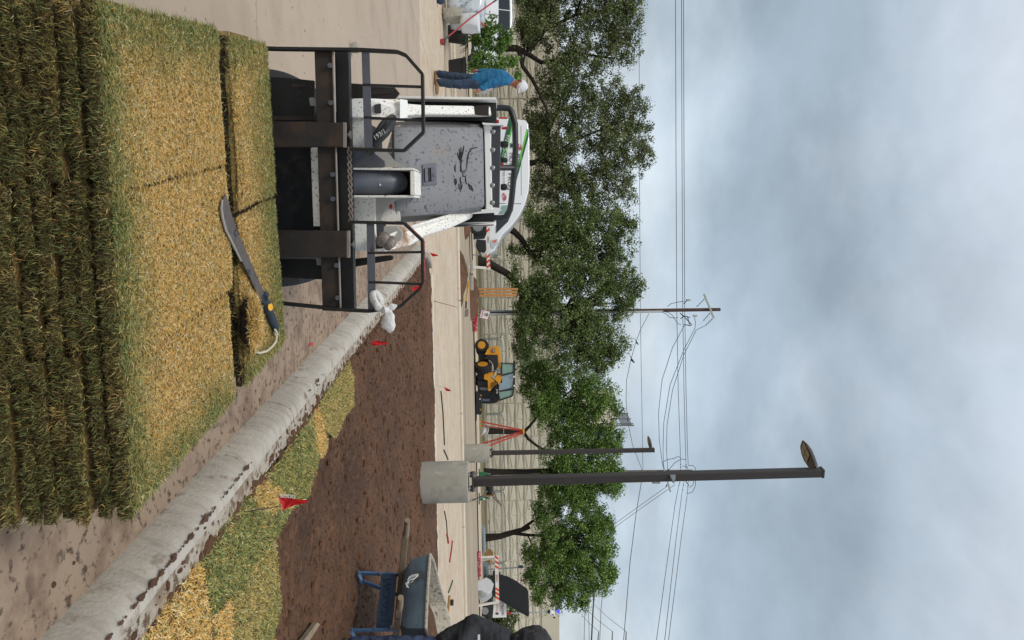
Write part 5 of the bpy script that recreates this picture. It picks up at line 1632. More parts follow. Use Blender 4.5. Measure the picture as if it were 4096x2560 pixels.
def vtext(s, x, y, size, matn, slope=0.0, sq=1.0):
    text('lettering', s, size, VP(x, y, .018), (X_ + Z_ * slope).normalized(), (Z_ - X_ * slope).normalized(), matn, van, .002, squeeze=sq)
vtext('972-', 2027, 536, .20, 'print_white', -.23)
vtext('75-77', 2016, 583, .20, 'print_white', -.23)
vtext('MOW', 2038, 608, .30, 'print_black', -.06, .85)
vtext('PROS', 2034, 690, .34, 'print_black', -.08, .9)
vtext('MOWING', 2066, 612, .24, 'print_black', -.10, .75)
vtext('LANDSCAPE', 2024, 606, .11, 'print_black', -.05)
vtext('TREES, & LAWN', 2013, 680, .10, 'print_black', -.02)
for (cx, cy) in ((2078, 588), (2018, 790)):       # red flower sprigs
    mb = MB()
    for k_ in range(26):
        a = random.uniform(0, 2 * math.pi); rr_ = random.uniform(.2, 1)
        p_ = VP(cx + 11 * rr_ * math.sin(a), cy + 18 * rr_ * math.cos(a), .012)
        dv = Vector((random.uniform(-1, 1), 0, random.uniform(-1, 1))).normalized() * .05
        mb.beam(p_ - dv, p_ + dv, .016, .004, Vector((0, 1, 0)))
    mb.build('flower_print', 'print_red', van)
mb = MB()
for k_ in range(10):
    a = math.pi * (k_ / 9) ; p_ = VP(2042, 580, .012)
    mb.beam(p_, p_ + Vector((math.cos(a) * .12, 0, math.sin(a) * .16)), .02, .004, Vector((0, 1, 0)))
mb.build('leaf_print', 'print_green', van)
wheel(van, P(1912, 906, VD) + Vector((0, .02, 0)), 35 / FPX * VD, .24, (0, 1, 0))
wheel(van, P(1907, 540, VD) + Vector((0, .02, 0)), 33 / FPX * VD, .24, (0, 1, 0))
decal('wheel_arch', 'plastic_black', [(1893, 864), (1940, 872), (1949, 900), (1948, 930), (1938, 955), (1893, 958)], out=.002)
decal('wheel_arch', 'plastic_black', [(1893, 496), (1932, 502), (1942, 530), (1940, 558), (1928, 580), (1893, 584)], out=.002)
PE('bumper', van, 'plastic_black', [(1906, 957), (1944, 960), (1946, 1000), (1938, 1012), (1912, 1006), (1903, 985)], VD - .04, 2.0, bevel=.03)
decal('headlight', 'lamp_clear', [(1962, 962), (1992, 956), (1990, 974), (1974, 996), (1964, 994)], out=.012)
decal('turn_lamp', 'lamp_orange', [(1972, 962), (1986, 958), (1986, 968), (1974, 972)], out=.016)
decal('tail_lamp', 'red_plastic', [(1996, 468), (2030, 468), (2030, 474), (1996, 474)], out=.012)
# --- white car at the left edge, nose to the right
CD = 31.0
car_ = thing('parked_car', 'white car with roof rails parked behind the potted shrub at the left edge', 'car', (P(1878, 80, CD).x, CD + .9, gz(CD)))
cprof = [(1888, -170), (1960, -176), (1996, -168), (2040, -130), (2048, -60), (2050, 60), (2046, 96), (2034, 120), (1992, 186), (1985, 210), (1975, 280), (1960, 316), (1930, 326), (1896, 322), (1886, 290)]
vehicle_shell(car_, cprof, CD, 1.85, .28, .55, 'car_white', .05)
def CP(x, y, out=.006):
    return side_pt(x, y, CD, .28, .55, out)
def cdecal(name, matn, pts, out=.008):
    return MB().prism([CP(x, y, out) for x, y in pts], (0, .004, 0)).build(name, matn, car_)
cdecal('side_window', 'glass_dark', [(1996, -120), (2036, -110), (2040, 26), (1995, 26)])
cdecal('side_window', 'glass_dark', [(1995, 30), (2040, 30), (2040, 94), (2028, 116), (1998, 162), (1993, 140)])
cdecal('windscreen_edge', 'glass_dark', [(2034, 124), (2030, 118), (1996, 172), (1994, 184)], .02)
cdecal('door_seam', 'plastic_black', [(1905, 50), (1994, 52), (1994, 54), (1905, 52)], .012)
cdecal('sill_trim', 'plastic_black', [(1886, -160), (1898, -160), (1898, 280), (1886, 280)], .012)
cdecal('wheel_arch', 'plastic_black', [(1884, 196), (1925, 208), (1937, 235), (1934, 262), (1918, 284), (1884, 290)], .004)
wheel(car_, P(1902, 243, CD) + Vector((0, .04, 0)), 33 / FPX * CD, .22, (0, 1, 0))
wheel(car_, P(1899, -80, CD) + Vector((0, .04, 0)), 33 / FPX * CD, .22, (0, 1, 0))
MB().tube([CP(2052, -90, -.25), CP(2055, -80, -.25), CP(2055, 60, -.25), CP(2050, 80, -.25)], .02, 6).build('roof_rail', 'alu', car_, smooth=True)
# --- telehandler
TD = 36.5
tel = thing('telehandler', 'small yellow telehandler with black boom and glazed cab by the fence', 'telehandler', (P(1900, 1480, TD).x, TD + .8, gz(TD)))
def T(x, y):      # study-crop pixels -> photograph pixels
    return (1880 + x / 2.71, 1360 + y / 2.71)
def TE(name, matn, pts, dd=0.0, t=.5, bevel=.015, parent=None, smooth=False):
    return PE(name, parent or tel, matn, [T(*q) for q in pts], TD + dd, t, bevel, smooth)
wheel(tel, P(*T(128, 62), TD + .2), 70 / 2.71 / FPX * TD, .34, (.25, 1, 0), 'rim_yellow', 18)
wheel(tel, P(*T(140, 296), TD - .1), 92 / 2.71 / FPX * TD, .36, (.93, .42, 0), 'rim_yellow', 18)
wheel(tel, P(*T(135, 110), TD + 1.5), 68 / 2.71 / FPX * TD, .34, (.25, 1, 0), 'rim_yellow', 18)
wheel(tel, P(*T(140, 440), TD + 1.3), 85 / 2.71 / FPX * TD, .36, (.6, 1, 0), 'rim_yellow', 18)
TE('axle', 'plastic_black', [(90, 130), (190, 110), (200, 250), (100, 260)], .3, .8)
TE('chassis', 'plastic_black', [(75, 345), (150, 345), (160, 430), (85, 440)], .3, .8)
bd = TE('rear_body', 'yellow_machine', [(160, 158), (188, 100), (215, 84), (290, 70), (322, 95), (332, 150), (334, 250), (310, 275), (300, 160), (160, 160)], .0, 1.1, .03)
TE('engine_cover', 'plastic_black', [(190, 162), (302, 162), (310, 268), (292, 320), (262, 342), (250, 260), (215, 215), (140, 205)], -.05, .9, .04)
TE('side_body', 'yellow_machine', [(292, 330), (300, 280), (340, 276), (352, 380), (352, 470), (300, 470), (262, 420), (292, 380)], .0, 1.0, .02)
TE('front_body', 'yellow_machine', [(150, 352), (190, 350), (275, 345), (262, 380), (215, 400), (300, 470), (240, 520), (215, 555), (195, 550), (192, 440), (150, 425)], .05, .6, .02)
for (x0, x1, y0, y1, s, sz) in ((243, 270, 92, 136, 'JCB', .20), (292, 331, 306, 376, 'JCB', .32), (282, 304, 530, 592, 'JCB', .22)):
    bk = TE('badge', 'print_black', [(x0, y0), (x1, y0), (x1, y1), (x0, y1)], -.08, .03, 0)
    a = P(*T(x0 + (x1 - x0) * .18, y0 + 3), TD - .085); b = P(*T(x0, y1), TD)
    w_ = P(*T(x0, y1), TD).x - P(*T(x0, y0), TD).x
    hgt = (x1 - x0) / 2.71 / FPX * TD
    text('lettering', s, hgt * 1.0, a, X_, Z_, 'print_white', bk, .002, squeeze=w_ / (hgt * 1.0) / 2.05)
cab = TE('cab_roof', 'plastic_black', [(470, 235), (492, 240), (492, 330), (484, 520), (468, 590), (462, 580), (470, 400), (466, 260)], -.05, 1.1, .02)
TE('window', 'glass_green', [(345, 262), (468, 262), (468, 345), (352, 372)], .0, .02, 0)
TE('window', 'glass_blue', [(354, 390), (464, 362), (462, 515), (330, 548), (316, 500)], .0, .02, 0)
TE('window', 'glass_green', [(326, 562), (465, 545), (464, 592), (455, 602), (332, 642), (322, 640)], .0, .02, 0)
TE('cab_back', 'glass_green', [(345, 270), (462, 262), (458, 590), (330, 630)], 1.05, .02, 0)
TE('seat', 'plastic_black', [(352, 330), (410, 325), (420, 350), (395, 372), (352, 372)], .45, .3, .02)
for a, b, w_ in (((335, 250), (480, 255), .06), ((345, 385), (478, 350), .06), ((308, 558), (482, 525), .07), ((315, 655), (460, 606), .07), ((310, 560), (322, 650), .05), ((460, 606), (474, 530), .06), ((345, 254), (345, 385), .05)):
    MB().beam(P(*T(*a), TD - .03), P(*T(*b), TD - .03), w_, .07, Vector((0, 1, 0))).build('cab_frame', 'plastic_black', tel)
for x, y in ((468, 398), (472, 497)):
    TE('work_lamp', 'print_white', [(x, y - 9), (x + 16, y - 9), (x + 16, y + 9), (x, y + 9)], -.12, .06, .01)
TE('boom_head', 'plastic_black', [(82, 445), (125, 438), (225, 445), (300, 465), (312, 500), (312, 560), (315, 655), (290, 682), (240, 690), (125, 688), (82, 600)], .25, .5, .02)
for y0, y1 in ((515, 545), (636, 664)):
    TE('carriage_plate', 'steel_grey', [(100, y0), (215, y0), (215, y1), (108, y1)], .1, .14, .01)
TE('carriage_rail', 'plastic_black', [(82, 440), (95, 440), (95, 690), (82, 690)], .08, .1, .01)
TE('carriage_rail', 'plastic_black', [(218, 440), (230, 440), (230, 690), (218, 690)], .08, .1, .01)
for k_ in range(4):
    TE('guard_bar', 'plastic_black', [(240 + k_ * 18, 452), (246 + k_ * 18, 452), (232 + k_ * 18, 520), (226 + k_ * 18, 520)], -.02, .03, 0)
fk_ = TE('fork_block', 'plastic_black', [(65, 560), (118, 590), (128, 640), (126, 800), (110, 812), (62, 806)], -.1, .5, .02)
TE('fork', 'plastic_black', [(66, 800), (74, 800), (72, 880), (66, 880)], -.2, .12, 0, fk_)
for x, y in ((112, 600), (108, 755), (103, 640)):
    TE('reflector', 'ladder_yellow' if x != 103 else 'print_white', [(x, y - 7), (x + 10, y - 7), (x + 10, y + 7), (x, y + 7)], -.13, .03, 0)
MB().tube([P(*T(230, 540), TD + .1), P(*T(270, 560), TD - .05), P(*T(240, 600), TD - .05), P(*T(280, 640), TD), P(*T(235, 660), TD)], .03, 6).build('hydraulic_hose', 'rubber', tel, smooth=True)

# ================================================================== street furniture and site kit
def barricade(label, d, x_lo, x_hi, yl0, yl1, yr0, yr1, xb0, xb1, sk=0.0, left=True):
    """A-frame barricade: feet at x_lo, board between x_hi; yl*, yr* the leg feet"""
    t = thing('barricade', label, 'barricade', P(x_lo, (yl0 + yr1) / 2, d), 0, 'striped A-frame barricades')
    bd_ = PE('board', t, 'white_wood', [(xb0, yl1), (xb1, yl1), (xb1 + sk, yr0), (xb0 + sk, yr0)], d - .06, .03)
    n = 12
    stripes = []
    for i in (0, 1, 2, 7, 8, 9):
        f0 = .02 + i * .105 if i < 3 else .72 + (i - 7) * .095
        y0 = yl1 + (yr0 - yl1) * f0; w_ = (yr0 - yl1) * .05; sh_ = (yr0 - yl1) * (.045 if left else -.045) * (1 if i < 5 else 1)
        xo = sk * f0
        PE('stripe', bd_, 'orange_stripe', [(xb0 + xo, y0 + sh_), (xb1 + xo, y0), (xb1 + xo, y0 + w_), (xb0 + xo, y0 + w_ + sh_)], d - .066, .005)
    o0 = P(xb0 + 3 + sk * .42, yl1 + (yr0 - yl1) * .40, d - .068)
    text('lettering', 'EMJAX', (xb1 - xb0 - 6) / FPX * d * 1.35, o0, X_, Z_, 'red_paint', bd_, .002, squeeze=.9)
    for (ya, yb) in ((yl0, yl1), (yr1, yr0)):
        for k_, dd in ((0, -.10), (1, .35)):
            foot = P(x_lo + (0 if k_ == 0 else 3), ya if k_ == 0 else ya + (yb - ya) * .2 + (18 if ya == yl0 else -2) , d + dd)
            top = P(x_hi + 3, yb, d - .02)
            MB().beam(foot, top, .10, .04, Vector((0, 1, 0))).build('leg', 'white_wood', t, bevel=.004)
        MB().beam(P(x_lo + 19, ya - 1, d + .1), P(x_lo + 19, ya + (yb - ya) * .2 + (14 if ya == yl0 else 14), d + .1), .09, .03, Vector((0, 1, 0))).build('cross_rail', 'white_wood', t, bevel=.004)
    return t
barricade('striped EMJAX barricade in front of the van\'s nose', 28.5, 1876, 1958, 858, 862, 1074, 1066, 1946, 1959, 1, True)
barricade('striped EMJAX barricade in front of the black solar panel', 35, 1907, 1992, 2230, 2226, 2408, 2424, 1979, 1993, 4, False)

# stepladder
LDp = 37
lad = thing('stepladder', 'red fibreglass stepladder with a yellow top standing by the fence', 'ladder', P(1918, 1720, LDp))
def T6(x, y): return (1900 + x / 4.45, 1580 + y / 4.45)
def rail(a, b, w_=.075, dd=0.0, m_='ladder_red'):
    return MB().beam(P(*T6(*a), LDp + dd), P(*T6(*b), LDp), w_, .03, Vector((0, 1, 0))).build('rail', m_, lad)
rail((88, 470), (862, 628)); rail((95, 545), (862, 640), .06, .4); rail((120, 870), (862, 648), .10); rail((245, 905), (870, 672), .08, -.35)
for k_ in range(1, 6):
    f = k_ / 6.4
    a = (120 + 742 * f, 870 - 222 * f); b = (245 + 625 * f, 905 - 233 * f)
    MB().beam(P(*T6(*a), LDp), P(*T6(*b), LDp - .3 * (1 - f)), .07, .03).build('step', 'alu', lad)
    a = (88 + 774 * f, 470 + 158 * f); b = (95 + 767 * f, 545 + 95 * f)
    MB().beam(P(*T6(*a), LDp), P(*T6(*b), LDp + .4 * (1 - f)), .03, .03).build('rung', 'alu', lad)
PE('top_cap', lad, 'ladder_yellow', [T6(845, 615), T6(882, 620), T6(878, 705), T6(855, 700)], LDp - .15, .35, .02)
for q in ((88, 470), (95, 545)):
    PE('foot', lad, 'ladder_yellow', [T6(q[0] - 12, q[1] - 12), T6(q[0] + 12, q[1] - 12), T6(q[0] + 12, q[1] + 12), T6(q[0] - 12, q[1] + 12)], LDp - .06, .12, .01)
MB().tube([P(*T6(510, 580), LDp), P(*T6(512, 800), LDp)], .012, 5).build('spreader', 'alu', lad)
# reels
def reel(label, x, y, r_px, w, d, ax, m_fl, m_core, green):
    c = P(x, y, d)
    r = r_px / FPX * d
    t = thing('cable_reel', label, 'cable reel', c - Vector((0, 0, r)), 0, 'cable reels by the fence')
    ax = Vector(ax).normalized()
    for s in (-1, 1):
        MB().lathe([(r * .2, -.015), (r, -.015), (r, .015), (r * .2, .015)], c + ax * (s * w / 2), ax, 24).build('flange', m_fl, t, smooth=True)
    MB().lathe([(r * .62, -w / 2), (r * .66, 0), (r * .62, w / 2)], c, ax, 20).build('wound_cable', m_core, t, smooth=True)
    return t, c, r, ax
reel('pale cable reel lying tilted behind the stepladder', 1938, 1724, 23, .22, 37.5, (.35, .3, 1), 'reel_white', 'reel_white', True)
rt, c, r, ax = reel('brown wooden cable reel held on green jack stands behind the near footing', 1958, 1955, 22, .5, 33, (1, .25, 0), 'reel_wood', 'rubber', True)
for k_ in range(5):
    MB().tube([P(1946 + k_ * 3, 1965, 32.5), P(1930 - k_ * 3, 1985 + k_ * 6, 31), P(1890 + k_ * 3, 2000 + k_ * 3, 26)] if k_ < 2 else [P(1950 + k_ * 6, 1966, 32.6), P(1962 + k_ * 7, 1985 + k_ * 4, 32.4), P(1985 + 5 * k_, 2000 + k_ * 6, 32.4)], .018, 5).build('cable_end', 'steel_worn' if k_ % 2 else 'rubber', rt, smooth=True)
for (yy0, nm) in ((1895, 'left'), (1993, 'right')):
    j = thing('jack_stand', 'green reel jack stand at the %s end of the brown cable reel' % nm, 'jack stand', P(1915, yy0, 32.8), 0, 'green jack stands')
    sg = 1 if nm == 'right' else -1
    MB().beam(P(1917, yy0 - 18, 32.8), P(1917, yy0 + 22, 32.8), .3, .05).build('base', 'reel_green', j, bevel=.005)
    MB().prism([P(1919, yy0 - 6, 32.7), P(1919, yy0 + 10, 32.7), P(1954, yy0 + 3, 32.7), P(1954, yy0 - 1, 32.7)], (0, .15, 0)).build('upright', 'reel_green', j, bevel=.005)
    MB().cyl(P(1954, yy0 + 1, 32.8), P(1962, yy0 + 1, 32.8), .03, 8).build('screw', 'zinc', j)
    if nm == 'right':
        PE('sticker', j, 'print_white', [(1932, yy0 - 1), (1942, yy0), (1942, yy0 + 6), (1932, yy0 + 7)], 32.68, .01)
# timber posts standing by the fence
for k_, (y0, y1, nm) in enumerate(((1153, 1161, 'left'), (1165, 1173, 'middle'), (1177, 1187, 'right'))):
    o = MB().prism([P(1890, y0, 34), P(1890, y1, 34), P(2072 - k_ * 3, y1 - 1, 34.4), P(2072 - k_ * 3, y0 - 1, 34.4)], (0, .1, 0)).build('timber_post', 'lumber', bevel=.006)
    tag(o, '%s one of three upright brown timber posts beside the NO PARKING sign' % nm, 'post', 'upright timber posts')
# NO PARKING sign
sg = thing('no_parking_sign', 'white NO PARKING sign with red border leaning by the utility pole', 'sign', P(1900, 1262, 33))
cs = [(1925, 1238), (1962, 1245), (1952, 1280), (1916, 1272)]
MB().prism([P(x, y, 33) for x, y in cs], (0, .012, 0)).build('border', 'print_red', sg, bevel=.004)
cc_ = [(1927, 1240), (1960, 1247), (1950, 1278), (1918, 1270)]
pl_ = MB().prism([P(x, y, 32.985) for x, y in cc_], (0, .01, 0)).build('plate', 'print_white', sg)
xd = (P(1916, 1272, 33) - P(1925, 1238, 33)).normalized(); ud = (P(1962, 1245, 33) - P(1925, 1238, 33)).normalized()
text('lettering', 'NO', .085, P(1937, 1257, 32.975), xd, ud, 'print_red', pl_, .002, 'CENTER')
text('lettering', 'PARKING', .085, P(1927, 1256, 32.975), xd, ud, 'print_red', pl_, .002, 'CENTER', .85)
ring = MB()
cq = P(1948, 1259, 32.975)
ring.tube([cq + xd * (.07 * math.cos(a)) + ud * (.05 * math.sin(a)) for a in [2 * math.pi * i / 16 for i in range(16)]], .008, 5, closed=True)
ring.beam(cq - xd * .045, cq + xd * .045, .03, .006, Vector((0, 1, 0)))
ring.build('symbol', 'print_black', pl_)
MB().beam(P(1898, 1268, 33.1), P(1930, 1256, 33.05), .05, .05).build('stake', 'galv', sg)
ro = PE('red_channel_bar', None, 'tool_red', [(1906, 1244), (1913, 1245), (1903, 1296), (1895, 1296)], 32.5, .08, .004)
tag(ro, 'dark red steel bar leaning below the NO PARKING sign', 'bar')
# red mesh roll on the ground, shovel, soil mounds
def ground_roll(name, label, cat, pts, r, m_, dz=0.0):
    q = [GS(x, y) + Vector((0, 0, r * .8)) for x, y in pts]
    c = q[0].copy()
    o = MB().tube([v - c for v in q], r, 10).build(name, m_, smooth=True)
    for v in o.data.vertices:
        v.co += mnoise.noise_vector(v.co * 3) * r * .5
    o.location = c
    tag(o, label, cat)
    return o
ground_roll('mesh_roll', 'faded red plastic mesh lying along the far street edge', 'plastic mesh', [(1886, 1165), (1887, 1210), (1888, 1260), (1890, 1325)], .13, 'red_mesh')
ground_roll('plank_bundle', 'grey boards and tubes lying left of the right barricade', 'boards', [(1922, 2105), (1924, 2150), (1926, 2205)], .16, 'galv')
ground_roll('pipe', 'pale grey pipe lying behind the right barricade', 'pipe', [(1932, 2256), (1934, 2300), (1936, 2350)], .22, 'galv')
ground_roll('red_barrier_rail', 'red plastic rail lying at the feet of the right barricade', 'barrier rail', [(1908, 2205), (1909, 2250), (1911, 2300)], .10, 'red_mesh')
ground_roll('timber_block', 'brown timber block behind the right barricade\'s left legs', 'timber block', [(1938, 2212), (1940, 2250)], .33, 'reel_wood')
ground_roll('white_bag', 'white sack lying between the right barricade\'s legs', 'sack', [(1912, 2340), (1914, 2362), (1914, 2382)], .36, 'plaster_bag')
sh = thing('shovel', 'yellow handled shovel lying on the dirt left of the mesh', 'shovel', GS(1870, 1170))
ds = 24.5
MB().tube([P(1876, 1125, ds), P(1871, 1165, ds), P(1865, 1205, ds)], .03, 8).build('handle', 'tool_yellow', sh, smooth=True)
MB().tube([P(1865, 1205, ds), P(1863, 1235, ds)], .03, 8).build('socket', 'plastic_black', sh, smooth=True)
PE('blade', sh, 'steel_worn', [(1873, 1234), (1875, 1250), (1872, 1266), (1858, 1268), (1859, 1240)], ds - .02, .03, .008)
def mound(label, x0, y0, y1, h, d, dep=1.2):
    a, b = P(x0, y0, d), P(x0, y1, d)
    c = (a + b) / 2
    w_ = (b.x - a.x)
    n, m_ = 28, 14
    vs = []
    for j in range(m_):
        for i in range(n):
            s, t_ = i / (n - 1) * 2 - 1, j / (m_ - 1) * 2 - 1
            k_ = max(0, 1 - abs(s) ** 2.2) * max(0, 1 - abs(t_) ** 2)
            q = Vector((c.x + s * w_ / 2, d + t_ * dep, 0))
            vs.append(Vector((q.x, q.y, gz(d) - .05 + h * k_ * (1 + .5 * mnoise.noise(q * 1.7)) + .06 * k_ * mnoise.noise(q * 7))))
    o = MB().add(vs, [(j * n + i, j * n + i + 1, (j + 1) * n + i + 1, (j + 1) * n + i) for j in range(m_ - 1) for i in range(n - 1)])
    ob = o.build('soil_mound', 'soil', smooth=True)
    cc__ = Vector((c.x, d, gz(d)))
    ob.data.transform(Matrix.Translation(-cc__)); ob.location = cc__
    tag(ob, label, 'soil mound', 'soil mounds by the street')
mound('long low soil mound with grass tufts along the street left of the shovel', 1862, 985, 1240, .24, 23.2, .8)
mound('tall soil mound behind the grey blocks below the timber posts', 1900, 1080, 1290, .38, 31.0, 1.4)
mound('small soil mound behind the near barricade leg', 1890, 860, 960, .25, 27.0, .9)
# low grey concrete blocks between the mounds
for (y0, y1, lb) in ((1040, 1095, 'grey concrete block behind the left barricade\'s legs'), (1100, 1160, 'grey concrete block between two soil mounds')):
    o = MB().prism([P(1880, y0, 27.5), P(1880, y1, 27.5), P(1892, y1, 27.5), P(1892, y0, 27.5)], (0, .4, 0)).build('concrete_block', 'footing', bevel=.02)
    tag(o, lb, 'concrete block')
# thin sign post by the barricade and a small dark sign on a slanting post
sp2 = thing('sign_post', 'thin grey sign post between the van and the leaning oak', 'post', P(1890, 1020, 37))
MB().tube([P(1885, 1020, 37), P(2005, 1019, 37)], .035, 6).build('post', 'galv', sp2)
MB().lathe([(.35, 0), (.3, .06), (.04, .1)], P(1884, 1020, 37), (0, 0, 1), 12).build('base', 'rubber', sp2)
ss = thing('street_sign', 'small dark blue sign on a slim slanting post right of the pale trunk', 'sign', P(1960, 2275, 48))
MB().tube([P(1955, 2278, 48), P(2096, 2268, 48)], .045, 6).build('post', 'galv', ss)
MB().prism([P(2073, 2262, 47.9), P(2073, 2272, 47.9), P(2093, 2273, 47.9), P(2092, 2261, 47.9)], (0, .04, 0)).build('plate', 'grip_navy', ss)
pk = thing('peg_rail', 'red and white striped rail in front of the patterned panels', 'rail', P(2050, 2328, 50))
for k_ in range(4):
    PE('band', pk, 'print_red' if k_ % 2 else 'print_white', [(2052 + k_ * 10, 2326 - k_), (2052 + k_ * 10, 2330 - k_), (2062 + k_ * 10, 2329 - k_), (2062 + k_ * 10, 2325 - k_)], 50, .05)

# ================================================================== camera trailer
KD = 40
kt = thing('camera_trailer', 'white security camera trailer with black solar panel and tall mast', 'trailer', P(1925, 2430, KD))
PE('cabinet', kt, 'box_white', [(1974, 2418), (2026, 2412), (2026, 2470), (1970, 2472)], KD, .9, .02)
PE('lid_step', kt, 'box_white', [(1972, 2382), (1984, 2380), (1986, 2416), (1972, 2418)], KD + .1, .6, .02)
text('lettering', 'STALLION', .205, P(2005, 2406, KD - .02), X_, Z_, 'print_black', kt, .002, squeeze=.82)
text('lettering', 'SURVEILLANCE SERVICES', .06, P(1999, 2408, KD - .02), X_, Z_, 'print_red', kt, .002, squeeze=.8)
text('lettering', 'Call Us Today', .09, P(1986, 2416, KD - .02), X_, Z_, 'print_red', kt, .002, squeeze=.8)
PE('screen_print', kt, 'panel_dark', [(1982, 2450), (1994, 2450), (1994, 2459), (1982, 2459)], KD - .012, .01)
PE('solar_panel', kt, 'solar', [(1971, 2283), (1972, 2380), (2110, 2464), (2117, 2462), (2114, 2368), (2108, 2355), (2060, 2322), (2030, 2306), (2002, 2300), (1994, 2286)], KD - .35, .06, .01)
MB().beam(P(1973, 2383, KD - .36), P(2114, 2466, KD - .36), .05, .06, Vector((0, 1, 0))).build('panel_frame', 'plastic_black', kt)
MB().beam(P(2044, 2318, KD - .365), P(2042, 2420, KD - .365), .02, .02, Vector((0, 1, 0))).build('panel_seam', 'plastic_black', kt)
mast = MB().tube([P(2026, 2453, KD + .4), P(2200, 2448, KD + .4)], .035, 8).build('mast', 'alu', kt, smooth=True)
MB().tube([P(2026, 2453, KD + .4), P(2044, 2453, KD + .4)], .075, 10).build('mast_sleeve', 'red_paint', kt, smooth=True)
hd2 = MB().lathe([(.06, 0), (.13, .03), (.13, .18), (.08, .24), (.05, .30)], P(2196, 2448, KD + .4), (0, 0, 1), 16).build('camera_head', 'box_white', kt, smooth=True)
MB().ball(P(2197, 2447, KD + .36), .11, 12, 8).build('dome_camera', 'plastic_black', hd2, smooth=True)
for y in (2422, 2470):
    MB().tube([P(2215, 2447, KD + .4), P(2218, y, KD + .3)], .04, 6).build('side_camera', 'box_white', hd2, smooth=True)
    MB().ball(P(2217, y, KD + .28), .06, 10, 6).build('side_lens', 'plastic_black', hd2, smooth=True)
MB().lathe([(.07, 0), (.085, .03), (.085, .12), (.06, .16)], P(2228, 2446, KD + .4), (0, 0, 1), 14).build('beacon', 'blue_lamp', hd2, smooth=True)
PE('chassis', kt, 'plastic_black', [(1950, 2330), (1962, 2330), (1966, 2490), (1952, 2490)], KD, 1.2, .02)
MB().beam(P(1952, 2345, KD), P(1976, 2345, KD), .12, .1, Vector((0, 1, 0))).build('jack', 'rubber', kt)
MB().beam(P(1918, 2400, KD), P(1962, 2396, KD), .08, .08, Vector((0, 1, 0))).build('stabiliser', 'plastic_black', kt)
wheel(kt, P(1940, 2440, KD) + Vector((0, -.02, 0)), .34, .2, (0, 1, 0))
# ================================================================== man in the blue shirt
MD = 15.0
man = thing('person', 'person in a blue shirt, jeans and white cap walking past the potted shrubs', 'person', (P(1738, 320, MD).x, MD, 0))
def Mp(x, y, dd=0.0):
    return P(x, y, MD) + Vector((0, dd, 0))
hipA, hipB = Mp(1893, 316, .07), Mp(1895, 338, -.09)
kneeA, kneeB = Mp(1815, 300, .10), Mp(1838, 347, -.14)
ankA, ankB = Mp(1750, 288, .12), Mp(1762, 338, -.12)
ankA.z = max(ankA.z, .10); ankB.z = max(ankB.z, .10)
toeA = ankA + Vector((.20, -.05, -.06)); toeB = ankB + Vector((.20, -.05, -.06))
chest, neck = Mp(2005, 318), Mp(2050, 331)
shA, shB = Mp(2030, 300, .17), Mp(2028, 336, -.17)
elA, elB = Mp(1966, 273, .20), Mp(1962, 345, -.24)
wrA, wrB = Mp(1915, 273, .16), Mp(1924, 374, -.28)
hd_c = Mp(2076, 341, -.01)
def hand(p, d, s=1.0, side=1):
    d = d.normalized()
    sd_ = d.cross(Vector((0, 1, 0))).normalized()
    c = []
    palm = p + d * .05 * s
    c.append((p, .028 * s, palm + d * .02, .036 * s))
    for k_ in range(4):
        o = (k_ - 1.5) * .017 * s
        a = palm + d * .03 * s + Vector((0, 1, 0)) * o
        b = a + d * (.045 + .008 * (1.5 - abs(k_ - 1.3))) * s + sd_ * .010 * side
        c.append((a, .010 * s, b, .009 * s))
        c.append((b, .009 * s, b + d * .025 * s + sd_ * .022 * side * s, .008 * s))
    c.append((p + d * .02 * s + Vector((0, -.03 * s, 0)), .012 * s, p + d * .065 * s + Vector((0, -.055 * s, 0)) + sd_ * .02 * side, .010 * s))
    return c
face = Vector((.80, -.42, -.42)).normalized()
up_ = Vector((.42, -.1, .9)); up_ = (up_ - face * up_.dot(face)).normalized()
lat = face.cross(up_).normalized()
skin = [(neck - Vector((.02, 0, .06)), .065, neck + Vector((.02, 0, .03)), .06), (neck, .06, hd_c, .075),
        (hd_c - up_ * .01, .098, hd_c + up_ * .045 - face * .02, .102), (hd_c + face * .03 - up_ * .05, .07, hd_c + face * .055 - up_ * .075, .045),
        (hd_c + face * .085 + up_ * .01, .014, hd_c + face * .112 - up_ * .022, .016),
        (hd_c + lat * .095 - up_ * .01, .018, hd_c + lat * .102 + up_ * .025, .020), (hd_c - lat * .095 - up_ * .01, .018, hd_c - lat * .102 + up_ * .025, .020),
        (hipA, .09, kneeA, .06), (hipB, .09, kneeB, .06), (kneeA, .055, ankA, .04), (kneeB, .055, ankB, .04), (hipA, .1, hipB, .1),
        (hipA.lerp(hipB, .5), .12, chest, .13), (shA, .06, shB, .06), (chest, .12, neck, .07), (shA, .05, elA, .04), (shB, .05, elB, .04), (elA, .04, wrA, .03), (elB, .04, wrB, .03)]
skin += hand(wrA, wrA - elA, 1.05, 1) + hand(wrB, wrB - elB, 1.05, -1)
body = blob('body', skin, 'skin', man, .012, 3)
MB().ball(hd_c + face * .088 + up_ * .028 + lat * .033, .011, 8, 6).build('eye', 'print_black', body)
MB().ball(hd_c + face * .088 + up_ * .028 - lat * .033, .011, 8, 6).build('eye', 'print_black', body)
MB().beam(hd_c + face * .092 - up_ * .052 - lat * .022, hd_c + face * .092 - up_ * .052 + lat * .022, .008, .012).build('mouth', 'red_worn', body)
waist = hipA.lerp(hipB, .5) + Vector((0, 0, .06))
jeans = [(hipA + Vector((0, 0, .05)), .115, kneeA, .086), (hipB + Vector((0, 0, .05)), .12, kneeB, .09), (kneeA, .084, ankA + Vector((0, 0, .0)), .080), (kneeB, .088, ankB, .084), (hipA, .12, hipB, .12), (waist, .135, waist + Vector((.01, 0, .05)), .135)]
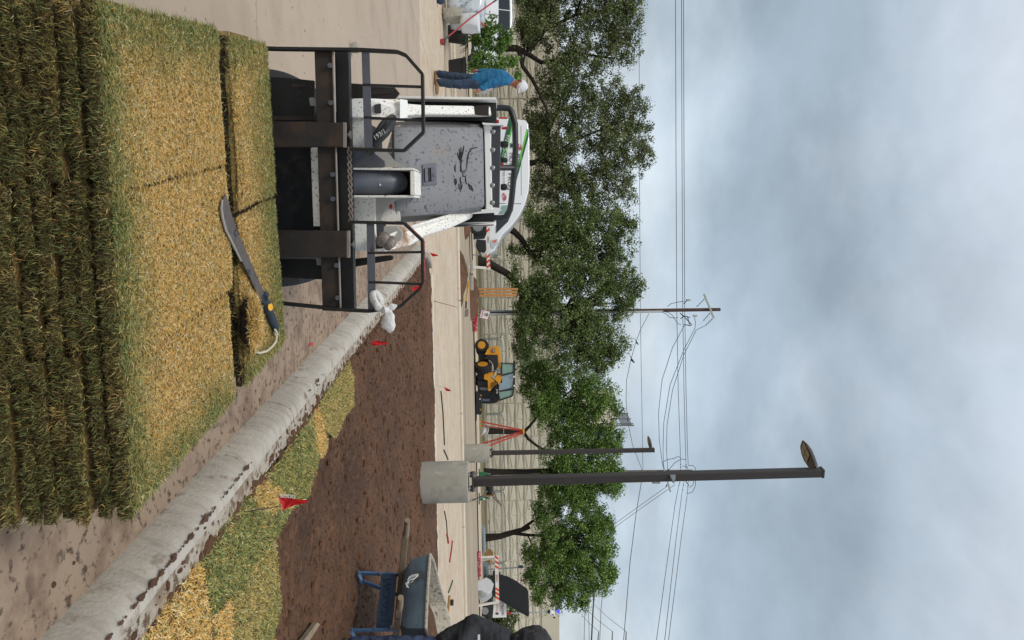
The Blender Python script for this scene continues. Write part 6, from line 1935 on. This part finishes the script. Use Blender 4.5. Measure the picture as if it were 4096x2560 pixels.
blob('jeans', jeans, 'jeans', man, .020, 3, .016, 11)
shirt = [(waist + Vector((0, .05, .0)), .15, chest + Vector((-.03, .07, -.05)), .165), (waist + Vector((0, -.05, .0)), .15, chest + Vector((-.03, -.07, -.05)), .165), (chest + Vector((-.05, 0, 0)), .16, neck + Vector((-.05, 0, -.07)), .10),
         (shA, .085, shB, .085), (shA, .085, elA, .068), (shB, .088, elB, .072), (elA, .066, wrA, .052), (elB, .07, wrB - (wrB - elB) * .1, .058), (neck - Vector((.02, 0, .07)), .085, neck - Vector((.01, 0, .02)), .078)]
blob('shirt', shirt, 'shirt_blue', man, .019, 3, .018, 9)
blob('hair', [(hd_c - face * .045 + up_ * .02, .082, hd_c - face * .055 - up_ * .035, .062), (hd_c - face * .02 + lat * .05 + up_ * .03, .06, hd_c - face * .03 + lat * .05 - up_ * .01, .055)], 'hair', man, .018, 2)
capm = blob('cap', [(hd_c + up_ * .07, .112, hd_c + up_ * .095 - face * .01, .098), (hd_c + up_ * .055 + face * .02, .108, hd_c + up_ * .055 - face * .03, .108)], 'cap_white', man, .018, 2)
bc_ = hd_c + up_ * .055 + face * .08
MB().prism([bc_ + lat * .085, bc_ + lat * .07 + face * .07, bc_ + face * .10, bc_ - lat * .07 + face * .07, bc_ - lat * .085], up_ * .010).build('brim', 'cap_white', capm, bevel=.003)
for nm_, a_k, t_k in (('boot', ankA, toeA), ('boot', ankB, toeB)):
    gz0 = min(a_k.z, t_k.z) - .045
    blob(nm_, [(a_k + Vector((0, 0, .03)), .062, a_k - Vector((.02, 0, .05)), .055), (a_k - Vector((.03, 0, .055)), .048, t_k + Vector((.0, 0, .0)), .042), (t_k - Vector((.06, 0, 0)), .046, t_k + Vector((.03, 0, 0)), .036)], 'boot_tan', man, .017, 2)

# ================================================================== worker in dark clothes at the right edge
KX = 5.5
wk = thing('person', 'person in a black jacket, dark jeans and dark cap beside the wheelbarrow', 'person', (2.62, KX, .11))
zg = .12
fa, fb = Vector((2.44, KX - .05, zg)), Vector((2.82, KX + .1, zg))
hA, hB = Vector((2.52, KX, .93)), Vector((2.76, KX + .04, .93))
kA, kB = Vector((2.44, KX - .08, .52)), Vector((2.80, KX - .02, .52))
wch, wnk = Vector((2.60, KX - .02, 1.25)), Vector((2.53, KX - .02, 1.42))
sA, sB = Vector((2.42, KX, 1.32)), Vector((2.80, KX, 1.33))
eA, eB = Vector((2.315, KX + .02, 1.10)), Vector((2.93, KX - .1, 1.08))
rA, rB = Vector((2.46, KX - .20, .97)), Vector((2.80, KX - .3, 1.0))
wh = Vector((2.455, KX - .04, 1.515))
wsk = [(wnk - Vector((0, 0, .05)), .06, wnk, .058), (wnk, .058, wh, .07), (wh, .095, wh + Vector((0, 0, .045)), .10), (wh + Vector((.06, .02, -.05)), .06, wh + Vector((.085, .02, -.06)), .04), (wh + Vector((.10, .02, 0)), .014, wh + Vector((.118, .02, -.02)), .015),
       (wh + Vector((0, -.095, -.01)), .018, wh + Vector((0, -.1, .025)), .02), (wh + Vector((0, .095, -.01)), .018, wh + Vector((0, .1, .025)), .02),
       (hA, .09, kA, .06), (hB, .09, kB, .06), (kA, .055, fa + Vector((0, 0, .08)), .042), (kB, .055, fb + Vector((0, 0, .08)), .042), (hA, .1, hB, .1), ((hA + hB) / 2, .12, wch, .13), (sA, .06, sB, .06), (wch, .12, wnk, .06), (sA, .05, eA, .042), (sB, .05, eB, .042), (eA, .04, rA, .03), (eB, .04, rB, .03)]
wsk += hand(rA, rA - eA, 1.0, 1) + hand(rB, rB - eB, 1.0, -1)
wbody = blob('body', wsk, 'skin', wk, .013, 3)
for sg in (-.033, .033):
    MB().ball(wh + Vector((.09, sg, .02)), .011, 8, 6).build('eye', 'print_black', wbody)
blob('jeans', [(hA + Vector((0, 0, .04)), .12, kA, .098), (hB + Vector((0, 0, .04)), .12, kB, .098), (kA, .096, fa + Vector((0, 0, .09)), .092), (kB, .096, fb + Vector((0, 0, .09)), .092), (hA, .13, hB, .13)], 'jeans_dark', wk, .016, 3, .014, 15)
blob('jacket', [((hA + hB) / 2 + Vector((-.10, 0, .02)), .135, wch + Vector((-.09, 0, 0)), .15), ((hA + hB) / 2 + Vector((.10, 0, .02)), .135, wch + Vector((.09, 0, 0)), .15), (wch, .16, wnk - Vector((0, 0, .05)), .095), (sA, .09, sB, .09),
                (sA, .092, eA, .082), (sB, .092, eB, .08), (eA, .080, rA, .055), (eA + Vector((.03, 0, -.04)), .08, Vector((2.43, KX - .02, .90)), .10), (eB, .078, rB, .055), ((hA + hB) / 2 + Vector((-.06, 0, -.04)), .15, (hA + hB) / 2 + Vector((.06, 0, -.04)), .15)], 'jacket_black', wk, .014, 5, .007, 22)
blob('cap', [(wh + Vector((0, 0, .05)), .125, wh + Vector((0, 0, .085)), .105), (wh + Vector((-.03, 0, .0)), .11, wh + Vector((-.03, 0, .05)), .12), (wh + Vector((-.04, 0, -.06)), .075, wh + Vector((-.02, 0, .0)), .11)], 'cap_camo', wk, .012, 3, .006, 20)
MB().prism([P(1911, 2540, KX - .24), P(1920, 2540, KX - .24), P(1920, 2570, KX - .24), P(1911, 2568, KX - .24)], (0, .01, 0)).build('label_patch', 'print_white', wk)
for f in (fa, fb):
    blob('boot', [(f + Vector((0, 0, .08)), .06, f + Vector((-.02, 0, .045)), .052), (f + Vector((0, -.02, .042)), .05, f + Vector((.16, -.05, .04)), .042)], 'boot_tan', wk, .012, 2)

# ================================================================== wheelbarrow
WF = Vector((.69, .724, 0)).normalized(); WR = Vector((WF.y, -WF.x, 0)); WB0 = Vector((2.30, 5.95, .11))
wb = thing('wheelbarrow', 'blue wheelbarrow crusted with mortar holding soil, wooden handles towards the bed', 'wheelbarrow', WB0)
def Wp(f, r, z):
    return WB0 + WF * f + WR * r + Vector((0, 0, z))
rim_ = [(-.24, -.30), (-.26, 0), (-.24, .30), (.0, .345), (.4, .345), (.72, .29), (.86, .15), (.88, 0), (.86, -.15), (.72, -.29), (.4, -.345), (.0, -.345)]
rz_ = [.62, .62, .62, .625, .635, .67, .71, .72, .71, .67, .635, .625]
bot = [(-.12, -.22), (-.14, 0), (-.12, .22), (.04, .25), (.32, .25), (.48, .21), (.56, .10), (.57, 0), (.56, -.10), (.48, -.21), (.32, -.25), (.04, -.25)]
n_ = len(rim_)
vs = [Wp(f, r, .40) for f, r in bot] + [Wp((f + a) / 2 - .02 * (1 if f < .2 else -1), (r + b) / 2 * 1.08, .47) for (f, r), (a, b) in zip(bot, rim_)] + [Wp(f, r, z) for (f, r), z in zip(rim_, rz_)]
vin = [q + Vector((0, 0, .012)) + (Wp(.28, 0, 0) - Vector((q.x, q.y, 0))).normalized() * .012 * 0 for q in vs]
def inward(q, k_):
    c = Wp(.3, 0, 0)
    d = Vector((c.x - q.x, c.y - q.y, 0))
    return q + d.normalized() * k_
fs = [(k_ * n_ + i, k_ * n_ + (i + 1) % n_, (k_ + 1) * n_ + (i + 1) % n_, (k_ + 1) * n_ + i) for k_ in range(2) for i in range(n_)]
tray = MB().add(vs, fs + [tuple(range(n_ - 1, -1, -1))]).build('tray', 'barrow_tray', wb, smooth=True)
vi = [inward(q, .014) + Vector((0, 0, .004)) for q in vs]
MB().add(vi, [tuple(reversed(f)) for f in fs] + [tuple(range(n_))]).build('mortar_crust', 'mortar', tray, jitter=.008)
MB().tube([Wp(f, r, z) for (f, r), z in zip(rim_, rz_)], .014, 8, closed=True).build('rim', 'mortar', tray, smooth=True, jitter=.005)
# soil load, heaped to the right
sv = []
for k_, (sc, dz) in enumerate(((.90, .545), (.62, .585), (.25, .605))):
    for f, r in rim_:
        f2, r2 = .32 + (f - .32) * sc * .97, r * sc * .97
        sv.append(Wp(f2, r2, min(dz - .02 + .085 * f2 + .085 * (r2 / .3), .585 + .09 * max(0, f2)) + .012 * mnoise.noise(Vector((f2 * 9, r2 * 9, 0)))))
sv.append(Wp(.32, 0, .60))
MB().add(sv, [(k_ * n_ + i, k_ * n_ + (i + 1) % n_, (k_ + 1) * n_ + (i + 1) % n_, (k_ + 1) * n_ + i) for k_ in range(2) for i in range(n_)] + [(2 * n_ + i, 2 * n_ + (i + 1) % n_, 3 * n_) for i in range(n_)]).build('soil_load', 'soil', tray, smooth=True, jitter=.006)
for s in (-1, 1):
    pts = [Wp(-.82, s * .30, .50), Wp(-.66, s * .29, .475), Wp(-.60, s * .285, .462)]
    h = MB().tube(pts, [.021, .023, .027], 10).build('handle', 'wood_grey', wb, smooth=True)
    MB().beam(Wp(-.62, s * .287, .464), Wp(.62, s * .13, .26), .04, .05).build('shaft', 'wood_grey', h, bevel=.006)
    lg = MB().beam(Wp(-.03, s * .225, .385), Wp(-.06, s * .235, .03), .05, .014, WR).build('leg', 'barrow_leg', wb, bevel=.003)
    MB().beam(Wp(-.06, s * .235, .012), Wp(.10, s * .235, .012), .05, .014).build('leg_foot', 'barrow_leg', lg, bevel=.003)
    MB().beam(Wp(.10, s * .235, .02), Wp(.34, s * .20, .33), .05, .014, WR).build('leg_strut', 'barrow_leg', lg, bevel=.003)
    for z in (.2, .33):
        MB().cyl(Wp(-.06, s * .22, z), Wp(-.085, s * .22, z), .012, 10).build('bolt', 'zinc', lg)
br = MB().beam(Wp(-.055, -.23, .27), Wp(-.055, .23, .27), .012, .13).build('brace', 'barrow_blue', wb, bevel=.004)
text('lettering', 'JACKSON', .085, Wp(-.063, -.19, .235), WR, Z_, 'barrow_blue', br, .006, squeeze=.98)
wheel(wb, Wp(.98, 0, .19), .19, .09, WR)
MB().beam(Wp(.6, .12, .27), Wp(1.02, .08, .20), .03, .05).build('fork', 'wood_grey', wb)
MB().beam(Wp(.6, -.12, .27), Wp(1.02, -.08, .20), .03, .05).build('fork', 'wood_grey', wb)
mb = MB()      # white brush marks on the tray's near side
def traypt(y, x):
    r = ray(x, y)
    # plane of the tray's rear/left wall through three outline points
    a, b, c = Wp(-.24, -.30, .62), Wp(-.24, .30, .62), Wp(-.20, 0, .47)
    nrm = (b - a).cross(c - a).normalized()
    s = (a - CAM).dot(nrm) / r.dot(nrm)
    return CAM + r * (s - .012)
for st in ([(2297, 1668), (2302, 1652), (2308, 1640), (2318, 1632)], [(2299, 1672), (2312, 1656), (2325, 1640), (2336, 1626)], [(2318, 1660), (2328, 1648), (2336, 1636)], [(2336, 1626), (2346, 1630), (2352, 1640), (2344, 1650), (2340, 1662), (2348, 1674)]):
    for k_ in range(5):
        o_ = [(q[0] + random.uniform(-5, 5), q[1] + random.uniform(-5, 5)) for q in st]
        mb.tube([traypt(*q) for q in o_], [.002] + [random.uniform(.002, .0045) for _ in o_[1:-1]] + [.002], 5)
mb.build('paint_mark', 'print_white', tray)

# ================================================================== nursery pots with shrubs
PD = 19.6
def pot(label, y0, y1, x0, x1, stems, n_leaf, lobes, tone, strappy=0, seed=1):
    rs = np.random.default_rng(seed)
    c0 = P(x0, (y0 + y1) / 2, PD); top = P(x1, (y0 + y1) / 2, PD)
    c0.z = 0.0
    rt_ = (y1 - y0) / 2 / FPX * PD
    t = thing('potted_shrub', label, 'potted shrub', c0, 0, 'nursery shrubs in black pots')
    H_ = top.z
    MB().lathe([(rt_ * .78, 0), (rt_ * .97, H_ - .05), (rt_ * 1.05, H_ - .05), (rt_ * 1.05, H_), (rt_ * .95, H_), (rt_ * .93, H_ - .05), (.01, H_ - .05)], c0, (0, 0, 1), 24).build('pot', 'pot_black', t, smooth=True)
    mb = MB()
    tips = []
    for st in stems:
        q = [P(x, y, PD + dd) for x, y, dd in st]
        mb.tube(q, [.014 * (1 - .6 * i / (len(q) - 1)) for i in range(len(q))], 5)
    mb.build('stems', 'bark_light', t, smooth=True)
    pos = []
    wts = np.array([l[2] * l[3] for l in lobes], float); wts /= wts.sum()
    for _ in range(n_leaf // 14):
        l = lobes[rs.choice(len(lobes), p=wts)]
        v = rs.normal(0, 1, 3); v /= np.linalg.norm(v); rr_ = rs.random() ** .45
        c = np.array(P(l[0] + l[2] * v[0] * rr_, l[1] + l[3] * v[1] * rr_, PD)) + np.array([0, v[2] * rr_ * l[3] / FPX * PD, 0])
        pos.append(c + rs.normal(0, .055, (14, 3)))
    pos = np.concatenate(pos) - np.array(c0)
    gA, gB = np.array(lin(tone[0])), np.array(lin(tone[1]))
    link(bpy.data.objects.new('foliage', leaves(pos, np.full(len(pos), .075), mixcol(gA, gB, rs.random(len(pos))), 'foliage')), t)
    if strappy:
        mb = MB()
        for k_ in range(strappy):
            a = rs.uniform(0, 2 * math.pi)
            o = Vector((math.cos(a), math.sin(a), 0))
            L_ = rs.uniform(.25, .5)
            b = c0 + Vector((0, 0, H_ - .03)) + o * .05
            mb.tube([b, b + o * L_ * .4 + Vector((0, 0, .12)), b + o * L_ * .75 + Vector((0, 0, .06)), b + o * L_ - Vector((0, 0, .12))], [.007, .008, .006, .002], 4, caps=False)
        mb.build('grass_blades', 'grass_strappy', t)
pot('shrub in a black pot beside the red broom, strappy grass at its foot', 92, 178, 1797, 1858, [[(1855, 135, 0), (1900, 140, 0), (1950, 130, .1), (1990, 110, .1)], [(1855, 138, 0), (1920, 170, 0), (1980, 190, 0), (2040, 185, 0)], [(1856, 140, 0), (1930, 120, -.1), (1975, 70, 0)]], 2600,
    [(1930, 120, 30, 40), (1960, 130, 28, 45), (1985, 110, 18, 20), (1975, 72, 14, 12), (2010, 160, 30, 35), (2040, 150, 15, 28), (1905, 150, 25, 35), (1950, 180, 35, 30), (2000, 200, 25, 25)], ('3f5c22', '6f9040'), 46, 21)
pot('shrub in a black pot right behind the walking person', 232, 318, 1799, 1862, [[(1858, 275, 0), (1900, 262, 0), (1960, 250, 0), (2030, 255, 0)], [(1858, 275, 0), (1880, 240, .1), (1930, 215, .1)], [(1858, 278, 0), (1920, 300, .1), (1990, 300, .1)]], 1900,
    [(1920, 235, 28, 32), (1960, 250, 30, 35), (2010, 250, 28, 30), (2050, 245, 18, 25), (1985, 290, 30, 22), (1900, 270, 20, 25), (2070, 300, 16, 18)], ('45642a', '7c9c46'), 0, 23)

# ================================================================== wrapped pallet, broom, loose bits on the left
QD = 17.6
wp_ = thing('wrapped_pallet', 'pallet of goods under clear plastic wrap at the left edge', 'pallet load', (P(1760, -40, QD).x, QD + .5, 0))
def lump(name, x0, x1, y0, y1, d, dep, m_, sc=.05, seed=0):
    a, b = P(x0, y0, d), P(x1, y1, d)
    mb = MB()
    nx_, ny_, nz_ = 9, 6, 9
    bm = bmesh.new()
    bmesh.ops.create_cube(bm, size=1.0)
    bmesh.ops.subdivide_edges(bm, edges=bm.edges, cuts=7, use_grid_fill=True)
    cx, cz = (a.x + b.x) / 2, (a.z + b.z) / 2
    for v in bm.verts:
        q = v.co.copy()
        rr_ = Vector((q.x, q.y, q.z))
        k_ = 1 - .10 * (max(abs(rr_.x), abs(rr_.z)) * 2) ** 4 * (abs(rr_.x) * abs(rr_.z) * 4)
        p_ = Vector((cx + rr_.x * k_ * abs(b.x - a.x), d + dep / 2 + rr_.y * dep * k_, cz + rr_.z * k_ * abs(b.z - a.z)))
        v.co = p_ + mnoise.noise_vector(p_ * 3.1 + Vector((seed, 0, 0))) * sc + mnoise.noise_vector(p_ * 9 + Vector((seed, 0, 0))) * sc * .45
    me = bpy.data.meshes.new(name)
    bm.to_mesh(me); bm.free()
    me.transform(root_matrix(wp_).inverted())
    me.materials.append(MATS[m_])
    me.polygons.foreach_set('use_smooth', [True] * len(me.polygons))
    return link(bpy.data.objects.new(name, me), wp_)
lump('wrapped_goods', 1782, 1938, -120, 54, QD, 1.1, 'wrap', .06, 1)
lump('loose_wrap', 1838, 1918, 50, 100, QD - .1, .5, 'plaster_bag', .05, 3)
lump('torn_wrap', 1770, 1850, 30, 66, QD - .12, .4, 'footing', .06, 5)
for k_ in range(3):
    MB().beam(P(1768, -120, QD + k_ * .45), P(1768, 70, QD + k_ * .45), .10, .12).build('pallet_board', 'wood_grey', wp_)
bs = thing('blue_sack', 'dark blue sack at the foot of the wrapped pallet', 'sack', P(1738, 2, 16.2))
cbs = P(1742, -4, 16.2)
blob('cloth', [(Vector((cbs.x - .2, 16.2, .09)), .10, Vector((cbs.x + .03, 16.2, .08)), .09)], 'jeans', bs, .02, 2, .03, 8)
brm = thing('broom', 'red handled push broom leaning on the wrapped pallet', 'broom', P(1762, 163, 16.9))
brm_h = MB().tube([P(1792, 146, 16.95), P(1880, 74, 17.15), P(1972, 9, 17.35)], .018, 8).build('handle', 'tool_red', brm, smooth=True)
MB().tube([P(1972, 9, 17.35), P(1996, -8, 17.4)], .02, 8).build('grip', 'plastic_black', brm, smooth=True)
MB().tube([P(1778, 158, 16.9), P(1794, 145, 16.95)], .022, 8).build('socket', 'plastic_black', brm, smooth=True)
bh = PE('head', brm, 'plastic_black', [(1774, 155), (1782, 156), (1780, 174), (1773, 173)], 16.85, .1, .008)
PE('bristles', brm, 'tool_red', [(1760, 156), (1775, 152), (1776, 174), (1762, 172)], 16.82, .14, .01)
hk = thing('red_hose_end', 'red curved handle lying on top of the wrapped goods by the shrub', 'handle', P(1928, 50, 18.3))
MB().tube([P(1926, 50, 18.2), P(1930, 75, 18.2), P(1928, 92, 18.2), P(1936, 108, 18.2)], .025, 6).build('tube', 'orange_red', hk, smooth=True)

# ================================================================== loose bits
def lying(name, label, cat, pts, r, m_, z0=.0):
    q = [G(x, y, z0 + r) for x, y in pts]
    c = q[0].copy()
    o = MB().tube([v - c for v in q], r, 7).build(name, m_, smooth=True)
    o.location = c
    return tag(o, label, cat)
lying('tool_handle', 'short red tool handle lying on the street above the wheelbarrow\'s shaft tip', 'tool', [(1788, 2136), (1791, 2150), (1794, 2172)], .02, 'tool_red')
lying('red_level', 'dark red level bar lying on the street behind the wheelbarrow', 'tool', [(1810, 2164), (1806, 2200), (1799, 2248)], .016, 'tool_red')
lying('green_handle', 'green tool handle lying on the street behind the wheelbarrow', 'tool', [(1811, 2322), (1804, 2345), (1794, 2370)], .016, 'tool_green')
lying('rake_pole', 'pale wooden tool handle lying behind the wheelbarrow by the worker', 'tool', [(1798, 2384), (1794, 2430), (1787, 2478)], .026, 'reel_wood')
lying('black_pipe', 'black pipe piece on the street beside the wooden handle', 'pipe', [(1808, 2398), (1808, 2422)], .04, 'rubber')
lying('long_stake', 'long dark stake lying along the edge of the soil bed', 'stake', [(1764, 1565), (1772, 1650), (1778, 1780)], .013, 'bark')
lying('black_hose', 'black hose end lying beside the near footing at the street edge', 'hose', [(1776, 1800), (1786, 1822), (1792, 1838)], .014, 'rubber')
lying('rubber_hose', 'black hose lying along the bed edge left of the wheelbarrow', 'hose', [(1778, 2045), (1786, 2085), (1789, 2135)], .012, 'rubber')
st = G(1415, 190, .03)
so = MB().ball((0, 0, 0), .06, 8, 6, (1.0, .8, 1.1)).build('stone', 'footing', jitter=.02)
so.location = st; tag(so, 'small grey stone on the paving behind the left load guard', 'stone')
bd_ = MB().prism([G(x, y, .125) for x, y in ((1196, 2560), (1250, 2490), (1262, 2498), (1215, 2570))], (0, 0, .03)).build('wood_scrap', 'wood_grey')
tag(bd_, 'weathered board scrap half sunk in the bare soil', 'board')
sc_ = MB().prism([G(x, y, .006) for x, y in ((1234, 1385), (1238, 1372), (1252, 1370), (1250, 1378))], (0, 0, .003)).build('flag_scrap', 'flag_red')
tag(sc_, 'faded red flag scrap lying on the paving left of the curb', 'flag scrap')
